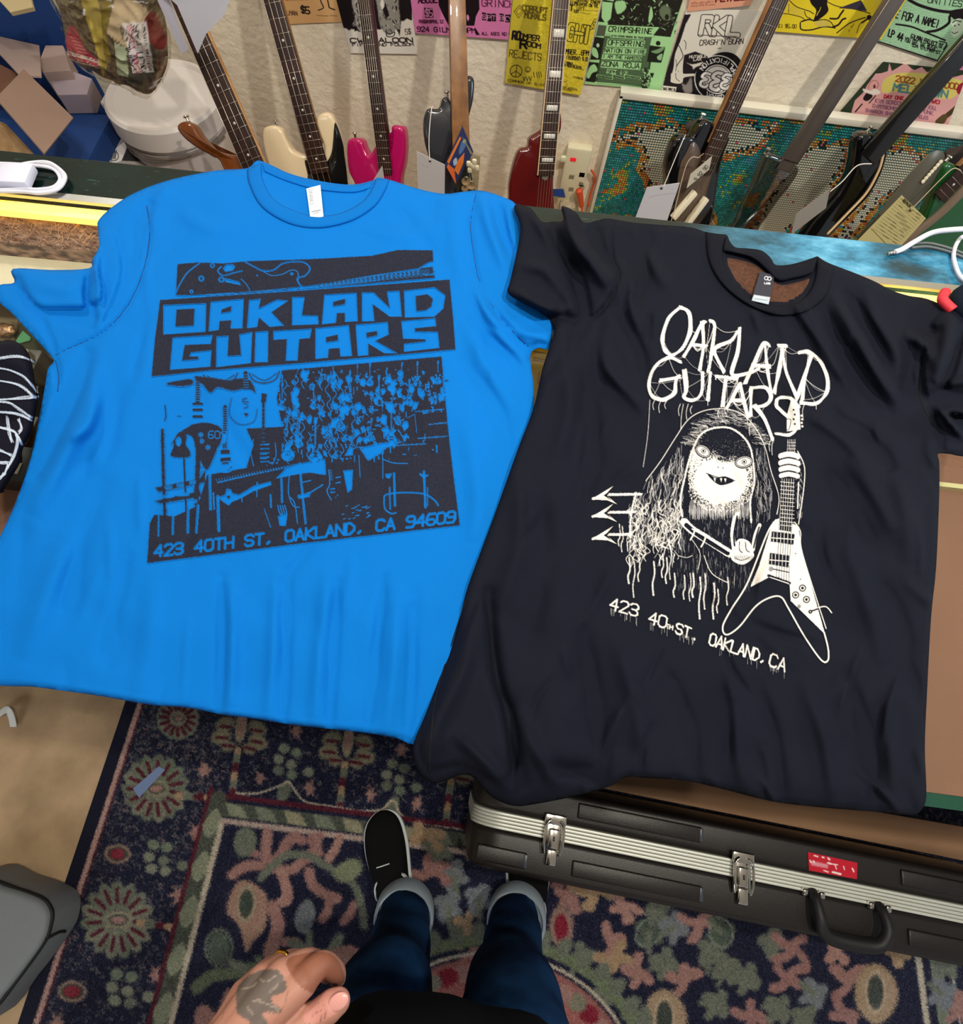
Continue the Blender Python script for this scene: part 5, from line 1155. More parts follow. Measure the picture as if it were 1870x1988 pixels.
class Cloth:
    def __init__(s, outline, folds, opening, lift=None, thick=.005, wob=.0014, amp=2.1, steps=()):
        s.out = sp(outline, 4, True); s.folds = [(sp(p, 4), w, a) for p, w, a in folds]; s.open = sp(opening, 4, True); s.lift = lift; s.thick = thick; s.wob = wob; s.amp = amp; s.steps = [(sp(p, 4, True), a, w) for p, a, w in steps]
    def h(s, X, Y):
        d, _ = poly_dist(s.out + [s.out[0]], X, Y)
        h = .0022 + s.thick * np.sqrt(sstep(0, 13, d))
        for P, w, a in s.folds:
            xs = [p[0] for p in P]; ys = [p[1] for p in P]; r = w * 3
            m = (X > min(xs) - r) & (X < max(xs) + r) & (Y > min(ys) - r) & (Y < max(ys) + r)
            if not m.any(): continue
            dd, t = poly_dist(P, X[m], Y[m]); tp = np.sin(np.pi * np.clip(t, .04, .96)) ** .6
            h[m] += a * s.amp * tp * np.exp(-(dd / w) ** 2)
        h += s.wob * (wav(X, Y, .017, .012, .4) + .6 * wav(X, Y, .031, .022, 2.1)) * sstep(10, 60, d)
        if s.open:
            xs = [p[0] for p in s.open]; ys = [p[1] for p in s.open]
            m = (X > min(xs) - 20) & (X < max(xs) + 20) & (Y > min(ys) - 20) & (Y < max(ys) + 20)
            if m.any():
                Xm, Ym = X[m], Y[m]; ins = poly_in(s.open, Xm, Ym); do, _ = poly_dist(s.open + [s.open[0]], Xm, Ym)
                h[m] -= np.where(ins, sstep(0, 7, do), 0) * (h[m] - .003) * .95
        for P, a, w in s.steps:
            xs = [p[0] for p in P]; ys = [p[1] for p in P]; m = (X > min(xs) - 2) & (X < max(xs) + 2) & (Y > min(ys) - 2) & (Y < max(ys) + 2)
            if m.any(): ins = poly_in(P, X[m], Y[m]); dd, _ = poly_dist(P + [P[0]], X[m], Y[m]); h[m] += np.where(ins, a * sstep(0, w, dd) , 0)
        if s.lift is not None: h += s.lift(X, Y)
        return np.maximum(h, .0046)
    def world(s, X, Y, extra=0.0):
        X = np.asarray(X, float); Y = np.asarray(Y, float)
        h = s.h(X, Y) + extra; r = rays_np(X, Y); z = ZC + h
        ka = (y_front(1.0) - y_front(0.0)); kb = y_front(0.0)
        for _ in range(12):
            t = (z - CAM_H) / r[:, 2]; px_ = r[:, 0] * t; py_ = r[:, 1] * t
            d = np.maximum((kb + ka * px_) - .004 - py_, 0); z = ZC + h - d * d / (d + .05)
        t = (z - CAM_H) / r[:, 2]
        return np.stack([r[:, 0] * t, r[:, 1] * t, z], 1)
    def build(s, name, m, step, label, cat):
        xs = [p[0] for p in s.out]; ys = [p[1] for p in s.out]
        pts = []; edges = []
        L = []
        n = len(s.out)
        for i in range(n):
            a, b = s.out[i], s.out[(i + 1) % n]; k = max(int(math.dist(a, b) / step), 1)
            for j in range(k): L.append((a[0] + (b[0] - a[0]) * j / k, a[1] + (b[1] - a[1]) * j / k))
        gx, gy = np.meshgrid(np.arange(min(xs), max(xs), step), np.arange(min(ys), max(ys), step)); gx = gx.ravel() + (np.floor(gy.ravel() / step) % 2) * step * .5; gy = gy.ravel()
        ins = poly_in(s.out, gx, gy); d, _ = poly_dist(s.out + [s.out[0]], gx, gy); k = ins & (d > step * .6)
        V = [Vector(p) for p in L] + [Vector((a, b)) for a, b in zip(gx[k], gy[k])]
        E = [(i, (i + 1) % len(L)) for i in range(len(L))]
        vo, _, fo, _, _, _ = mgeo.delaunay_2d_cdt(V, E, [], 1, 1e-4)
        A = np.array([(v.x, v.y) for v in vo]); W = s.world(A[:, 0], A[:, 1])
        F = np.array([f for f in fo if len(f) == 3])
        a, b, c = W[F[:, 0]], W[F[:, 1]], W[F[:, 2]]; nz = np.cross(b - a, c - a)[:, 2]
        if nz.mean() < 0: F = F[:, ::-1]
        o = fast_mesh(name, W, F, m); tag(o, label, cat)
        md = o.modifiers.new('cloth_thickness', 'SOLIDIFY'); md.thickness = .0012; md.offset = -1
        return o
    def band(s, name, inner, outer, m, parent, hh=.003, k=7, extra=.0, nseg=90):
        def rs(P, n):
            P = sp(P, 6); L = [0]
            for a, b in zip(P[:-1], P[1:]): L.append(L[-1] + math.dist(a, b))
            u = np.linspace(0, L[-1], n); return np.stack([np.interp(u, L, [p[0] for p in P]), np.interp(u, L, [p[1] for p in P])], 1)
        I, O = rs(inner, nseg), rs(outer, nseg); V = []; X = []; Yv = []; ex = []
        for j in range(k + 1):
            t = j / k; Q = I * (1 - t) + O * t; X.append(Q[:, 0]); Yv.append(Q[:, 1]); ex.append(np.full(nseg, hh * math.sqrt(max(0, 1 - (2 * t - 1) ** 4)) + extra))
        X = np.concatenate(X); Yv = np.concatenate(Yv); ex = np.concatenate(ex)
        O_ = s.open; s.open = None if extra > 0 else O_
        W = s.world(X, Yv, ex - (0 if extra > 0 else 0)); s.open = O_
        F = grid_faces(nseg, k + 1); a, b, c = W[F[:, 0]], W[F[:, 1]], W[F[:, 2]]
        if np.cross(b - a, c - a)[:, 2].mean() < 0: F = F[:, ::-1]
        o = fast_mesh(name, W, F, m, parent); md = o.modifiers.new('rib_thickness', 'SOLIDIFY'); md.thickness = .0025; md.offset = -1
        return o
    def printed(s, name, b, x0, y0, x1, y1, base, ink, m, parent, res=1.0, inkvar=.02):
        nx = int((x1 - x0) * res); ny = int((y1 - y0) * res)
        X, Y = np.meshgrid(np.linspace(x0, x1, nx), np.linspace(y0, y1, ny)); X = X.ravel(); Y = Y.ravel()
        cov = b.sample(X, Y)[:, 0]
        F = grid_faces(nx, ny); keep = cov[F].max(1) > .10; F = F[keep]
        used = np.unique(F); re = np.zeros(nx * ny, int); re[used] = np.arange(len(used)); F = re[F]
        X, Y, cov = X[used], Y[used], cov[used]
        W = s.world(X, Y, .0007)
        c = np.array(hx(base)) * (1 - cov[:, None]) + (np.array(hx(ink)) + RNG.normal(0, inkvar, (len(cov), 1))) * cov[:, None]
        a_, b_, c_ = W[F[:, 0]], W[F[:, 1]], W[F[:, 2]]
        if np.cross(b_ - a_, c_ - a_)[:, 2].mean() < 0: F = F[:, ::-1]
        o = fast_mesh(name, W, F, m, parent); set_col(o.data, c); return o

def cloth_mat(name, c, rough=.85, sheen=.0, wb=.00025):
    return mat(name, c, rough=rough, sheen=sheen, bump=wb, bscale=900, spec=.15)
BLUE = '#006cc2'; BLACK = '#10131f'
m_blue = cloth_mat('blue_cotton', BLUE, sheen=.0); m_blue_rib = cloth_mat('blue_rib', '#0067ba', sheen=.0)
m_blk = cloth_mat('black_cotton', BLACK, sheen=.0); m_blk_rib = cloth_mat('black_rib', '#0e101b', sheen=.0)
m_ink = mat('screen_print_ink', attr='Col', rough=.8, spec=.2)

# ---------------- blue shirt
blue_out = [(505, 312), (495, 314), (478, 327), (420, 331), (330, 349), (262, 374), (215, 404), (191, 428), (190, 445), (192, 480), (178, 505), (172, 521), (100, 524), (25, 522), (28, 548), (0, 553), (-8, 570), (0, 588), (25, 610), (60, 648), (98, 690), (104, 702), (93, 716), (88, 745), (78, 800), (62, 880), (38, 955), (15, 1010), (-15, 1070), (-70, 1170), (-130, 1300), (-60, 1318),
            (0, 1331), (60, 1333), (100, 1338), (200, 1352), (290, 1368), (365, 1374), (430, 1387), (500, 1396), (560, 1406), (640, 1415), (720, 1424), (770, 1433), (812, 1439), (860, 1340), (900, 1250), (950, 1150), (990, 1040), (1010, 950), (1030, 850), (1037, 790), (1035, 740), (1030, 690), (1045, 675), (1066, 676), (1074, 642), (1074, 625), (1050, 590), (1020, 520), (1012, 430), (1001, 396), (975, 382), (935, 370), (900, 372), (860, 376), (810, 366), (760, 350), (735, 345), (724, 350), (690, 358), (650, 356), (600, 347), (560, 336), (530, 322)]
blue_folds = [
 ([(300, 385), (275, 430), (262, 480)], 12, -.004), ([(330, 360), (300, 395), (296, 450)], 12, .002),
 ([(285, 400), (291, 450), (280, 520), (250, 590), (200, 645), (130, 678), (108, 690)], 3.2, -.0022),
 ([(28, 524), (50, 575), (72, 600), (100, 605), (165, 602), (186, 592)], 7, -.006), ([(60, 548), (120, 560), (160, 556)], 14, .002),
 ([(72, 600), (95, 650), (108, 684)], 5, -.004), ([(120, 612), (160, 622), (178, 620), (172, 600)], 12, -.007), ([(190, 440), (186, 520), (190, 590)], 8, .004), ([(170, 530), (168, 580), (178, 600)], 6, -.005),
 ([(170, 690), (150, 740), (125, 800), (95, 860), (70, 920)], 16, -.009), ([(185, 700), (175, 770), (140, 850), (100, 930), (60, 1010)], 24, .006), ([(110, 700), (112, 745)], 6, -.003),
 ([(190, 770), (170, 830), (130, 850)], 14, .004), ([(280, 640), (255, 730)], 8, -.0014), ([(235, 760), (220, 850), (200, 900)], 12, -.0015),
 ([(925, 372), (914, 430), (918, 480), (934, 555), (975, 620), (1026, 676)], 3.2, -.002), ([(935, 380), (950, 440), (985, 530)], 12, .004), ([(960, 385), (975, 440), (1000, 500)], 9, -.004), ([(985, 400), (992, 450), (1004, 500)], 7, .003),
 ([(930, 560), (965, 640), (1010, 690)], 12, .004), ([(970, 600), (1010, 640), (1060, 655)], 10, .004), ([(940, 650), (985, 690), (1020, 740)], 10, -.004), ([(900, 620), (950, 720), (1000, 800)], 16, .003), ([(1030, 672), (1050, 668), (1068, 674)], 5, -.003),
 ([(880, 380), (885, 480), (900, 560)], 16, .002), ([(840, 380), (835, 430)], 14, -.002), ([(900, 700), (960, 800), (985, 900)], 18, -.003), ([(905, 820), (930, 950), (920, 1060)], 22, .003),
 ([(430, 1120), (432, 1250), (425, 1390)], 9, -.0035), ([(450, 1140), (452, 1250), (447, 1385)], 14, .003), ([(558, 1110), (556, 1250), (550, 1405)], 8, -.004), ([(535, 1120), (530, 1260), (520, 1400)], 12, .0025), ([(655, 1130), (648, 1260), (640, 1415)], 9, -.0035), ([(635, 1120), (622, 1250), (610, 1410)], 14, .003),
 ([(745, 1120), (732, 1250), (712, 1424)], 9, -.003), ([(770, 1150), (765, 1280), (750, 1430)], 16, .003), ([(800, 1180), (800, 1300), (790, 1430)], 10, -.003),
 ([(250, 1080), (225, 1180), (190, 1280)], 10, -.002), ([(130, 1050), (90, 1150), (40, 1290)], 24, .003), ([(200, 940), (150, 1080), (120, 1200)], 18, -.002), ([(300, 1120), (290, 1220), (270, 1360)], 22, .002),
 ([(350, 400), (380, 430), (440, 450)], 16, .002), ([(760, 400), (800, 440), (850, 500)], 16, -.0018), ([(700, 440), (760, 455), (830, 450)], 12, .0015), ([(0, 1322), (120, 1332), (300, 1362), (430, 1380), (560, 1399), (720, 1417), (800, 1430)], 5, .0012)]
blue_open = [(508, 320), (512, 350), (537, 388), (585, 411), (620, 417), (662, 411), (700, 391), (720, 366), (727, 352), (690, 362), (650, 360), (600, 352), (560, 341), (530, 328)]
rw = random.Random(18)
for _ in range(46):
    x, y = rw.uniform(40, 1000), rw.uniform(400, 1330); a = rw.gauss(1.7, .4); l = rw.uniform(60, 170)
    blue_folds.append(([(x, y), (x + l * .5 * math.cos(a) + rw.uniform(-8, 8), y + l * .5 * math.sin(a)), (x + l * math.cos(a), y + l * math.sin(a))], rw.uniform(7, 15), rw.choice([-1, 1]) * rw.uniform(.0005, .0013)))
CB = Cloth(blue_out, blue_folds, blue_open, steps=[([(20, 505), (172, 508), (198, 540), (200, 575), (184, 594), (160, 603), (105, 606), (74, 600), (50, 576), (30, 552)], .007, 7), ([(172, 470), (215, 440), (240, 520), (215, 600), (190, 640), (178, 620), (186, 560)], .005, 9), ([(920, 560), (960, 610), (1010, 640), (1074, 640), (1072, 668), (1034, 676), (985, 650), (940, 620)], .004, 9)])
shirt = CB.build('tshirt', m_blue, 5.0, 'bright blue t-shirt with dark block print lying flat on the counter', 'shirt')
CB.band('collar', [(508, 316), (511, 350), (536, 390), (585, 413), (620, 419), (662, 413), (702, 392), (722, 366), (728, 348)], [(480, 328), (484, 358), (508, 402), (560, 434), (618, 443), (680, 430), (726, 402), (748, 370), (756, 349)], m_blue_rib, shirt, hh=.0022, extra=.0006)
CB.band('back_collar', [(510, 317), (535, 326), (565, 339), (605, 351), (650, 359), (690, 361), (724, 352)], [(514, 334), (540, 346), (570, 357), (606, 367), (650, 373), (690, 374), (718, 366)], m_blue_rib, shirt, hh=.002, extra=.0)
lb = Board(590, 355, 635, 430, '#dfe3ec', 3)
lb.text('CANVAS', (604, 398), (600, 364), (-.2, 0), .1, '#9aa0ac'); lb.text('CANVAS', (602, 397), (599, 366), (7, -.6), 1.0, '#7d8694')
for i, yy in enumerate((372, 378, 384, 390, 396)): lb.line([(612, yy), (618, yy - .6)], .8, '#9aa4b4')
lb.line([(606, 411), (622, 408)], 2.2, '#7d8694'); lb.line([(608, 415), (620, 412)], 1.4, '#7d8694')
def label_part(cl, quad, b, m, parent, h0=.0075, name='neck_label'):
    q = [at_z(x, y, ZC + h0 + dz) for (x, y), dz in zip(quad, (.001, .001, .002, .002))]
    return sheet(name, q, b, m, parent, th=.0006, res=1.5)
def seam(cl, pts, m, parent, r=.0007):
    P = np.array(sp(pts, 5)); W = cl.world(P[:, 0], P[:, 1], .0001); return tube('seam', [tuple(w) for w in W], r, m, parent, n=6, smoothn=0)
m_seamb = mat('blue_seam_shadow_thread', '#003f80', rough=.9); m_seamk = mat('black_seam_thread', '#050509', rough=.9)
for pts in ([(285, 400), (291, 450), (280, 520), (250, 590), (200, 645), (130, 678), (108, 690)], [(925, 374), (914, 430), (918, 480), (934, 555), (975, 620), (1026, 672)]): seam(CB, pts, m_seamb, shirt)
for pts in ([(108, 700), (114, 730), (112, 760)], [(480, 332), (484, 358), (508, 402), (560, 434), (618, 443), (680, 430), (726, 402), (748, 370), (754, 352)]): seam(CB, pts, m_seamb, shirt, .0005)
label_part(CB, [(595, 366), (622, 359), (628, 420), (603, 426)], lb, m_print, shirt)

class Ink(Board):
    def __init__(s, x0, y0, x1, y1, sc, org, k):
        super().__init__(x0, y0, x1, y1, (0, 0, 0), sc); s.org = org; s.k = k
    def m(s, P): return [(s.org[0] + x / s.k, s.org[1] + y / s.k) for x, y in P]
    def P(s, pts, v=1, **k): s.poly(s.m(pts), (v,) * 3, **k)
    def B(s, pts, v=1, **k): s.blob(s.m(pts), (v,) * 3, **k)
    def L(s, pts, w, v=1, **k): s.line(s.m(pts), w / s.k, (v,) * 3, **k)
    def C(s, pts, w, v=1, **k): s.curve(s.m(pts), w / s.k, (v,) * 3, **k)
    def D(s, x, y, r, v=1, ry=None, **k):
        (px, py), = s.m([(x, y)]); s.disc(px, py, r / s.k, (v,) * 3, ry=(ry / s.k if ry else None), **k)
ib = Ink(280, 478, 900, 1100, 2, (270, 460), 2.877)
r_ = random.Random(3)
# top strip with the long guitar
ib.P([(215, 152), (330, 142), (470, 148), (610, 135), (1000, 122), (1300, 105), (1450, 72), (1640, 75), (1652, 228), (1400, 250), (1100, 275), (700, 305), (400, 325), (205, 325)], jit=.35)
ib.C([(205, 315), (225, 270), (270, 200), (340, 145)], 7, 0); ib.C([(595, 140), (650, 170), (690, 188), (750, 185), (800, 150), (860, 138), (920, 142), (955, 175), (930, 215), (885, 230), (895, 262), (915, 280)], 8, 0)
ib.C([(460, 165), (440, 190), (470, 215), (530, 200), (575, 190)], 7, 0); ib.C([(690, 190), (740, 215), (800, 208), (850, 185), (885, 195), (890, 240)], 4, 0); ib.C([(570, 235), (600, 265), (620, 300)], 4, 0)
for (x, y, r) in ((410, 160, 14), (518, 165, 14), (348, 232, 17), (460, 238, 17), (293, 305, 11)): ib.D(x, y, r, 0); ib.D(x, y, r * .45, 1)
ib.P([(470, 175), (490, 150), (540, 165), (520, 190), (480, 195)], 0, jit=.6); ib.P([(480, 230), (560, 250), (570, 270), (530, 262), (480, 250)], 0, jit=.5); ib.D(853, 205, 9, 0); ib.D(660, 215, 5, 0)
ib.P([(220, 330), (500, 312), (700, 298), (960, 272), (1300, 215), (1560, 175), (1620, 140), (1650, 135), (1650, 215), (1620, 215), (1560, 210), (1300, 248), (900, 290), (300, 330)], 0)
for i in range(24):
    t = i / 23; x = 1000 + 560 * t; y = 262 - 78 * t; hh = 14 + 16 * t
    ib.P([(x, y), (x + 18, y - 2), (x + 20, y + hh), (x + 2, y + hh + 2)], .85, jit=.25)
ib.P([(1570, 175), (1640, 165), (1645, 205), (1575, 208)], .9, jit=.5)
for k in range(5): ib.L([(980, 272 + k * 3), (1620, 182 + k * 8)], 1.6, 0)
ib.L([(795, 270), (830, 262), (832, 290), (800, 295)], 5, .9); ib.L([(870, 255), (890, 290)], 5, .9); ib.L([(760, 300), (530, 312)], 3, .8)
# name block
ib.P([(118, 352), (900, 300), (1734, 238), (1752, 420), (1768, 628), (1480, 655), (900, 705), (400, 745), (70, 780), (90, 560)], jit=.35)
LET = [([(135, 380), (375, 370), (372, 530), (135, 545)], [(210, 405), (310, 400), (305, 495), (203, 500)]),
 ([(400, 362), (585, 345), (578, 510), (510, 512), (515, 465), (450, 470), (445, 520), (388, 528)], [(462, 405), (516, 385), (512, 416), (458, 425)]),
 ([(615, 352), (680, 345), (668, 400), (770, 350), (835, 355), (740, 420), (810, 495), (730, 503), (670, 450), (660, 503), (603, 510)], None),
 ([(855, 336), (925, 335), (910, 437), (1000, 440), (1003, 488), (855, 493)], None),
 ([(1035, 322), (1215, 312), (1222, 470), (1150, 475), (1150, 425), (1105, 425), (1100, 480), (1022, 488)], [(1085, 362), (1152, 345), (1150, 376), (1085, 386)]),
 ([(1245, 310), (1310, 310), (1400, 395), (1385, 305), (1455, 300), (1468, 445), (1400, 445), (1305, 375), (1315, 470), (1245, 472)], None),
 ([(1480, 300), (1650, 280), (1712, 325), (1700, 400), (1650, 445), (1485, 450)], [(1545, 330), (1610, 320), (1642, 345), (1632, 390), (1600, 410), (1550, 415)]),
 ([(187, 562), (412, 547), (400, 598), (255, 603), (240, 690), (330, 683), (332, 668), (280, 668), (290, 645), (405, 632), (398, 725), (172, 742)], None),
 ([(432, 555), (500, 552), (495, 665), (570, 660), (560, 545), (632, 530), (625, 705), (430, 728)], None),
 ([(650, 530), (722, 525), (720, 700), (645, 700)], None), ([(750, 525), (965, 512), (955, 565), (895, 570), (885, 690), (820, 692), (825, 570), (750, 575)], None),
 ([(985, 510), (1172, 492), (1190, 665), (1125, 668), (1120, 620), (1060, 625), (1055, 675), (985, 682)], [(1045, 560), (1110, 545), (1112, 578), (1045, 588)]),
 ([(1210, 490), (1390, 475), (1395, 545), (1320, 580), (1445, 650), (1370, 650), (1280, 595), (1282, 660), (1222, 665)], [(1270, 535), (1330, 525), (1330, 550), (1272, 562)]),
 ([(1465, 470), (1655, 452), (1660, 498), (1540, 510), (1542, 528), (1670, 530), (1678, 620), (1480, 642), (1480, 597), (1600, 583), (1600, 572), (1475, 568)], None)]
for o_, h_ in LET:
    ib.P(o_, 0, jit=.25)
    if h_: ib.P(h_, 1, jit=.25)
# the shop picture
ib.P([(800, 745), (1690, 668), (1710, 900), (1735, 1150), (1765, 1400), (1792, 1610), (900, 1712), (45, 1822), (60, 1600), (85, 1552), (200, 1560), (330, 1500), (380, 1330), (600, 1290), (640, 1160), (600, 1070), (800, 1060), (770, 900)], jit=.5)
ib.B([(180, 1160), (230, 1090), (330, 1040), (430, 1050), (470, 1100), (430, 1200), (380, 1300), (340, 1240), (300, 1120), (240, 1110)], 1, jit=.6)
def gtr(x, y, s, a, v, neck=3.4, d=1):
    """little guitar: body centre, scale, angle of neck"""
    c, n = math.cos(a), math.sin(a); T = lambda u, w: (x + (u * c - w * n) * s, y + (u * n + w * c) * s)
    ib.B([T(-.5, -.55), T(-.25, -.2), T(-.42, .1), T(-.62, .5), T(-.3, .95), T(.3, .95), T(.62, .5), T(.42, .1), T(.25, -.2), T(.5, -.55), T(.25, -.7), T(.1, -.45), T(-.1, -.45), T(-.25, -.7)], v, jit=.25)
    ib.L([T(0, -.4), T(0, -neck)], .16 * s, v); ib.P([T(-.14, -neck), T(.14, -neck), T(.2, -neck - .5), T(-.1, -neck - .55)], v)
    if s > 22:
        for k in range(9): ib.L([T(-.1, -.6 - k * (neck - .7) / 9), T(.1, -.6 - k * (neck - .7) / 9)], 2.2, 1 - v)
        ib.P([T(-.2, .05), T(.2, .05), T(.2, .16), T(-.2, .16)], 1 - v); ib.P([T(-.2, .32), T(.2, .32), T(.2, .42), T(-.2, .42)], 1 - v)
        if d: ib.D(*T(.35, .65), 3.5, 1 - v); ib.D(*T(.2, .8), 3, 1 - v)
# dark things over the pale left
for (x, w, y0, y1) in ((328, 30, 790, 925), (480, 26, 950, 1190)):
    ib.L([(x, y0), (x, y1)], w * .8, 1, jit=.7)
    for k in range(int((y1 - y0) / 13)): ib.L([(x - w / 2, y0 + 6 + k * 13), (x + w / 2, y0 + 6 + k * 13)], 3, 0)
ib.B([(150, 820), (230, 800), (290, 795), (300, 820), (240, 835)], 1, jit=.9); ib.B([(310, 780), (430, 790), (500, 800), (560, 790), (620, 800), (650, 870), (580, 850), (520, 860), (440, 840), (400, 870), (360, 830)], 1, jit=1.0)
for (cx_, cy_, r) in ((455, 760, 95), (700, 750, 85)): ib.C([(cx_ - r, cy_ + 10), (cx_ - r * .7, cy_ + 50), (cx_, cy_ + 66), (cx_ + r * .7, cy_ + 46), (cx_ + r, cy_)], 6, 1); ib.C([(cx_ - r * .8, cy_ + 15), (cx_, cy_ + 50), (cx_ + r * .8, cy_ + 10)], 4, 1)
ib.L([(595, 760), (600, 900)], 24, 1); [ib.L([(584, 770 + k * 14), (612, 770 + k * 14)], 3, 0) for k in range(10)]
ib.B([(520, 880), (600, 850), (650, 880), (655, 1000), (590, 1050), (515, 1000)], 0); ib.C([(515, 900), (505, 990), (560, 1045), (640, 1030), (660, 960)], 3, 1); ib.P([(585, 985), (600, 1005), (612, 985)], 1); ib.L([(600, 900), (580, 905), (580, 920), (610, 920)], 5, 1); ib.L([(585, 930), (605, 930), (605, 950), (585, 955)], 4, 1)
for yy in (932, 965, 1003): ib.L([(305, yy), (350, yy)], 14, 1)
ib.L([(215, 1000), (232, 1000)], 4, 1); ib.L([(145, 940), (150, 1000), (143, 1025)], 6, 1)
gtr(480, 1230, 88, -.05, 0, 1.0); ib.P([(455, 1190), (505, 1188), (507, 1210), (457, 1212)], 1); ib.P([(455, 1235), (510, 1230), (512, 1250), (455, 1255)], 1)
gtr(695, 1200, 95, 0, 1, 2.9); ib.C([(640, 1130), (625, 1200), (640, 1280)], 4, 0); ib.C([(760, 1150), (765, 1220), (740, 1280)], 4, 0)
for (x, y) in ((755, 1240), (740, 1262), (770, 1262), (755, 1280), (778, 1245)): ib.D(x, y, 6, 0)
for k in range(5): ib.L([(680, 1160 + k * 24), (725, 1158 + k * 24)], 7, 0)
# figure portrait and 609 with leaves
ib.B([(200, 1130), (225, 1090), (265, 1110), (262, 1160), (285, 1200), (275, 1230), (180, 1225), (190, 1180)], 1, jit=.4); ib.B([(205, 1130), (225, 1115), (238, 1140), (225, 1170), (208, 1160)], 0)
for i, ch in enumerate('609'):
    (px, py), = ib.m([(385 + i * 36, 1125)]); ib.text(ch, (px, py), (px + 12, py), (0, -14), 1.5, (0, 0, 0))
for (x, y) in ((345, 1105), (535, 1080), (350, 1140), (385, 1175), (545, 1115), (512, 1150), (520, 1088)):
    for k in range(7): a = k * .9; ib.L([(x, y), (x + 14 * math.cos(a), y + 14 * math.sin(a))], 5, 0)
# counter edge, benches, legs on the left
ib.C([(420, 1350), (600, 1310), (800, 1270), (900, 1262)], 16, 1); ib.C([(440, 1372), (640, 1325), (880, 1275)], 7, 0, jit=.6)
for k in range(60):
    x = 430 + k * 7.6; ib.L([(x, 1352 - (x - 430) * .19), (x + 5, 1364 - (x - 430) * .19)], 3, k % 2)
ib.C([(250, 1220), (262, 1500), (270, 1650)], 10, 1); ib.C([(130, 1080), (135, 1300), (145, 1560)], 17, 1, jit=.9); ib.C([(300, 1060), (330, 1200), (320, 1450), (330, 1500)], 26, 1, jit=1.2)
ib.P([(90, 1400), (340, 1350), (370, 1300), (370, 1370), (110, 1425)], 1, jit=.8); ib.P([(85, 1475), (340, 1420), (350, 1450), (120, 1490)], 1, jit=1)
for (x0, y0, x1, y1, w) in ((110, 1560, 108, 1670, 9), (190, 1560, 188, 1660, 12), (275, 1520, 272, 1650, 14), (330, 1500, 320, 1650, 14), (440, 1450, 446, 1640, 17), (395, 1330, 400, 1520, 15), (700, 1520, 735, 1620, 4), (735, 1440, 738, 1510, 9), (795, 1350, 800, 1480, 12), (900, 1310, 930, 1600, 12), (415, 1430, 420, 1520, 8)):
    ib.L([(x0, y0), (x1, y1)], w, 0, jit=.5)
for (x, y, w) in ((165, 1400, 40), (230, 1388, 40), (300, 1372, 36), (160, 1450, 60), (250, 1440, 60), (200, 1500, 90), (310, 1480, 30)): ib.P([(x - w / 2, y - 8), (x + w / 2, y - 14), (x + w / 2, y + 6), (x - w / 2, y + 10)], 0, jit=1)
ib.P([(440, 1455), (480, 1440), (490, 1405), (515, 1410), (520, 1430), (560, 1440), (640, 1390), (735, 1365), (740, 1385), (640, 1420), (560, 1465), (520, 1480), (500, 1500), (470, 1480)], 0, jit=.4); ib.D(500, 1452, 8, 1)
ib.L([(660, 1370), (658, 1450)], 6, 0); ib.L([(575, 1450), (575, 1480)], 5, 0)
for k in range(4): ib.C([(775 + k * 13, 1500), (785 + k * 13, 1540), (800 + k * 4, 1560)], 6, 0)
ib.P([(775, 1560), (830, 1545), (820, 1615), (785, 1612)], 0, jit=.4); ib.C([(840, 1450), (870, 1490), (885, 1600)], 5, 0); ib.C([(840, 1330), (835, 1430), (860, 1500), (895, 1510)], 5, 0)
ib.P([(765, 1350), (890, 1325), (990, 1310), (1040, 1250), (900, 1260), (820, 1290)], 0, jit=.5); ib.P([(900, 1270), (1040, 1240), (1045, 1330), (910, 1310)], 0, jit=.6); ib.L([(905, 1262), (1080, 1225)], 3, 1)
ib.L([(890, 1450), (960, 1425), (1025, 1385)], 7, 0, jit=.5); ib.L([(915, 1370), (960, 1360)], 5, 0); ib.P([(885, 1440), (960, 1430), (950, 1452), (890, 1462)], 0, jit=.8)
# rows of hanging guitars in blue on the dark right half
for (x, y, s, a, v) in ((800, 930, 40, .0, 0), (870, 800, 26, .3, 0), (975, 930, 34, 0, 0), (1085, 790, 34, 0, 0), (1180, 890, 24, 0, 0), (1290, 800, 34, 0, 0), (1385, 800, 24, 0, 0), (1460, 800, 34, .1, 0), (1555, 800, 36, 0, 0), (1670, 790, 34, 0, 0), (1340, 900, 44, 0, 0), (1420, 920, 34, 0, 0), (1510, 905, 38, 0, 0), (1620, 870, 18, 0, 0),
                        (1700, 870, 22, 0, 0), (895, 1140, 38, 0, 0), (880, 960, 28, 2.9, 0), (830, 1190, 62, -.05, 0), (985, 1200, 66, 0, 0), (1125, 1040, 48, 0, 0), (1060, 1080, 34, 0, 0), (1290, 1110, 34, .1, 0), (1410, 1110, 54, 0, 0), (1300, 960, 24, 0, 0), (1225, 1020, 24, 0, 0), (1150, 1120, 26, .2, 0), (1100, 1210, 30, .1, 0), (1600, 980, 16, 1.5, 0), (1360, 1010, 26, 0, 0), (1450, 1020, 30, .1, 0), (1220, 790, 26, 0, 0), (1010, 800, 22, .2, 0)):
    gtr(x, y, s, a, v, 2.4)
gtr(1080, 1400, 70, -.1, 1, 1.6); ib.C([(1060, 1300), (1065, 1380), (1050, 1420), (1075, 1470)], 5, 0); ib.L([(1100, 1345), (1125, 1340)], 6, 0); ib.L([(1100, 1375), (1125, 1370)], 6, 0)
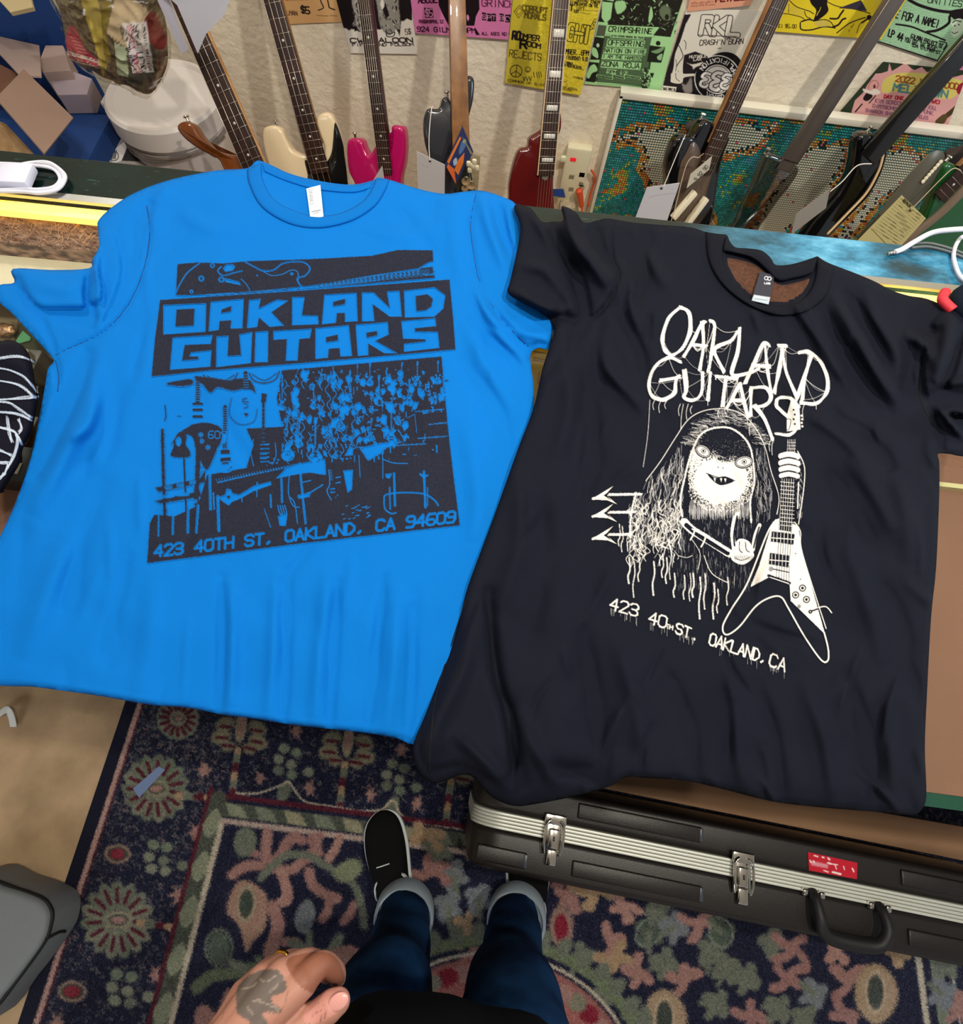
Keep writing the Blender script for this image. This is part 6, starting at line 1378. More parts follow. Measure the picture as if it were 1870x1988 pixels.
for _ in range(520):
    x = r_.uniform(780, 1710); y = r_.uniform(740, 1240)
    if x > 1540 and y > 960 and r_.random() < .8: continue
    w = r_.uniform(2, 9); ang = r_.choice([0, math.pi / 2, r_.uniform(0, 3)]); l = r_.uniform(6, 40)
    ib.L([(x, y), (x + l * math.cos(ang) * .5, y + l * math.sin(ang))], w, 0 if r_.random() < .55 else 1, jit=.3)
for _ in range(230):
    x = r_.uniform(800, 1700); y = r_.uniform(750, 1215)
    if x > 1520 and y > 950: continue
    s_ = r_.uniform(7, 24); a0 = r_.uniform(0, 6.28)
    ib.P([(x + s_ * r_.uniform(.4, 1.2) * math.cos(a0 + k * 1.05), y + 1.5 * s_ * r_.uniform(.4, 1.2) * math.sin(a0 + k * 1.05)) for k in range(6)], 0 if r_.random() < .62 else 1, jit=.7)
for _ in range(60):
    x = r_.uniform(800, 1200); y = r_.uniform(740, 1180); ib.C([(x, y), (x + 14, y + 30), (x - 6, y + 60), (x + 10, y + 90)], 3.5, r_.choice([0, 0, 1]))
for yy, x0, x1 in ((975, 1545, 1700), (1048, 1620, 1725), (1125, 1560, 1720), (1168, 1360, 1600)): ib.L([(x0, yy), (x1, yy - 12)], 5, 0, jit=.8)
ib.P([(1230, 1180), (1350, 1150), (1480, 1140), (1380, 1180), (1350, 1210), (1280, 1250)], 0, jit=1); ib.P([(1140, 1305), (1195, 1300), (1190, 1410), (1165, 1430)], 0, jit=.4); ib.C([(1150, 1220), (1220, 1175), (1340, 1185), (1360, 1220), (1362, 1350)], 4, 0); ib.L([(1228, 1220), (1235, 1340)], 4, 0)
ib.P([(1500, 1010), (1540, 990), (1550, 1090), (1515, 1110)], 1); ib.L([(1500, 1010), (1540, 990), (1552, 1095)], 3, 0)
ib.C([(1360, 1240), (1420, 1262), (1500, 1265)], 5, 0); ib.L([(1425, 1320), (1430, 1500)], 12, 0); ib.L([(1400, 1400), (1403, 1520)], 8, 0); ib.L([(1592, 1310), (1600, 1510)], 13, 0); ib.L([(1612, 1400), (1612, 1500)], 6, 0)
ib.C([(1370, 1470), (1380, 1440), (1470, 1428), (1590, 1435), (1650, 1470), (1672, 1500)], 9, 0); ib.C([(1368, 1470), (1375, 1520), (1410, 1545), (1435, 1540)], 8, 0); ib.P([(1375, 1325), (1415, 1320), (1400, 1350), (1380, 1345)], 0, jit=.6); ib.P([(1560, 1320), (1620, 1330), (1590, 1350)], 0, jit=.6)
for _ in range(26): x = r_.uniform(1130, 1290); y = r_.uniform(1500, 1580); ib.L([(x, y), (x + 12, y - 4)], 4, 0)
ib.text('423 40TH ST, OAKLAND, CA 94609', (298, 1081), (886, 1013), (.8, -21), 5.0, (0, 0, 0))
CB.printed('screen_print', ib, 284, 482, 896, 1096, BLUE, '#1c2030', m_ink, shirt)

# ---------------- black shirt
blk_out = [(1003, 396), (1010, 397), (1032, 405), (1052, 430), (1075, 430), (1094, 428), (1090, 404), (1097, 401), (1118, 412), (1134, 432), (1160, 428), (1180, 424), (1230, 432), (1290, 437), (1340, 441), (1370, 450), (1395, 454), (1411, 456), (1417, 468), (1428, 480), (1450, 482), (1478, 486), (1496, 500), (1506, 514), (1530, 514), (1556, 508), (1580, 500), (1588, 498), (1600, 506), (1620, 515), (1660, 530), (1700, 547), (1730, 563), (1765, 574), (1800, 580), (1845, 598), (1880, 606), (1960, 660), (1980, 760), (1960, 880), (1900, 890), (1860, 884), (1823, 880), (1824, 900), (1824, 960), (1818, 1100), (1808, 1200), (1800, 1350), (1796, 1450), (1799, 1540), (1792, 1568), (1770, 1582), (1700, 1576), (1600, 1568), (1500, 1556), (1400, 1531), (1330, 1516), (1250, 1510), (1215, 1509), (1180, 1528), (1110, 1547), (1040, 1561), (1000, 1565), (965, 1553), (938, 1532), (918, 1508), (895, 1504), (865, 1516), (838, 1520), (815, 1500), (803, 1468), (805, 1438), (825, 1390), (850, 1325), (885, 1230), (905, 1150), (930, 1080), (960, 1000), (985, 930), (1010, 860), (1037, 790), (1052, 720), (1066, 676), (1075, 640), (1060, 613), (1010, 586), (986, 568), (990, 548), (1000, 505), (1010, 455), (1008, 430), (998, 405)]
blk_folds = [
 ([(1060, 440), (1085, 490), (1115, 540), (1135, 600), (1132, 625)], 12, -.010), ([(1094, 405), (1110, 460), (1150, 510), (1185, 560)], 16, .010), ([(1035, 412), (1065, 460), (1100, 520), (1122, 560)], 12, .007), ([(1010, 515), (1060, 525), (1110, 590)], 14, .004), ([(1010, 585), (1060, 612), (1110, 612)], 8, -.005), ([(1000, 565), (1050, 595), (1100, 604)], 12, .004),
 ([(1188, 435), (1188, 500), (1200, 530), (1190, 570), (1160, 610), (1115, 632)], 3.4, -.004), ([(1150, 440), (1160, 480), (1180, 520)], 12, -.006), ([(1215, 450), (1225, 500), (1260, 530)], 14, -.005), ([(1250, 440), (1245, 500), (1235, 570)], 16, -.006), ([(1235, 460), (1270, 520), (1300, 560)], 14, .004),
 ([(1160, 620), (1170, 700), (1220, 760), (1260, 800)], 14, .005), ([(1165, 610), (1160, 680), (1165, 760)], 12, -.004), ([(1200, 600), (1240, 680), (1250, 730)], 12, -.004), ([(1245, 500), (1225, 580), (1240, 640)], 9, .004), ([(1100, 680), (1110, 780), (1080, 900)], 20, .004), ([(1120, 700), (1150, 850), (1130, 980)], 18, -.004),
 ([(1620, 580), (1660, 650), (1700, 720), (1750, 790)], 12, .006), ([(1640, 570), (1690, 640), (1720, 700)], 10, -.006), ([(1600, 600), (1630, 660), (1690, 760), (1740, 830)], 10, -.005), ([(1680, 560), (1700, 620), (1740, 680), (1750, 740)], 14, .004), ([(1560, 620), (1600, 680), (1640, 740)], 12, .004), ([(1540, 610), (1570, 650), (1600, 700)], 8, -.003), ([(1490, 615), (1510, 680)], 10, -.003), ([(1460, 600), (1480, 650)], 9, .003),
 ([(1620, 820), (1680, 850), (1740, 920)], 14, -.005), ([(1560, 800), (1640, 850), (1700, 930)], 14, .004), ([(1640, 880), (1700, 960), (1740, 1040)], 18, .004), ([(1770, 620), (1790, 640), (1820, 640)], 9, -.006), ([(1750, 650), (1790, 665), (1810, 700)], 12, .005),
 ([(1795, 680), (1788, 740), (1790, 780), (1812, 825)], 3.6, -.005), ([(1865, 650), (1850, 700), (1830, 750), (1812, 780)], 8, -.010), ([(1850, 610), (1835, 680), (1815, 750)], 18, .006), ([(1822, 745), (1860, 742), (1930, 740)], 8, .005), ([(1815, 768), (1850, 775), (1930, 780)], 10, -.010), ([(1830, 795), (1870, 800), (1930, 800)], 8, .006), ([(1815, 790), (1840, 815), (1870, 850)], 7, .006), ([(1850, 805), (1880, 820), (1940, 830)], 7, -.009), ([(1822, 800), (1826, 850), (1824, 880)], 6, -.007),
 ([(1760, 720), (1770, 800), (1780, 900)], 14, -.005), ([(1730, 900), (1760, 1000), (1770, 1100)], 20, .004), ([(1280, 600), (1260, 660)], 12, .003), ([(1640, 1050), (1680, 1150), (1720, 1300)], 20, .003), ([(1700, 1120), (1750, 1220), (1760, 1330)], 18, -.003),
 ([(1420, 1340), (1430, 1440), (1450, 1540)], 16, .003), ([(1470, 1330), (1500, 1430), (1520, 1555)], 14, -.003), ([(1560, 1330), (1600, 1430), (1620, 1560)], 16, .003), ([(1640, 1300), (1680, 1420), (1700, 1570)], 14, -.003), ([(1720, 1340), (1730, 1450), (1740, 1570)], 16, .003),
 ([(1200, 1250), (1230, 1350), (1260, 1500)], 20, .003), ([(1130, 1200), (1150, 1340), (1170, 1500)], 16, -.003), ([(1290, 1300), (1330, 1400), (1350, 1515)], 14, -.003),
 ([(920, 1200), (900, 1300), (850, 1400), (830, 1480)], 18, .004), ([(950, 1150), (960, 1300), (990, 1400), (1000, 1480)], 12, -.007), ([(985, 1380), (1000, 1440), (995, 1500)], 8, -.006), ([(1020, 1400), (1040, 1460), (1080, 1520)], 14, .004), ([(890, 1430), (940, 1480), (985, 1530)], 12, .005), ([(900, 1100), (880, 1240), (830, 1380)], 9, -.003), ([(1180, 1520), (1130, 1500), (1060, 1490)], 14, -.004),
 ([(1000, 900), (1010, 1050), (960, 1200)], 20, .003), ([(1050, 950), (1060, 1100), (1020, 1250)], 20, -.003), ([(1600, 900), (1660, 1000), (1700, 1060)], 16, -.003), ([(815, 1430), (830, 1490), (900, 1480)], 6, -.002)]
blk_open = [(1411, 460), (1405, 490), (1410, 520), (1435, 560), (1475, 588), (1530, 590), (1560, 575), (1578, 545), (1586, 503), (1556, 511), (1530, 517), (1505, 517), (1493, 502), (1476, 489), (1450, 485), (1426, 483), (1415, 470)]
rw = random.Random(17)
for _ in range(85):                                    # small crumples all over the black cotton
    x, y = rw.uniform(1000, 1790), rw.uniform(560, 1540); a = rw.gauss(1.2, .45) if x > 1350 else rw.gauss(1.7, .45); l = rw.uniform(50, 150)
    blk_folds.append(([(x, y), (x + l * .5 * math.cos(a) + rw.uniform(-10, 10), y + l * .5 * math.sin(a)), (x + l * math.cos(a), y + l * math.sin(a))], rw.uniform(6, 13), rw.choice([-1, 1]) * rw.uniform(.0009, .0022)))
for _ in range(34):
    x, y = rw.uniform(60, 1000), rw.uniform(400, 1380); a = rw.gauss(1.7, .35); l = rw.uniform(60, 170)
CK = Cloth(blk_out, blk_folds, blk_open, lift=lambda X, Y: .011 * sstep(1160, 1060, X) * sstep(350, 450, Y), thick=.006, wob=.0026, amp=2.6, steps=[([(990, 390), (1035, 405), (1062, 450), (1100, 512), (1122, 560), (1133, 612), (1060, 616), (975, 570), (1000, 480)], .007, 8), ([(1086, 395), (1118, 408), (1134, 446), (1160, 490), (1196, 540), (1180, 590), (1140, 625), (1138, 570), (1118, 500), (1100, 450)], .007, 9), ([(1000, 1490), (985, 1380), (955, 1230), (935, 1160), (905, 1210), (850, 1350), (815, 1440), (830, 1500), (900, 1490), (960, 1520)], .007, 12), ([(1868, 640), (1850, 700), (1828, 752), (1808, 790), (1790, 730), (1800, 640), (1840, 600)], .006, 8)])
kshirt = CK.build('tshirt', m_blk, 5.0, 'black t-shirt with white hooded guitar player print overlapping the blue shirt', 'shirt')
CK.band('collar', [(1410, 457), (1404, 490), (1409, 522), (1434, 562), (1475, 590), (1532, 592), (1562, 577), (1580, 546), (1588, 500)], [(1370, 450), (1374, 500), (1394, 542), (1430, 577), (1475, 602), (1522, 614), (1572, 602), (1607, 570), (1620, 516)], m_blk_rib, kshirt, hh=.004, extra=.0008)
CK.band('back_collar', [(1411, 459), (1425, 481), (1452, 484), (1478, 488), (1497, 502), (1508, 516), (1545, 514), (1586, 501)], [(1405, 488), (1440, 494), (1465, 504), (1488, 524), (1512, 545), (1540, 541), (1562, 536), (1578, 530)], m_blk_rib, kshirt, hh=.003, extra=.001)
for pts in ([(1188, 430), (1188, 500), (1200, 530), (1190, 570), (1160, 610), (1115, 632)], [(1795, 680), (1788, 740), (1790, 780), (1812, 825)], [(905, 1165), (880, 1240), (850, 1340), (838, 1420), (834, 1500)]): seam(CK, pts, m_seamk, kshirt)
seam(CK, [(1372, 455), (1376, 500), (1396, 542), (1432, 577), (1477, 602), (1522, 613), (1571, 602), (1605, 570), (1618, 522)], m_seamk, kshirt, .0005)
# inside back seen through the neck, its brown light put into the colour
CK.band('inner_back', [(1412, 500), (1440, 505), (1468, 515), (1490, 532), (1512, 552), (1545, 548), (1572, 540)], [(1414, 522), (1438, 556), (1476, 584), (1500, 587), (1530, 586), (1556, 572), (1572, 548)], mat('brown_lit_inner_jersey', '#4a2c1c', rough=.9, bump=.0006, bscale=500, var=.4, vscale=220), kshirt, hh=.0004, extra=.0)
lb2 = Board(1450, 520, 1515, 600, '#33343e', 3)
lb2.poly([(1464, 572), (1496, 577), (1492, 592), (1459, 585)], '#aab6c2')
lb2.disc(1488, 540, 3.4, '#c8ccd4', ring=1.6); lb2.disc(1494, 541, 3.4, '#c8ccd4', ring=1.6); lb2.text('LOS', (1484, 551), (1496, 552), (0, -3), 1.2, '#c8ccd4'); lb2.line([(1466, 580), (1490, 583)], 1.0, '#6a7684'); lb2.line([(1467, 576), (1488, 579)], 1.0, '#e8eef2')
label_part(CK, [(1476, 527), (1504, 534), (1493, 591), (1459, 583)], lb2, m_print, kshirt, h0=.008)

kb = Ink(1140, 580, 1650, 1325, 2, (1130, 570), 2.615); rk = random.Random(9)
def rough(pts, w, n=4, j=8, **k):
    P = sp(pts, 6)
    for q in range(n): kb.C([(x + rk.uniform(-j, j), y + rk.uniform(-j, j)) for x, y in pts], w * rk.uniform(.5, .9), 1, a=.9)
    kb.C(pts, w * .8, 1, jit=.7)
# OAKLAND (hand-drawn, stringy)
strokes = [[(490, 75), (440, 130), (410, 230), (420, 290), (460, 310), (520, 270), (550, 180), (545, 100), (500, 70)],
 [(520, 320), (570, 230), (610, 150), (625, 145)], [(610, 150), (615, 260), (600, 390)], [(560, 260), (630, 270)],
 [(650, 140), (672, 160), (660, 300), (645, 390)], [(790, 190), (760, 240), (690, 270), (670, 290), (720, 400)],
 [(800, 180), (790, 290), (760, 410), (850, 405), (900, 380)], [(830, 450), (880, 350), (925, 255), (950, 260)], [(930, 255), (945, 400), (960, 500)], [(870, 360), (955, 370)],
 [(975, 500), (1000, 400), (1015, 265)], [(1000, 265), (1035, 265)], [(1015, 270), (1040, 400), (1090, 520)], [(1090, 540), (1130, 420), (1165, 310)],
 [(1100, 300), (1150, 295), (1210, 340), (1245, 420), (1240, 500), (1190, 560), (1110, 555)], [(1165, 310), (1130, 430), (1120, 540)],
 [(500, 345), (440, 325), (370, 370), (340, 450), (360, 520), (420, 540), (470, 500), (480, 440), (495, 420)], [(400, 440), (495, 425)],
 [(520, 390), (530, 480), (520, 530), (570, 540), (610, 500), (615, 400)], [(650, 400), (640, 540)], [(680, 420), (790, 430)], [(735, 425), (715, 570)],
 [(740, 575), (790, 480), (810, 460)], [(805, 460), (830, 590), (845, 620)], [(760, 540), (830, 545)], [(860, 480), (855, 620)], [(860, 480), (930, 480), (960, 530), (930, 570), (870, 570)], [(880, 570), (930, 640), (970, 740)],
 [(1100, 570), (1060, 530), (1000, 530), (985, 570), (1020, 600), (1070, 650), (1085, 690), (1050, 715), (990, 710)]]
for s_ in strokes: rough(s_, 12.5)
for _ in range(190):
    s_ = rk.choice(strokes[:26]); a = rk.choice(s_); b_ = rk.choice(rk.choice([s_] + strokes[max(0, strokes.index(s_) - 2):strokes.index(s_) + 2]))
    if math.dist(a, b_) < 170: kb.C([a, ((a[0] + b_[0]) / 2, (a[1] + b_[1]) / 2 + rk.uniform(6, 34)), b_], rk.uniform(1.4, 3.2), 1, a=.8)
for (x, y, l) in ((345, 540, 340), (370, 540, 50), (400, 545, 60), (430, 545, 40), (515, 560, 130), (540, 560, 80), (560, 570, 40), (500, 560, 60), (700, 580, 50), (735, 570, 40), (1130, 560, 70), (975, 730, 90), (960, 740, 60), (850, 620, 50), (1110, 560, 20), (860, 640, 80)):
    kb.C([(x, y), (x - 10, y + l * .5), (x - l * .1, y + l)], 3.2, 1, a=.85)
# hood and hair
kb.C([(325, 950), (400, 850), (470, 740), (540, 640), (620, 595), (720, 585), (810, 610), (880, 680), (930, 780), (960, 900), (1000, 1030), (990, 1120)], 4, 1)
for k in range(300):
    t = rk.random(); a = math.pi * (1.02 + .96 * t); rx, ry = 215 + rk.uniform(-70, 8), 185 + rk.uniform(-60, 8)
    cx_, cy_ = 715, 780; x = cx_ + rx * math.cos(a); y = cy_ + ry * math.sin(a)
    kb.C([(x, y), (x + rk.uniform(8, 26), y + rk.uniform(-6, 10)), (x + rk.uniform(20, 44), y + rk.uniform(-4, 16))], rk.uniform(1.0, 2.4), 1, a=rk.uniform(.3, .8))
kb.C([(510, 1130), (500, 1050), (530, 900), (560, 800), (600, 720), (660, 685), (740, 680), (800, 710), (850, 770), (870, 860), (875, 960), (855, 1050), (860, 1160)], 9, 1, jit=.4)
for k in range(420):                                  # left hair mass, strands falling
    x = rk.uniform(240, 520); y = rk.uniform(760, 1250)
    if y < 980 - (x - 300) * 1.1 or (x < 330 and y < 1000): continue
    kb.C([(x, y), (x - rk.uniform(-4, 16), y + rk.uniform(14, 40)), (x - rk.uniform(-4, 22), y + rk.uniform(40, 80))], rk.uniform(1.2, 2.8), 1, a=rk.uniform(.35, .9))
for k in range(150):
    x = rk.uniform(240, 490); y = rk.uniform(1040, 1330)
    kb.C([(x, y), (x + rk.uniform(-25, 25), y + rk.uniform(10, 30)), (x + rk.uniform(-20, 20), y + rk.uniform(30, 70))], rk.uniform(2.4, 5.5), 1, a=rk.uniform(.5, 1))
for k in range(170):
    x = rk.uniform(880, 1000); y = rk.uniform(760, 1120)
    if x > 930 + (y - 800) * .22: continue
    kb.C([(x, y), (x + rk.uniform(-4, 8), y + 20), (x + rk.uniform(-6, 12), y + rk.uniform(30, 60))], rk.uniform(1, 2.2), 1, a=rk.uniform(.3, .75))
for k in range(360):                                   # robe hatching
    x = rk.uniform(470, 860); y = rk.uniform(1120, 1480)
    if 540 < x < 860 and 1190 + (x - 540) * .35 < y < 1260 + (x - 540) * .35: continue
    kb.L([(x, y), (x + rk.uniform(-3, 3), y + rk.uniform(18, 50))], rk.uniform(.9, 1.9), 1, a=rk.uniform(.25, .6))
for (x, y, l, w) in ((240, 1400, 70, 7), (265, 1420, 120, 5), (290, 1400, 60, 5), (365, 1420, 110, 7), (410, 1380, 60, 5), (430, 1400, 70, 6), (470, 1480, 60, 6), (520, 1490, 60, 5), (565, 1480, 60, 7), (600, 1500, 150, 7), (625, 1480, 120, 6), (670, 1530, 120, 7), (690, 1560, 60, 5), (740, 1500, 80, 5), (205, 1240, 70, 4), (550, 1480, 80, 4), (190, 1230, 50, 4), (450, 1340, 110, 4)):
    kb.C([(x, y - 60), (x + 4, y), (x - 6, y + l * .5), (x - 2, y + l)], w, 1, jit=.5); kb.D(x - 2, y + l, w * .7)
# face: solid with stippled rim
kb.B([(560, 800), (600, 790), (660, 815), (700, 850), (760, 850), (800, 850), (850, 870), (862, 930), (840, 1010), (780, 1060), (700, 1080), (620, 1060), (560, 1000), (545, 920)], 1, jit=2.2)
for k in range(1500):
    a = rk.uniform(0, 6.283); r = rk.uniform(.86, 1.18); x = 703 + 158 * r * math.cos(a); y = 950 + 135 * r * math.sin(a)
    if not (540 < x < 866): continue
    kb.D(x, y, rk.uniform(1.5, 3.4), 1 if (r > 1.0 and rk.random() < .5) else rk.choice([0, 1]))
for k in range(700): kb.D(rk.uniform(590, 850), rk.gauss(800, 40), rk.uniform(1.0, 2.2), 1, a=.5) if rk.random() < .8 else None
kb.B([(585, 780), (620, 730), (700, 715), (790, 740), (845, 800), (850, 850), (800, 830), (720, 830), (650, 790), (610, 775)], 0, jit=2.5)
for k in range(260): kb.D(rk.uniform(600, 840), rk.uniform(740, 850), rk.uniform(1, 1.8), 1, a=.4)
for (x, y, rx, ry, rot) in ((615, 800, 36, 24, .55), (822, 855, 40, 25, -.18)):
    kb.D(x, y, rx + 7, 0, ry=ry + 8, rot=rot); kb.D(x, y, rx + 2, 1, ry=ry + 2, rot=rot); kb.D(x, y, rx - 1, 0, ry=ry - 1, rot=rot); kb.D(x, y, rx - 4, 1, ry=ry - 5, rot=rot); kb.D(x + 2, y - 1, 13, 0); kb.D(x + 2, y - 1, 10, 1); kb.D(x + 2, y - 1, 6, 0)
kb.D(692, 882, 3.2, 0); kb.D(716, 886, 3.2, 0)
kb.B([(638, 915), (680, 935), (720, 930), (770, 950), (745, 965), (700, 972), (660, 945)], 0); kb.C([(632, 912), (690, 932), (728, 930), (776, 950)], 4, 0)
kb.P([(668, 936), (680, 938), (676, 955)], 1); kb.P([(700, 938), (712, 936), (708, 958)], 1); kb.P([(722, 938), (734, 940), (728, 960)], 1)
for k in range(220):
    x = rk.uniform(545, 850); kb.L([(x, rk.uniform(1040, 1100)), (x + rk.uniform(-3, 3), rk.uniform(1110, 1150))], 2.2, 1, a=.55)
# trident
for (y, x1) in ((1042, 300), (1132, 270), (1245, 245)):
    kb.C([(55, y), (120, y - 20), (200, y - 22), (x1, y - 24)], 12, 1, jit=.5); kb.P([(48, y + 2), (160, y - 66), (120, y - 22), (180, y + 28), (130, y + 8)], 1); kb.P([(110, y - 18), (150, y - 44), (128, y - 16), (150, y + 8)], 0)
kb.C([(275, 1010), (250, 1120), (245, 1240)], 8, 1, jit=.6)
# arm and horns hand
kb.C([(520, 1160), (560, 1200), (640, 1250), (750, 1320)], 40, 1, jit=.5); kb.C([(530, 1175), (600, 1232), (740, 1318)], 22, 0); kb.C([(560, 1195), (640, 1240), (745, 1308)], 7, 1)
for (x, y) in ((575, 1190), (630, 1225)): kb.C([(x, y), (x - 8, y + 30), (x - 24, y + 60)], 8, 1)
kb.B([(755, 1330), (765, 1290), (800, 1245), (850, 1260), (870, 1310), (870, 1340), (820, 1375), (770, 1360)], 1); kb.C([(800, 1260), (800, 1300), (815, 1315)], 4, 0); kb.C([(830, 1262), (835, 1300), (850, 1312)], 4, 0); kb.C([(775, 1340), (810, 1355), (850, 1340)], 3, 0)
for k in range(14): kb.L([(775 + k * 7, 1330 + rk.uniform(-4, 4)), (778 + k * 7, 1352)], 1.6, 0)
kb.C([(772, 1290), (765, 1220), (775, 1150), (790, 1120)], 22, 1); kb.C([(775, 1280), (772, 1220), (788, 1130)], 8, 0); kb.C([(868, 1300), (880, 1230), (902, 1175)], 19, 1); kb.C([(872, 1290), (886, 1230), (900, 1185)], 7, 0)
kb.C([(560, 1250), (600, 1320), (590, 1400)], 3, 1); kb.C([(620, 1330), (660, 1420), (745, 1470)], 4, 1); kb.C([(490, 1330), (530, 1340), (560, 1330)], 3, 1)
# guitar
kb.P([(968, 1160), (1000, 1140), (1100, 1180), (1115, 1300), (1235, 1730), (1060, 1560), (1055, 1480), (1000, 1440), (950, 1440), (855, 1490), (900, 1380)], 1, jit=.25)
kb.C([(985, 1150), (940, 1220), (840, 1470), (760, 1600), (715, 1690), (735, 1732), (800, 1690), (880, 1590), (950, 1545), (1010, 1540), (1050, 1600), (1130, 1740), (1215, 1860), (1250, 1860), (1250, 1800), (1230, 1720)], 8, 1)
kb.C([(1080, 1160), (1110, 1210), (1120, 1320), (1240, 1700)], 5, 1)
kb.P([(1010, 940), (1085, 950), (1065, 1210), (1000, 1200)], 0); 
for k in range(6): kb.L([(1016 + k * 12, 940), (1002 + k * 12, 1210)], 2.4, 1); kb.L([(1002 + k * 12, 1210), (985 + k * 13, 1470)], 2.0, 0)
for k in range(12): kb.L([(1008, 955 + k * 20), (1078, 962 + k * 20)], 3, 1)
kb.P([(1045, 745), (1085, 740), (1080, 830), (1040, 820)], 0); [kb.L([(1046 + k * 9, 740), (1042 + k * 9, 825)], 2.2, 1) for k in range(5)]; [kb.L([(1042, 755 + k * 16), (1085, 757 + k * 16)], 2.2, 1) for k in range(5)]
kb.P([(1040, 620), (1062, 540), (1105, 580), (1110, 690), (1040, 700)], 1); [kb.D(1075 + 6 * (k % 2), 590 + k * 24, 5, 0) for k in range(4)]; [kb.D(1116 + 3 * (k % 2), 620 + k * 18, 6, 1) for k in range(4)]; kb.C([(1030, 640), (1060, 640), (1050, 690), (1025, 690)], 3, 0)
# hand round the neck
for (y, w) in ((825, 30), (860, 30), (893, 28), (925, 24)): kb.C([(1012, y), (1050, y - 8), (1095, y + 2)], w, 1); kb.C([(1010, y + 13), (1050, y + 6), (1090, y + 14)], 4, 0)
kb.C([(1095, 800), (1130, 880), (1125, 1000), (1100, 1170)], 5, 1); 
for k in range(40): y = rk.uniform(830, 1120); kb.L([(rk.uniform(1085, 1122), y), (rk.uniform(1085, 1122), y + 26)], 2, 1, a=.6)
kb.L([(1100, 960), (1095, 1090)], 6, 1)
for (x, y, w, h) in ((1022, 1240, 116, 54), (1005, 1352, 100, 60)):
    kb.P([(x - w / 2, y - h / 2 - 6), (x + w / 2, y - h / 2 + 8), (x + w / 2 - 6, y + h / 2 + 8), (x - w / 2 - 6, y + h / 2 - 8)], 0, jit=.6); [kb.L([(x - w / 2 + 10 + k * 18, y - h / 2), (x - w / 2 + 8 + k * 18, y + h / 2)], 3, 1) for k in range(6)]; kb.L([(x - w / 2, y), (x + w / 2, y + 8)], 5, 1)
kb.L([(948, 1432), (1055, 1470)], 14, 0, jit=.5); kb.L([(955, 1440), (1050, 1472)], 5, 1); kb.L([(955, 1395), (1050, 1415)], 5, 0)
for (x, y, r) in ((1120, 1495, 18), (1085, 1530, 18), (1140, 1553, 18), (1103, 1588, 9), (960, 1398, 11)): kb.D(x, y, r, 0); kb.D(x, y, r * .72, 1); kb.D(x, y, r * .4, 0)
kb.D(1160, 1615, 10, 0); kb.C([(1160, 1615), (1200, 1595), (1240, 1590), (1268, 1620)], 6, 1); kb.C([(1165, 1612), (1200, 1600)], 7, 0)
for (x, y) in ((895, 1360), (1085, 1320), (1110, 1450), (1225, 1690), (1055, 1570)): kb.D(x, y, 3, 0)
# address
def mtext(t, a, b, hv, w):
    (p, q) = kb.m([a, b]); kb.text(t, p, q, hv, w, (1, 1, 1), jit=.35, wob=.5); kb.text(t, (p[0] + .6, p[1] + .8), (q[0] + .6, q[1] + .8), hv, w * .7, (1, 1, 1), wob=.7)
mtext('423', (135, 1600), (285, 1640), (4, -22), 2.9); mtext('40', (332, 1670), (430, 1700), (4, -22), 2.9); mtext('TH', (425, 1698), (462, 1706), (1, -8), 1.6); mtext('ST.', (470, 1720), (590, 1765), (4, -19), 2.9)
mtext('OAKLAND,', (640, 1780), (935, 1880), (5, -22), 2.9); mtext('CA', (945, 1885), (1035, 1920), (5, -23), 2.9)
for k in range(46):
    x = rk.choice([rk.uniform(140, 280), rk.uniform(335, 450), rk.uniform(480, 570), rk.uniform(645, 925), rk.uniform(950, 1030)]); y = 1565 + (x - 140) * .36; kb.L([(x, y + 30), (x - 1, y + 30 + rk.uniform(10, 44))], 2, 1, a=.7)
CK.printed('screen_print', kb, 1142, 582, 1648, 1322, BLACK, '#d9d5d0', m_ink, kshirt, inkvar=.03)

# ---------------- scribbled cloth at the left edge
scr_out = [(-90, 650), (-40, 655), (0, 662), (15, 659), (35, 665), (52, 680), (62, 705), (68, 740), (74, 770), (70, 800), (60, 840), (45, 870), (38, 900), (20, 930), (8, 950), (0, 958), (-90, 980)]
CS = Cloth(scr_out, [([(-40, 700), (20, 700), (60, 720)], 12, .003), ([(-40, 800), (20, 820), (60, 800)], 12, -.003)], [(-95, 640), (-94, 640), (-94, 641)], thick=.016)
CS.open = None
scr = CS.build('folded_shirt', cloth_mat('ink_black_cotton', '#0f0f1c', sheen=0), 7.0, 'folded black top with white scribbled lines at the left edge of the counter', 'shirt')
sb = Board(-80, 640, 90, 980, (0, 0, 0), 2); rs = random.Random(4); Wt = (1, 1, 1)
for pts in ([(-60, 712), (0, 696), (40, 692), (64, 702)], [(-60, 716), (0, 716), (40, 728), (62, 748), (72, 760)], [(-60, 736), (0, 740), (40, 750), (66, 770)], [(-60, 776), (0, 774), (50, 772), (72, 772)], [(-60, 784), (10, 780), (40, 796), (62, 812)], [(-60, 800), (10, 800), (40, 806), (60, 816)], [(-40, 820), (0, 830), (30, 840), (42, 862)], [(14, 810), (18, 840), (24, 860)], [(36, 812), (42, 830), (36, 840)], [(30, 842), (34, 860), (26, 885), (12, 910)], [(-40, 866), (0, 874), (22, 884)], [(-40, 894), (0, 898), (16, 900), (8, 920)], [(-20, 930), (0, 928), (8, 920)]):
    for q in range(5): sb.curve([(x + rs.uniform(-2.5, 2.5), y + rs.uniform(-2.5, 2.5)) for x, y in pts], rs.uniform(.8, 2.2), Wt, a=.8, jit=.3)
CS.printed('screen_print', sb, -78, 650, 78, 960, '#0f0f1c', '#b9c8dc', m_ink, scr)
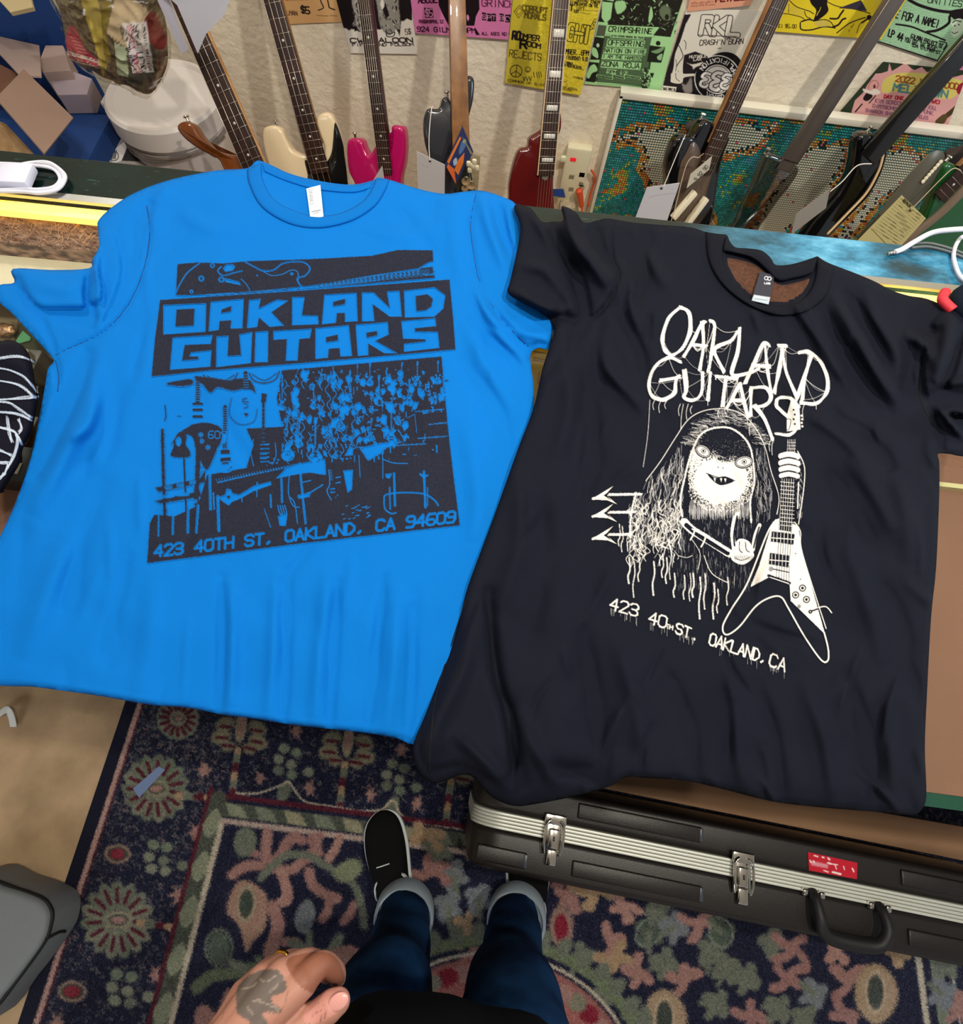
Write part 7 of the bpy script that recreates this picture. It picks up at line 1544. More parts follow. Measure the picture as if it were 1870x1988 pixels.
# dark cap with a red brim edge at the right
cap = empty('beanie', at_z(1880, 580, ZC), 'dark cap with red rim poking in at the right edge above the black sleeve', 'hat')
pc = at_z(1912, 592, ZC + .012); 
bm = bmesh.new(); bmesh.ops.create_uvsphere(bm, u_segments=32, v_segments=16, radius=.045); bmesh.ops.scale(bm, vec=(1, .75, .55), verts=bm.verts); bmesh.ops.delete(bm, geom=[v for v in bm.verts if v.co.z < -.006], context='VERTS'); bmesh.ops.translate(bm, vec=pc + Vector((.0, 0, .0)), verts=bm.verts); bm_obj('crown', bm, cloth_mat('navy_knit', '#141d2a'), cap)
tube('brim_edge', [at_z(x, y, ZC + .016) for (x, y) in ((1836, 566), (1830, 580), (1838, 591), (1850, 602))], .006, mat('red_piping', '#d3303e', rough=.6), cap, n=10)
# ================================================================== THE RUG
ZR = 0.008
NV, GR, PK, MR, CR, TN, DG = '#1b1d33', '#676c60', '#96736c', '#4f1c2a', '#b3a896', '#9c8368', '#3c463f'
TLr = at_z(258, 1318, ZR); L2 = at_z(37, 1980, ZR); vd = (L2 - TLr); vd.z = 0; vd.normalize(); ud = Vector((-vd.y, vd.x, 0))
innR = at_z(1775, 1855, ZR); innL = at_z(400, 1750, ZR)
w_in = (innR - TLr).dot(ud); b_w = (innL - TLr).dot(ud); RW = w_in + b_w; RL = 1.15
RB = Board(-40, 1290, 1920, 2010, NV, 1)
rr_ = random.Random(21)
J = 1.3
def px_uv(u, v): p = TLr + ud * u + vd * v; return proj(p)
def uv(px, py): p = at_z(px, py, ZR) - TLr; return p.dot(ud), p.dot(vd)
def uline(u0, v0, u1, v1, w, c, n=40, jit=J):
    P = [px_uv(u0 + (u1 - u0) * k / n, v0 + (v1 - v0) * k / n) for k in range(n + 1)]; RB.line(P, w, c, jit=jit)
# speckled ground of the wide border
bu = 0.030
_, v_top = uv(440, 1553)
u_in = uv(440, 1562)[0]
for _ in range(5200):
    if rr_.random() < .5: u, v = rr_.uniform(bu, u_in - .02), rr_.uniform(0, .95)
    else: u, v = rr_.uniform(bu, RW - bu), rr_.uniform(0, v_top - .012)
    x, y = px_uv(u, v)
    if not (-40 < x < 1920 and 1290 < y < 2010): continue
    a = rr_.uniform(0, 6.28); s = rr_.uniform(3, 7)
    RB.line([(x, y), (x + s * math.cos(a), y + s * math.sin(a)), (x + s * 1.4 * math.cos(a + 1.2), y + s * 1.4 * math.sin(a + 1.2))], rr_.uniform(1.2, 2.2), rr_.choice(['#454a52', '#5a5a5c', '#35394a', '#7a6464', '#4a4048', '#6a6a66']), a=.75)
for _ in range(2600):
    u, v = rr_.uniform(RW - u_in + .02, RW), rr_.uniform(0, 1.2); x, y = px_uv(u, v)
    if x < 1920 and 1290 < y < 2010: a = rr_.uniform(0, 6.28); RB.line([(x, y), (x + 6 * math.cos(a), y + 6 * math.sin(a))], rr_.uniform(1.2, 2.4), rr_.choice(['#454a52', '#5a5a5c', '#35394a', '#7a6464']), a=.7)
uline(bu + .007, .0, bu + .007, 1.2, 9, '#b08c84', 120, 2.2); uline(bu + .016, .0, bu + .016, 1.2, 2.4, MR, 60)
def rot(x, y, pts, s=1.0, a=0.0): c, n = math.cos(a) * s, math.sin(a) * s; return [(x + u * c - w * n, y + u * n + w * c) for u, w in pts]
def rosette(x, y, R=68, a0=0.0, half=False, yk=1.0):
    n = 15
    for k in range(n):
        a = a0 + 2 * math.pi * k / n
        if half and not (-.2 < math.sin(a) < 1.1): pass
        c, s_ = math.cos(a), math.sin(a) * yk
        RB.blob([(x + c * R * .3 - s_ * 6, y + s_ * R * .3 + c * 6), (x + c * R * .8 - s_ * 13, y + s_ * R * .8 + c * 13), (x + c * R * 1.05, y + s_ * R * 1.05), (x + c * R * .8 + s_ * 13, y + s_ * R * .8 - c * 13), (x + c * R * .3 + s_ * 6, y + s_ * R * .3 - c * 6)], rr_.choice([GR, '#78796a', '#67705f']), jit=1.8)
    for k in range(n):
        a = a0 + 2 * math.pi * k / n; c, s_ = math.cos(a), math.sin(a) * yk
        RB.line([(x + c * R * .48, y + s_ * R * .48), (x + c * R * .82, y + s_ * R * .82)], 7, MR, jit=1.4)
    RB.disc(x + 2, y, R * .36, '#857f6c', ry=R * .26, jit=1.4); RB.disc(x + 2, y, R * .27, DG, ry=R * .16, jit=1.2); RB.disc(x + 2, y, R * .2, PK, ry=R * .11, jit=1.6)
def butterfly(x, y, s=1.0, a=0.0):
    for sg in (-1, 1):
        for (dx, dy, r) in ((32, -18, 19), (36, 8, 20), (20, 24, 14)): RB.disc(*rot(x, y, [(sg * dx, dy)], s, a)[0], r * s, '#77735e', ry=r * .72 * s, rot=a + sg * .4, jit=1.8)
        for (dx, dy) in ((32, -14), (36, 8), (22, 22)): p = rot(x, y, [(sg * (dx - 12), dy), (sg * (dx + 8), dy + 1)], s, a); RB.line(p, 6 * s, MR, jit=1.4)
    RB.disc(*rot(x, y, [(0, -16)], s, a)[0], 11 * s, '#877f68', ry=30 * s, rot=a, jit=1.5); RB.disc(*rot(x, y, [(0, -18)], s, a)[0], 6 * s, PK, ry=20 * s, rot=a, jit=1.6)
def cluster(x, y, s=1.0, a=0.0, c=None):
    for (dx, dy) in ((-14, -20), (12, -18), (-20, 4), (8, 8), (-14, 26), (14, 28), (46, 14)): RB.disc(*rot(x, y, [(dx, dy)], s, a)[0], 11 * s, c or rr_.choice([GR, '#6f7a6a', '#7d8071']), ry=10 * s, jit=1.8)
def star(x, y, s=1.0, c=PK):
    P = []
    for k in range(12): r = (20 if k % 2 == 0 else 9) * s * rr_.uniform(.75, 1.2); a = k * math.pi / 6; P.append((x + r * math.cos(a) * .8, y + r * math.sin(a) * 1.1))
    RB.poly(P, c, jit=1.8)
def redleaf(x, y, s=1.0): RB.disc(x, y, 26 * s, '#8a7468', ry=19 * s, jit=1.8); RB.disc(x, y, 20 * s, DG, ry=14 * s, jit=1.2); RB.disc(x, y, 15 * s, '#7c2a38', ry=11 * s, jit=1.4)
def stem(P, w=13, cols=(TN, GR, MR)):
    L = smooth_path([(a, b, 0) for a, b in P], 8)
    for i in range(len(L) - 1): RB.line([(L[i].x, L[i].y), (L[i + 1].x, L[i + 1].y)], w, cols[(i // 3) % len(cols)], jit=1.3)
# left border
rosette(302, 1531, 64, .2); rosette(228, 1786, 70, .1, yk=1.05); rosette(345, 1395, 40, .3)
redleaf(228, 1658); redleaf(140, 1925, 1.1)
cluster(310, 1662, 1.0, .1); cluster(240, 1915, 1.1, .1); cluster(390, 1340, .8)
for p in ((380, 1617), (345, 1738), (302, 1893), (398, 1495), (110, 1985)): star(*p)
stem([(345, 1545), (395, 1548), (438, 1550)]); stem([(270, 1792), (320, 1798), (352, 1806)])
# top border
for (x, y) in ((466, 1428), (674, 1456), (880, 1488), (1090, 1520)): butterfly(x, y, 1.0, .12); stem([(x - 4, y + 28), (x - 10, y + 70), (x - 14, y + 110)], 12)
for (x, y) in ((560, 1475), (770, 1505), (990, 1530)): cluster(x, y, .95, .25); RB.disc(x - 8, y + 62, 12, GR, ry=22, rot=.4, jit=1.6)
for (x, y) in ((505, 1512), (602, 1530), (720, 1543), (810, 1560), (575, 1420), (780, 1455)): star(x, y, .9)
RB.curve([(460, 1540), (500, 1540), (545, 1525), (562, 1520), (590, 1555), (640, 1565), (700, 1575)], 3.2, CR, jit=1.4); RB.curve([(700, 1575), (740, 1572), (765, 1555), (790, 1590), (900, 1610)], 3.2, CR, jit=1.4)
# guard stripes: maroon, leaf band, cream edge
uline(u_in - .045, v_top - .02, u_in - .045, 1.3, 9, MR, 120); uline(u_in - .045, v_top - .008, RW - u_in + .045, v_top - .008, 9, MR, 160)
uline(u_in - .022, v_top, u_in - .022, 1.3, 30, '#474c44', 120); uline(u_in - .022, v_top + .020, RW - u_in, v_top + .020, 26, '#474c44', 160)
v = v_top + .02
while v < 1.1:
    x, y = px_uv(u_in - .022, v); x2, y2 = px_uv(u_in - .022, v + .062); RB.blob([(x, y), (x + 9, (y + y2) / 2), (x2, y2), (x2 - 11, (y + y2) / 2 + 4)], '#7f8470', jit=1.6); v += .088
u = u_in
while u < RW - u_in:
    x, y = px_uv(u, v_top + .020); x2, y2 = px_uv(u + .040, v_top + .022); RB.poly([(x, y - 14), (x2, y2 - 12), (x2 + 14, y2 + 13), (x + 8, y + 12)], rr_.choice(['#7f8470', '#8b876f', '#6f7667']), jit=1.6); u += .070
uline(u_in, v_top + .044, u_in, 1.3, 9, CR, 120, 2.2); uline(u_in, v_top + .044, RW - u_in, v_top + .044, 9, '#a8958c', 160, 2.2)
uline(RW - u_in, v_top + .044, RW - u_in, 1.3, 10, CR, 120, 2.2); uline(RW - u_in + .04, v_top, RW - u_in + .04, 1.3, 22, '#6f7667', 120); uline(RW - u_in + .075, v_top, RW - u_in + .075, 1.3, 4, CR, 120)
# inner field: vines and flowers
def vine(P, w=15, c=PK): RB.curve(P, w, c, jit=3.4); 
PKS = ['#96716b', '#8f6a66', '#9f7a72']
for P, w in (([(450, 1700), (470, 1685), (500, 1680), (560, 1690), (590, 1670), (620, 1655)], 15), ([(520, 1615), (516, 1650), (520, 1680)], 16), ([(520, 1680), (545, 1660), (555, 1640), (570, 1625), (588, 1632)], 15), ([(545, 1690), (555, 1720), (558, 1745), (545, 1752)], 15), ([(600, 1665), (615, 1640), (606, 1630), (622, 1624)], 14), ([(636, 1670), (650, 1650), (660, 1625)], 12),
             ([(600, 1690), (608, 1720), (640, 1740), (655, 1745)], 15), ([(640, 1745), (636, 1770), (625, 1785)], 12), ([(665, 1790), (680, 1775), (688, 1755)], 11), ([(500, 1660), (480, 1645), (490, 1630)], 10), ([(530, 1760), (540, 1800), (525, 1850), (540, 1870)], 22), ([(550, 1830), (575, 1830), (585, 1850)], 12)):
    vine(P, w, rr_.choice(PKS))
vine([(505, 1706), (530, 1680), (560, 1660), (600, 1662), (630, 1680), (680, 1710), (700, 1750), (708, 1800)], 11, GR)
RB.disc(476, 1635, 22, GR, ry=30, rot=.1, jit=2.2); RB.disc(676, 1690, 30, '#7a8066', ry=20, rot=-.5, jit=2.4)
RB.blob([(450, 1730), (470, 1708), (500, 1720), (520, 1745), (515, 1800), (490, 1830), (478, 1850), (465, 1800), (440, 1770)], '#96786a', jit=2.6); RB.disc(478, 1755, 13, DG, ry=28, rot=.1, jit=1.4); RB.disc(478, 1755, 17, '#8f8a74', ry=32, rot=.1, ring=3, jit=1.2)
RB.blob([(580, 1760), (600, 1745), (612, 1770), (605, 1800), (590, 1815), (572, 1795)], '#6e7378', jit=2.2); vine([(600, 1810), (604, 1845), (625, 1850)], 9, GR); vine([(568, 1830), (590, 1845), (600, 1870)], 16, GR); vine([(600, 1870), (640, 1850), (660, 1820)], 14, GR)
RB.disc(425, 1840, 22, '#49544b', ry=32, jit=2.2); RB.disc(425, 1840, 26, GR, ry=35, ring=4, jit=2); RB.blob([(620, 1870), (640, 1845), (680, 1835), (700, 1850), (690, 1890), (650, 1900), (620, 1890)], PKS[0], jit=2.8)
vine([(380, 1920), (410, 1895), (450, 1890), (490, 1880), (520, 1900)], 20, '#59624f'); vine([(450, 1870), (480, 1885), (470, 1910)], 12, GR); vine([(500, 1860), (520, 1885)], 10, GR)
RB.blob([(380, 1960), (400, 1950), (420, 1965), (440, 1920), (455, 1935), (440, 1975), (410, 2000), (380, 1995)], PKS[1], jit=2.6); RB.disc(560, 1870, 24, '#32364c', ring=4, jit=1.4)
random_spots = [(850, 1650, 'g'), (880, 1700, 'l'), (940, 1640, 'p'), (1010, 1670, 'g'), (870, 1760, 'l'), (905, 1800, 't'), (920, 1870, 'p'), (870, 1930, 'g'), (900, 1970, 'g'), (835, 1690, 'p'), (930, 1745, 'l'), (1100, 1740, 'p'), (1090, 1800, 'r'), (1130, 1860, 'g'), (1150, 1730, 't'), (1210, 1760, 'p'), (1190, 1830, 'p'), (1200, 1860, 't'), (1260, 1810, 'd'), (1280, 1760, 'g'), (1310, 1800, 'l'),
                (1360, 1790, 'p'), (1380, 1850, 'g'), (1290, 1870, 'g'), (1240, 1890, 'p'), (1330, 1900, 'p'), (1400, 1810, 'd'), (1410, 1880, 'g'), (1450, 1900, 'g'), (1390, 1950, 'g'), (1460, 1970, 'p'), (1500, 1830, 'g'), (1540, 1840, 'p'), (1530, 1900, 'p'), (1580, 1930, 'l'), (1620, 1850, 'p'), (1650, 1900, 'p'), (1700, 1920, 'T'), (1290, 1970, 'T'), (1180, 1920, 'g'), (1560, 1980, 'g'), (1640, 1970, 'p'), (1740, 1850, 't'), (1840, 1870, 'g'), (1860, 1960, 'p'), (1830, 1930, 'l'), (1240, 1980, 'g'), (1510, 1960, 'g'), (820, 1620, 't'), (1000, 1610, 't')]
for (x, y, k) in random_spots:
    if k in 'pt':
        c = rr_.choice(PKS) if k == 'p' else TN
        a = rr_.uniform(0, 3); 
        for q in range(4):
            b = a + q * 1.57 + rr_.uniform(-.5, .5); k2 = rr_.uniform(.6, 1.3); vine([(x, y), (x + 15 * k2 * math.cos(b), y + 17 * k2 * math.sin(b)), (x + 30 * k2 * math.cos(b + rr_.uniform(-.3, .6)), y + 32 * k2 * math.sin(b + .3))], rr_.uniform(8, 16), c); RB.disc(x + 31 * k2 * math.cos(b + .2), y + 33 * k2 * math.sin(b + .3), rr_.uniform(5, 10), c, jit=2.6)
    elif k in 'gld':
        c = {'g': GR, 'l': '#70757a', 'd': '#4b564c'}[k]; a = rr_.uniform(0, 3)
        RB.disc(x, y, 19, c, ry=27, rot=a, jit=2.6); [RB.disc(x + 20 * math.cos(a + q * 1.6), y + 24 * math.sin(a + q * 1.6), 12, c, ry=9, rot=a + q, jit=2.2) for q in range(4)]
        if k == 'd': RB.disc(x, y, 22, '#7d8578', ry=30, rot=a, ring=3, jit=1.6)
        vine([(x, y), (x + 30 * math.cos(a + 1), y + 40 * math.sin(a + 1))], 7, GR)
    elif k == 'r': RB.disc(x, y, 24, '#8a6f66', ry=42, jit=2.6); RB.disc(x, y, 13, '#7a1f30', ry=26, jit=1.6)
    elif k == 'T':
        RB.blob([(x, y - 50), (x + 30, y - 30), (x + 45, y + 10), (x + 30, y + 50), (x, y + 70), (x - 34, y + 40), (x - 40, y), (x - 28, y - 34)], '#9d866e', jit=3); RB.disc(x, y + 6, 15, '#3f4440', ry=34, jit=1.5); RB.disc(x, y + 6, 19, '#b09f88', ry=38, ring=3, jit=1.4)
# medallion in the middle of the rug
for r, w, c in ((300, 7, CR), (325, 22, '#667057')): RB.disc(950, 2150, r, c, ring=w, jit=1.8)
RB.disc(950, 2150, 292, '#8d5c58', jit=2); RB.disc(950, 2150, 280, '#995f5b', jit=2)
for k in range(26): a = -math.pi * k / 25; RB.disc(950 + 265 * math.cos(a), 2150 + 265 * math.sin(a), 17, ['#7a1f30', '#7b7868', PKS[0]][k % 3], ry=22, rot=a, jit=2.4); RB.disc(950 + 342 * math.cos(a), 2150 + 342 * math.sin(a), 14, GR, ry=20, rot=a + 1.57, jit=2.2)
RB.noise(.04, 2); RB.noise(.035, 1)
# binding tape round the edge
for _ in range(1):
    P = [px_uv(bu * k / 8, vv) for k in (0,) for vv in (0, 1.2)]
for k in range(14): uline(bu * k / 14, 0, bu * k / 14, 1.3, 3.2, '#17182c', 60, .3)
q = [TLr, TLr + ud * RW, TLr + ud * RW + vd * RL, TLr + vd * RL]
mrug = mat('rug_pile', attr='Col', rough=.95, bump=.0022, bscale=420, sheen=.15, spec=.1)
print('RUG', RW, RL, px_uv(0, RL), px_uv(RW, RL))
rug = sheet('oriental_rug', q, RB, mrug, th=.0075, dims=(int(RW / .0016), int(RL / .0016)))
tag(rug, 'navy floral oriental rug with sage and rose pattern on the concrete floor', 'rug')

# bits lying about
tp = [at_z(x, y, ZR + .0012) for (x, y) in ((258, 1531), (308, 1488), (321, 1494), (270, 1549))]
flat_block('masking_tape', tp, 0, mat('blue_masking_tape', '#6f84ad', rough=.7), None, 'strip of faded blue masking tape stuck on the rug', 'tape', th=.001)
o = tube('paper_ribbon', [at_z(x, y, z) for (x, y, z) in ((0, 1385, .012), (10, 1378, .03), (17, 1380, .035), (23, 1395, .02), (26, 1411, .008))], .009, mat('white_ribbon', '#dde2e2', rough=.7), None, n=10, flat=.12); tag(o, 'curled white paper strip on the concrete at the left edge', 'paper')
pebble('grit', at_z(72, 1738, .006), .006, mat('black_grit', '#15130f', rough=.8), 'small black crumb on the concrete beside the rug edge', 'debris')
# brown plank between counter and case at the right
# grey soft bag corner at the left
zs = .13
so = [(-60, 1700), (0, 1722), (40, 1734), (76, 1750), (90, 1770), (91, 1790), (80, 1828), (44, 1880), (0, 1936), (-70, 2010), (-160, 1900), (-150, 1760)]
bm = bmesh.new(); P = [at_z(p.x, p.y, zs) for p in smooth_path([(a, b, 0) for a, b in so], 4, True)]
st_ = empty('soft_bag', Vector((sum(p.x for p in P) / len(P), sum(p.y for p in P) / len(P), 0)), 'grey padded soft bag with black rim at the lower left corner', 'bag')
up = [bm.verts.new(p) for p in P]; f = bm.faces.new(up); r = bmesh.ops.extrude_face_region(bm, geom=[f]); bmesh.ops.translate(bm, vec=(0, 0, -.118), verts=[v for v in r['geom'] if isinstance(v, bmesh.types.BMVert)])
bmesh.ops.recalc_face_normals(bm, faces=bm.faces); es = [e for e in bm.edges if abs(e.verts[0].co.z - e.verts[1].co.z) < 1e-6]; bmesh.ops.bevel(bm, geom=es, offset=.012, segments=4, affect='EDGES', profile=.5)
bm_obj('padded_shell', bm, mat('grey_bag_cloth', '#7b8084', rough=.6, bump=.0004, bscale=500), st_)
tube('rim', [p - Vector((0, 0, .014)) for p in P[::3]], .0042, mat('black_rubber', '#111214', rough=.6), st_, n=8, closed=True)
tube('zip_pull', [P[24] + Vector((.0, 0, -.01)), P[24] + Vector((.012, .008, -.03)), P[24] + Vector((.014, .004, -.05))], .003, mat('black_rubber'), st_, n=8)

# ================================================================== THE GUITAR CASE, standing on its long side
ZCs = .36
PA, PB = at_z(922, 1583, ZCs), at_z(1870, 1775, ZCs)
D = (PB - PA); D.z = 0; D.normalize(); Cn = Vector((D.y, -D.x, 0))          # Cn points to the person
far_w = abs((at_z(1350, 1590, ZCs) - PA).dot(Cn)); near_w = abs((at_z(1350, 1772, ZCs) - PA).dot(Cn))
cas = empty('guitar_case', (PA.x + .5 * D.x, PA.y + .5 * D.y, 0), 'long black moulded guitar case with aluminium band standing before the counter', 'guitar case')
LEN = 1.12
Mc = Matrix((( D.x, -Cn.x, 0, PA.x), (D.y, -Cn.y, 0, PA.y), (0, 0, 1, 0), (0, 0, 0, 1)))     # local x along, local y away from person, z up
def rrect(x0, x1, z0, z1, r, n=8):
    out = []
    for (cx_, cz, a0) in ((x1 - r, z1 - r, 0), (x0 + r, z1 - r, 90), (x0 + r, z0 + r, 180), (x1 - r, z0 + r, 270)):
        for k in range(n + 1): a = math.radians(a0 + 90 * k / n); out.append((cx_ + r * math.cos(a), cz + r * math.sin(a)))
    return out
mcase = mat('black_moulded_shell', '#1c1817', rough=.38, bump=.0003, bscale=700, spec=.5)
bwid = .0145
def half(name, y0, y1, grow):
    w = abs(y1 - y0)
    prism(name, rrect(0, LEN, .0095, ZCs, .055), Mc @ Matrix.Translation((0, (y0 + y1) / 2, 0)), w, mcase, cas, bevel=.010, seg=4)
half('lid', bwid, far_w, 0); half('base', -near_w, -bwid, 0)
malu = mat('aluminium_band', '#d6d8cf', rough=.5, metal=.45)
for k in range(5):
    y = -bwid + bwid * 2 * (k + .5) / 5
    prism('band_rib', rrect(-.0035, LEN + .0035, .0092, ZCs + .0035, .057), Mc @ Matrix.Translation((0, y, 0)), bwid * 2 / 5 * .84, malu, cas, bevel=.0008, seg=2)
def loc_c(px, py, z=ZCs): p = at_z(px, py, z) - PA; return p.dot(D), -p.dot(Cn)
def rib(name, a, b, w, hh=.0045):
    (x0, y0), (x1, y1) = loc_c(*a), loc_c(*b); ym = (y0 + y1) / 2
    bm = box_bm(x1 - x0, w, hh * 2, .003, 3); bmesh.ops.transform(bm, matrix=Mc @ Matrix.Translation(((x0 + x1) / 2, ym, ZCs)), verts=bm.verts); bm_obj(name, bm, mcase, cas)
    bm = box_bm(.007, w * .86, hh * 2, .0015, 2); bmesh.ops.transform(bm, matrix=Mc @ Matrix.Translation((x1 - .002, ym, ZCs + .0012)), verts=bm.verts); bm_obj('rib_end', bm, mat('lighter_rib_end', '#3d434c', rough=.35), cas)  # block at the rib's end, a lighter grey than the shell
rib('shell_rib', (1122, 1572), (1362, 1622), .026); rib('shell_rib', (1110, 1683), (1362, 1738), .026); rib('shell_rib', (925, 1652), (1022, 1672), .026); rib('shell_rib', (1748, 1700), (2000, 1756), .026); rib('shell_rib', (1762, 1816), (2000, 1870), .026)
def latch(px, py):
    (x, y) = loc_c(px, py); T = Mc @ Matrix.Translation((x, 0, ZCs))
    e = box_bm(.032, .056, .004, .0015); bmesh.ops.transform(e, matrix=T @ Matrix.Translation((0, -.006, .006)), verts=e.verts); o = bm_obj('latch', e, m_chrome, cas)
    for (w, l, y_, z_) in ((.040, .018, .021, .011), (.019, .032, -.010, .012), (.018, .026, -.040, .011)):
        e = box_bm(w, l, .006, .0026, 3); bmesh.ops.transform(e, matrix=T @ Matrix.Translation((0, y_, z_)), verts=e.verts); bm_obj('latch_plate', e, m_chrome, o)
    for s_ in (-1, 1): tube('latch_wire', [T @ Vector((s_ * w_, y_, z_)) for (w_, y_, z_) in ((.008, .020, .016), (.016, .010, .016), (.017, -.020, .015), (.014, -.036, .011))], .0024, m_chrome, o, n=8)
    e = box_bm(.003, .008, .001, .0004, 1); bmesh.ops.transform(e, matrix=T @ Matrix.Translation((0, -.010, .0156)), verts=e.verts); bm_obj('keyhole', e, m_slot, o)
m_slot = mat('slot_dark')
latch(1073, 1625); latch(1437, 1700)
x0, y0 = loc_c(1575, 1745); x1, _ = loc_c(1703, 1775)
mh = mat('black_handle_strap', '#17171a', rough=.55)
hd = empty('x', (0, 0, 0), None, None); bpy.data.objects.remove(hd)
hpts = [Vector((x0, -.012, .004)), Vector((x0 - .001, -.022, .016)), Vector((x0 + .001, -.046, .024)), Vector((x0 + .010, -.068, .020)), Vector((x0 + .035, -.075, .016)), Vector((x1 - .035, -.075, .016)), Vector((x1 - .010, -.068, .020)), Vector((x1 + .001, -.046, .024)), Vector((x1 + .001, -.022, .016)), Vector((x1, -.012, .004))]
ho = tube('handle', [Mc @ (p + Vector((0, 0, ZCs))) for p in hpts], lambda t: .0085 + .0045 * math.exp(-((t - .5) / .22) ** 2), mh, cas, n=14, smoothn=8)
for xx in (x0, x1):
    for s_ in (-1, 1):
        e = box_bm(.010, .012, .010, .003, 3); bmesh.ops.transform(e, matrix=Mc @ Matrix.Translation((xx + s_ * .015, -.014, ZCs + .007)), verts=e.verts); bm_obj('handle_bracket', e, m_chrome, ho)
sbd = Board(1560, 1645, 1680, 1715, '#c21f33', 3)
sbd.poly([(1574, 1671), (1608, 1678), (1608, 1686), (1576, 1680)], '#dd8f9c', jit=1.2); [sbd.line([a_, b2_], w_, '#f3dedb', jit=.5) for a_, b2_, w_ in (((1581, 1661), (1588, 1663), 2.6), ((1597, 1664), (1600, 1665), 3), ((1608, 1666), (1611, 1669), 3.4), ((1573, 1671), (1575, 1674), 3), ((1580, 1672), (1581, 1674), 3.4), ((1608, 1675), (1613, 1677), 3.6), ((1614, 1677), (1626, 1679), 2.4), ((1622, 1680), (1624, 1687), 2), ((1638, 1682), (1640, 1688), 2), ((1655, 1686), (1658, 1692), 3), ((1600, 1690), (1608, 1693), 2.6), ((1617, 1693), (1632, 1697), 4))]

sq = [at_z(x, y, ZCs + .0015) for (x, y) in ((1569, 1654), (1665, 1675), (1664, 1707), (1571, 1690))]
sheet('red_sticker', sq, sbd, m_print, cas, th=.001, res=1.6)

pk_ = [PA + D * x - Cn * w_ for (x, w_) in ((.16, far_w + .055), (1.45, far_w + .085), (1.45, far_w + .006), (.16, far_w + .006))]
for p in pk_: p.z = .07
flat_block('plank', pk_, 0, mat('brown_plywood', '#8f6a4c', rough=.6, color2='#a98160', vscale=3, stretch=(1, 4, 1)), None, 'brown plywood plank on the floor between counter and guitar case', 'plank', th=.061)
# ================================================================== THE PERSON looking down
mjean = mat('dark_indigo_denim', '#0b1f3c', rough=.9, color2='#1f4a78', vscale=9, thresh=(.38, .78), bump=.0004, bscale=800, spec=.1)
mcuff = mat('pale_denim_cuff', '#9fadba', rough=.85, bump=.0004, bscale=800)
mshoe = mat('black_suede', '#09090b', rough=.85, spec=.2); msole = mat('white_stripe_leather', '#d4dcdf', rough=.5); mtee = cloth_mat('charcoal_tee', '#0b0c13')
mskin = mat('skin', attr='Col', rough=.5, spec=.4)
def remeshed(parts, name, m, voxel=.0016, smooth=8, parent=None):
    bm = bmesh.new()
    for o in parts:
        bm.from_mesh(o.data); me = o.data; bpy.data.objects.remove(o); bpy.data.meshes.remove(me)
    bmesh.ops.recalc_face_normals(bm, faces=bm.faces)
    me = bpy.data.meshes.new(name); bm.to_mesh(me); bm.free(); o = bpy.data.objects.new(name, me); COL.objects.link(o)
    r = o.modifiers.new('r', 'REMESH'); r.mode = 'VOXEL'; r.voxel_size = voxel; s = o.modifiers.new('s', 'SMOOTH'); s.iterations = smooth; s.factor = .5
    dg = bpy.context.evaluated_depsgraph_get(); me2 = bpy.data.meshes.new_from_object(o.evaluated_get(dg)); o.modifiers.clear(); o.data = me2; bpy.data.meshes.remove(me); me2.name = name
    me2.polygons.foreach_set('use_smooth', [True] * len(me2.polygons)); me2.materials.clear(); me2.materials.append(m)
    if parent: o.parent = parent; o.matrix_parent_inverse = parent.matrix_basis.inverted()
    return o
def chain(pts, rs):
    parts = []
    P = [Vector(p) for p in pts]
    parts.append(tube('c', P, lambda t: float(np.interp(t, np.linspace(0, 1, len(rs)), rs)), None, None, n=16, smoothn=8))
    for p, r in ((P[0], rs[0]), (P[-1], rs[-1])):
        bm = bmesh.new(); bmesh.ops.create_icosphere(bm, subdivisions=3, radius=r); bmesh.ops.translate(bm, vec=p, verts=bm.verts)
        me = bpy.data.meshes.new('c'); bm.to_mesh(me); bm.free(); o = bpy.data.objects.new('c', me); COL.objects.link(o); parts.append(o)
    return parts
Z = at_z
hp = []
wr = Z(418, 2060, .885)
mc = {'p': Z(472, 1930, .850), 'r': Z(510, 1902, .862), 'm': Z(548, 1893, .870), 'i': Z(588, 1905, .872)}
hp += chain([Z(330, 2300, .93), Z(380, 2150, .905), wr], [.036, .031, .027])
for k, r0 in (('p', .013), ('r', .014), ('m', .0145), ('i', .0145)): hp += chain([wr + (mc[k] - mc['m']) * .35, (wr + mc[k]) / 2 + Vector((0, 0, .002)), mc[k]], [.020, .017, r0])
hp += chain([Z(470, 2000, .868), Z(520, 1950, .870)], [.022, .018])
hp += chain([mc['i'], Z(624, 1872, .862), Z(650, 1884, .840), Z(656, 1900, .818)], [.0140, .0112, .0098, .0082])
hp += chain([mc['m'], Z(596, 1866, .850), Z(626, 1874, .818), Z(634, 1892, .800)], [.0140, .0112, .0095, .0080])
hp += chain([mc['r'], Z(562, 1868, .838), Z(594, 1870, .806), Z(606, 1886, .790)], [.0135, .0108, .0092, .0078])
hp += chain([mc['p'], Z(526, 1876, .820), Z(556, 1876, .792), Z(572, 1890, .778)], [.0125, .0095, .0082, .0070])
hp += chain([Z(450, 2060, .875), Z(520, 2025, .870), Z(570, 1998, .866), Z(614, 1972, .864), Z(642, 1953, .863), Z(657, 1944, .862)], [.020, .019, .0165, .0130, .0138, .0112])
person = remeshed(hp, 'person', mskin)
co = np.empty(len(person.data.vertices) * 3); person.data.vertices.foreach_get('co', co); co = co.reshape(-1, 3); X, Y = proj_np(co)
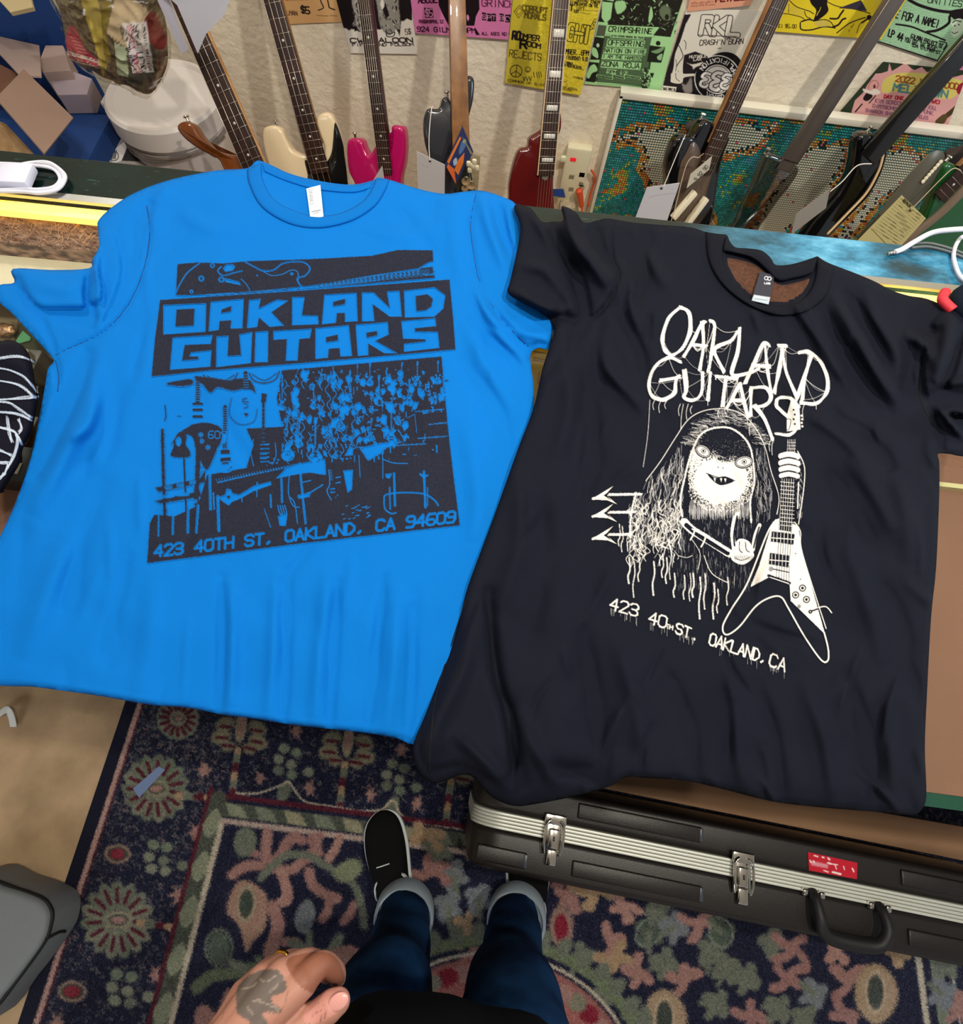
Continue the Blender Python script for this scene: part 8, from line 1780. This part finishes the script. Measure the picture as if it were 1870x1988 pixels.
hb = Board(380, 1840, 690, 2010, '#b98472', 2)
hb.blob([(560, 1860), (640, 1850), (670, 1900), (640, 1930), (600, 1925), (570, 1900)], '#96604c'); hb.blob([(630, 1925), (660, 1915), (685, 1940), (640, 1975), (600, 1990), (590, 1965)], '#cf9084')
hb.blob([(458, 1945), (462, 1915), (478, 1898), (505, 1884), (535, 1882), (550, 1895), (556, 1920), (542, 1930), (528, 1935), (530, 1948), (545, 1958), (542, 1966), (510, 1966), (520, 1990), (500, 1995), (480, 1980), (462, 1968)], '#695e58', jit=1.2)
for pts in ([(470, 1920), (490, 1915), (498, 1908)], [(520, 1905), (535, 1895)], [(525, 1925), (540, 1912)], [(500, 1942), (520, 1950), (540, 1960)], [(480, 1955), (490, 1970)], [(505, 1900), (512, 1905)], [(490, 1945), (505, 1940)]): hb.curve(pts, 2.4, '#9a8a80', jit=.8)
for pts in ([(556, 1905), (558, 1930), (545, 1965), (530, 1985)], [(618, 1945), (624, 1965), (622, 1985)], [(626, 1946), (632, 1962), (630, 1978)], [(600, 1990), (608, 1970), (616, 1965)], [(455, 1930), (440, 1950), (430, 1980)]): hb.curve(pts, 1.2, '#8a5e50', a=.6)
set_col(person.data, hb.sample(X, Y))
tag(person, 'person in dark cuffed jeans looking down, tattooed hand with a gold ring', 'person')
nl = Z(657, 1945, .8745)
bm = bmesh.new(); bmesh.ops.create_uvsphere(bm, u_segments=20, v_segments=10, radius=.0085); bmesh.ops.scale(bm, vec=(1.15, .8, .22), verts=bm.verts); bmesh.ops.rotate(bm, matrix=Matrix.Rotation(.55, 3, 'Z'), verts=bm.verts); bmesh.ops.translate(bm, vec=nl, verts=bm.verts); bm_obj('thumbnail', bm, mat('nail', '#e2a49c', rough=.25), person)
rc = (mc['r'] * .25 + Z(562, 1868, .838) * .75); ax = (Z(562, 1868, .838) - mc['r']).normalized(); fr_ = ax.to_track_quat('Z', 'Y').to_matrix()
tube('gold_ring', [rc + fr_ @ Vector((.0128 * math.cos(a), .0128 * math.sin(a), 0)) for a in [k * math.pi / 8 for k in range(16)]], .0022, mat('gold', '#d8a848', rough=.2, metal=1.0), person, n=10, smoothn=4, closed=True)
# jeans
jp = []
for side, (ank, calf, knee, thigh) in enumerate(((Z(786, 1772, .09), Z(768, 1882, .30), Z(742, 1948, .48), Z(705, 2080, .74)), (Z(1004, 1778, .09), Z(990, 1885, .30), Z(992, 1950, .48), Z(1010, 2080, .74)))):
    jp += chain([ank, ank * .5 + calf * .5 + Vector((0, .004, 0)), calf, knee + Vector((0, .004, 0)), thigh + Vector((0, -.05, 0)), thigh + Vector((.03 * (1 if side == 0 else -1), -.09, .14))], [.050, .056, .062, .074, .086, .098])
jeans = remeshed(jp, 'jeans', mjean, voxel=.006, smooth=10, parent=person)
for v in jeans.data.vertices:
    c = v.co; v.co = c + v.normal * (.0035 * math.sin(c.z * 60 + 4 * math.sin(c.x * 30) + c.y * 12) * math.exp(-((c.z - .12) / .12) ** 2) + .002 * math.sin(c.z * 32 + c.x * 25))
for ank, calf in ((Z(786, 1772, .09), Z(768, 1882, .30)), (Z(1004, 1778, .09), Z(990, 1885, .30))):
    ax = (calf - ank).normalized(); fm = ax.to_track_quat('Z', 'Y').to_matrix().to_4x4()
    lathe('cuff', [(.053, -.020), (.060, -.022), (.0625, -.015), (.0625, .030), (.060, .036), (.0560, .034), (.054, .020)], mcuff, person, n=48, M=Matrix.Translation(ank) @ fm)
# shoes
def shoe(heel, toe, wmax, flip):
    h0, t0 = Vector(heel), Vector(toe); ax = (t0 - h0); L = ax.length; ax.normalize(); sx = Vector((ax.y, -ax.x, 0))
    prof = [(0, .026, .050), (.04, .034, .066), (.15, .037, .082), (.28, .036, .085), (.42, .038, .070), (.56, .043, .060), (.70, .046, .052), (.84, .043, .045), (.93, .034, .037), (.985, .018, .028), (1.0, .004, .022)]
    V, F, n = [], [], 24
    P = smooth_path([(a, b, c) for a, b, c in prof], 4)
    for p in P:
        for k in range(n):
            a = 2 * math.pi * k / n; ca, sa = math.cos(a), math.sin(a)
            xx = abs(ca) ** .75 * math.copysign(1, ca) * p.y * wmax; zz = .014 + (p.z - .014) * (.5 + .5 * sa if sa > 0 else .5 + .5 * math.copysign(abs(sa) ** .45, sa))
            V.append(h0 + ax * (p.x * L) + sx * (xx + .006 * flip * math.sin(p.x * 3)) + Vector((0, 0, zz)))
    for i in range(len(P) - 1):
        for k in range(n): F.append((i * n + k, i * n + (k + 1) % n, (i + 1) * n + (k + 1) % n, (i + 1) * n + k))
    F.append(tuple(range(n))[::-1]); F.append(tuple((len(P) - 1) * n + k for k in range(n)))
    s = mesh_obj('shoe', V, F, mshoe, person, smooth=True)
    out = [(p.y * wmax * 1.05 + .002, p.x * L) for p in P]; ring = [(x + .006 * flip * math.sin(y / L * 3), y) for x, y in out] + [(-x + .006 * flip * math.sin(y / L * 3), y) for x, y in out[::-1]]
    bm = bmesh.new(); vv = [bm.verts.new(h0 + sx * a + ax * b + Vector((0, 0, .0))) for a, b in ring]; f = bm.faces.new(vv); r = bmesh.ops.extrude_face_region(bm, geom=[f]); bmesh.ops.translate(bm, vec=(0, 0, .016), verts=[v for v in r['geom'] if isinstance(v, bmesh.types.BMVert)]); bmesh.ops.recalc_face_normals(bm, faces=bm.faces)
    bm_obj('sole', bm, msole, s, smooth=False)
    def surf(t, a, o=.0015):
        i_ = min(range(len(P)), key=lambda q: abs(P[q].x - t)); p = P[i_]; ca, sa = math.cos(a), math.sin(a)
        xx = abs(ca) ** .75 * math.copysign(1, ca) * (p.y * wmax + o); zz = .014 + (p.z - .014) * (.5 + .5 * sa if sa > 0 else .5 + .5 * math.copysign(abs(sa) ** .45, sa))
        return h0 + ax * (p.x * L) + sx * (xx + .006 * flip * math.sin(p.x * 3)) + Vector((0, 0, zz + o * max(sa, 0)))
    for sd in (-1, 1):
        for t in (.50, .36):
            a = [surf(t - dt, (math.pi / 2 - sd * (math.pi / 2 - aa)) if sd < 0 else aa) for dt, aa in ((0, .95), (.05, .6), (.11, .2), (.16, -.1))]
            tube('stripe', a, lambda u: .0085 * math.sin(math.pi * min(max(u, .08), .92)) ** .5, msole, s, n=10, flat=.25, up=sx)
    tube('tongue_mark', [surf(.60, 1.5, .0015), surf(.61, 1.75, .0015), surf(.59, 2.0, .0015)], .0013, msole, s, n=6)
    return s
shoe(Z(792, 1812, .009), Z(742, 1572, .009), 1.0, -1)
shoe(Z(1012, 1830, .009), Z(1022, 1640, .009), 1.0, 1)
# dark top whose hem hangs over the jeans
cxp = Z(872, 1946, .76)
V, F, n = [], [], 64
for (z, rx, ry) in ((.76, .192, .130), (.766, .197, .136), (.84, .190, .134), (.95, .188, .132), (1.05, .19, .132), (1.15, .195, .130), (1.20, .17, .11), (1.22, .10, .07)):
    for k in range(n):
        a = 2 * math.pi * k / n; w = 1 + .03 * math.sin(a * 7 + z * 9) + .015 * math.sin(a * 13)
        V.append((cxp.x + rx * w * math.cos(a), cxp.y - .125 + ry * w * math.sin(a), z))
R_ = len(V) // n
for i in range(R_ - 1):
    for k in range(n): F.append((i * n + k, i * n + (k + 1) % n, (i + 1) * n + (k + 1) % n, (i + 1) * n + k))
F.append(tuple((R_ - 1) * n + k for k in range(n)))
tt = mesh_obj('dark_top', V, F, mtee, person, smooth=True); md = tt.modifiers.new('thick', 'SOLIDIFY'); md.thickness = .002
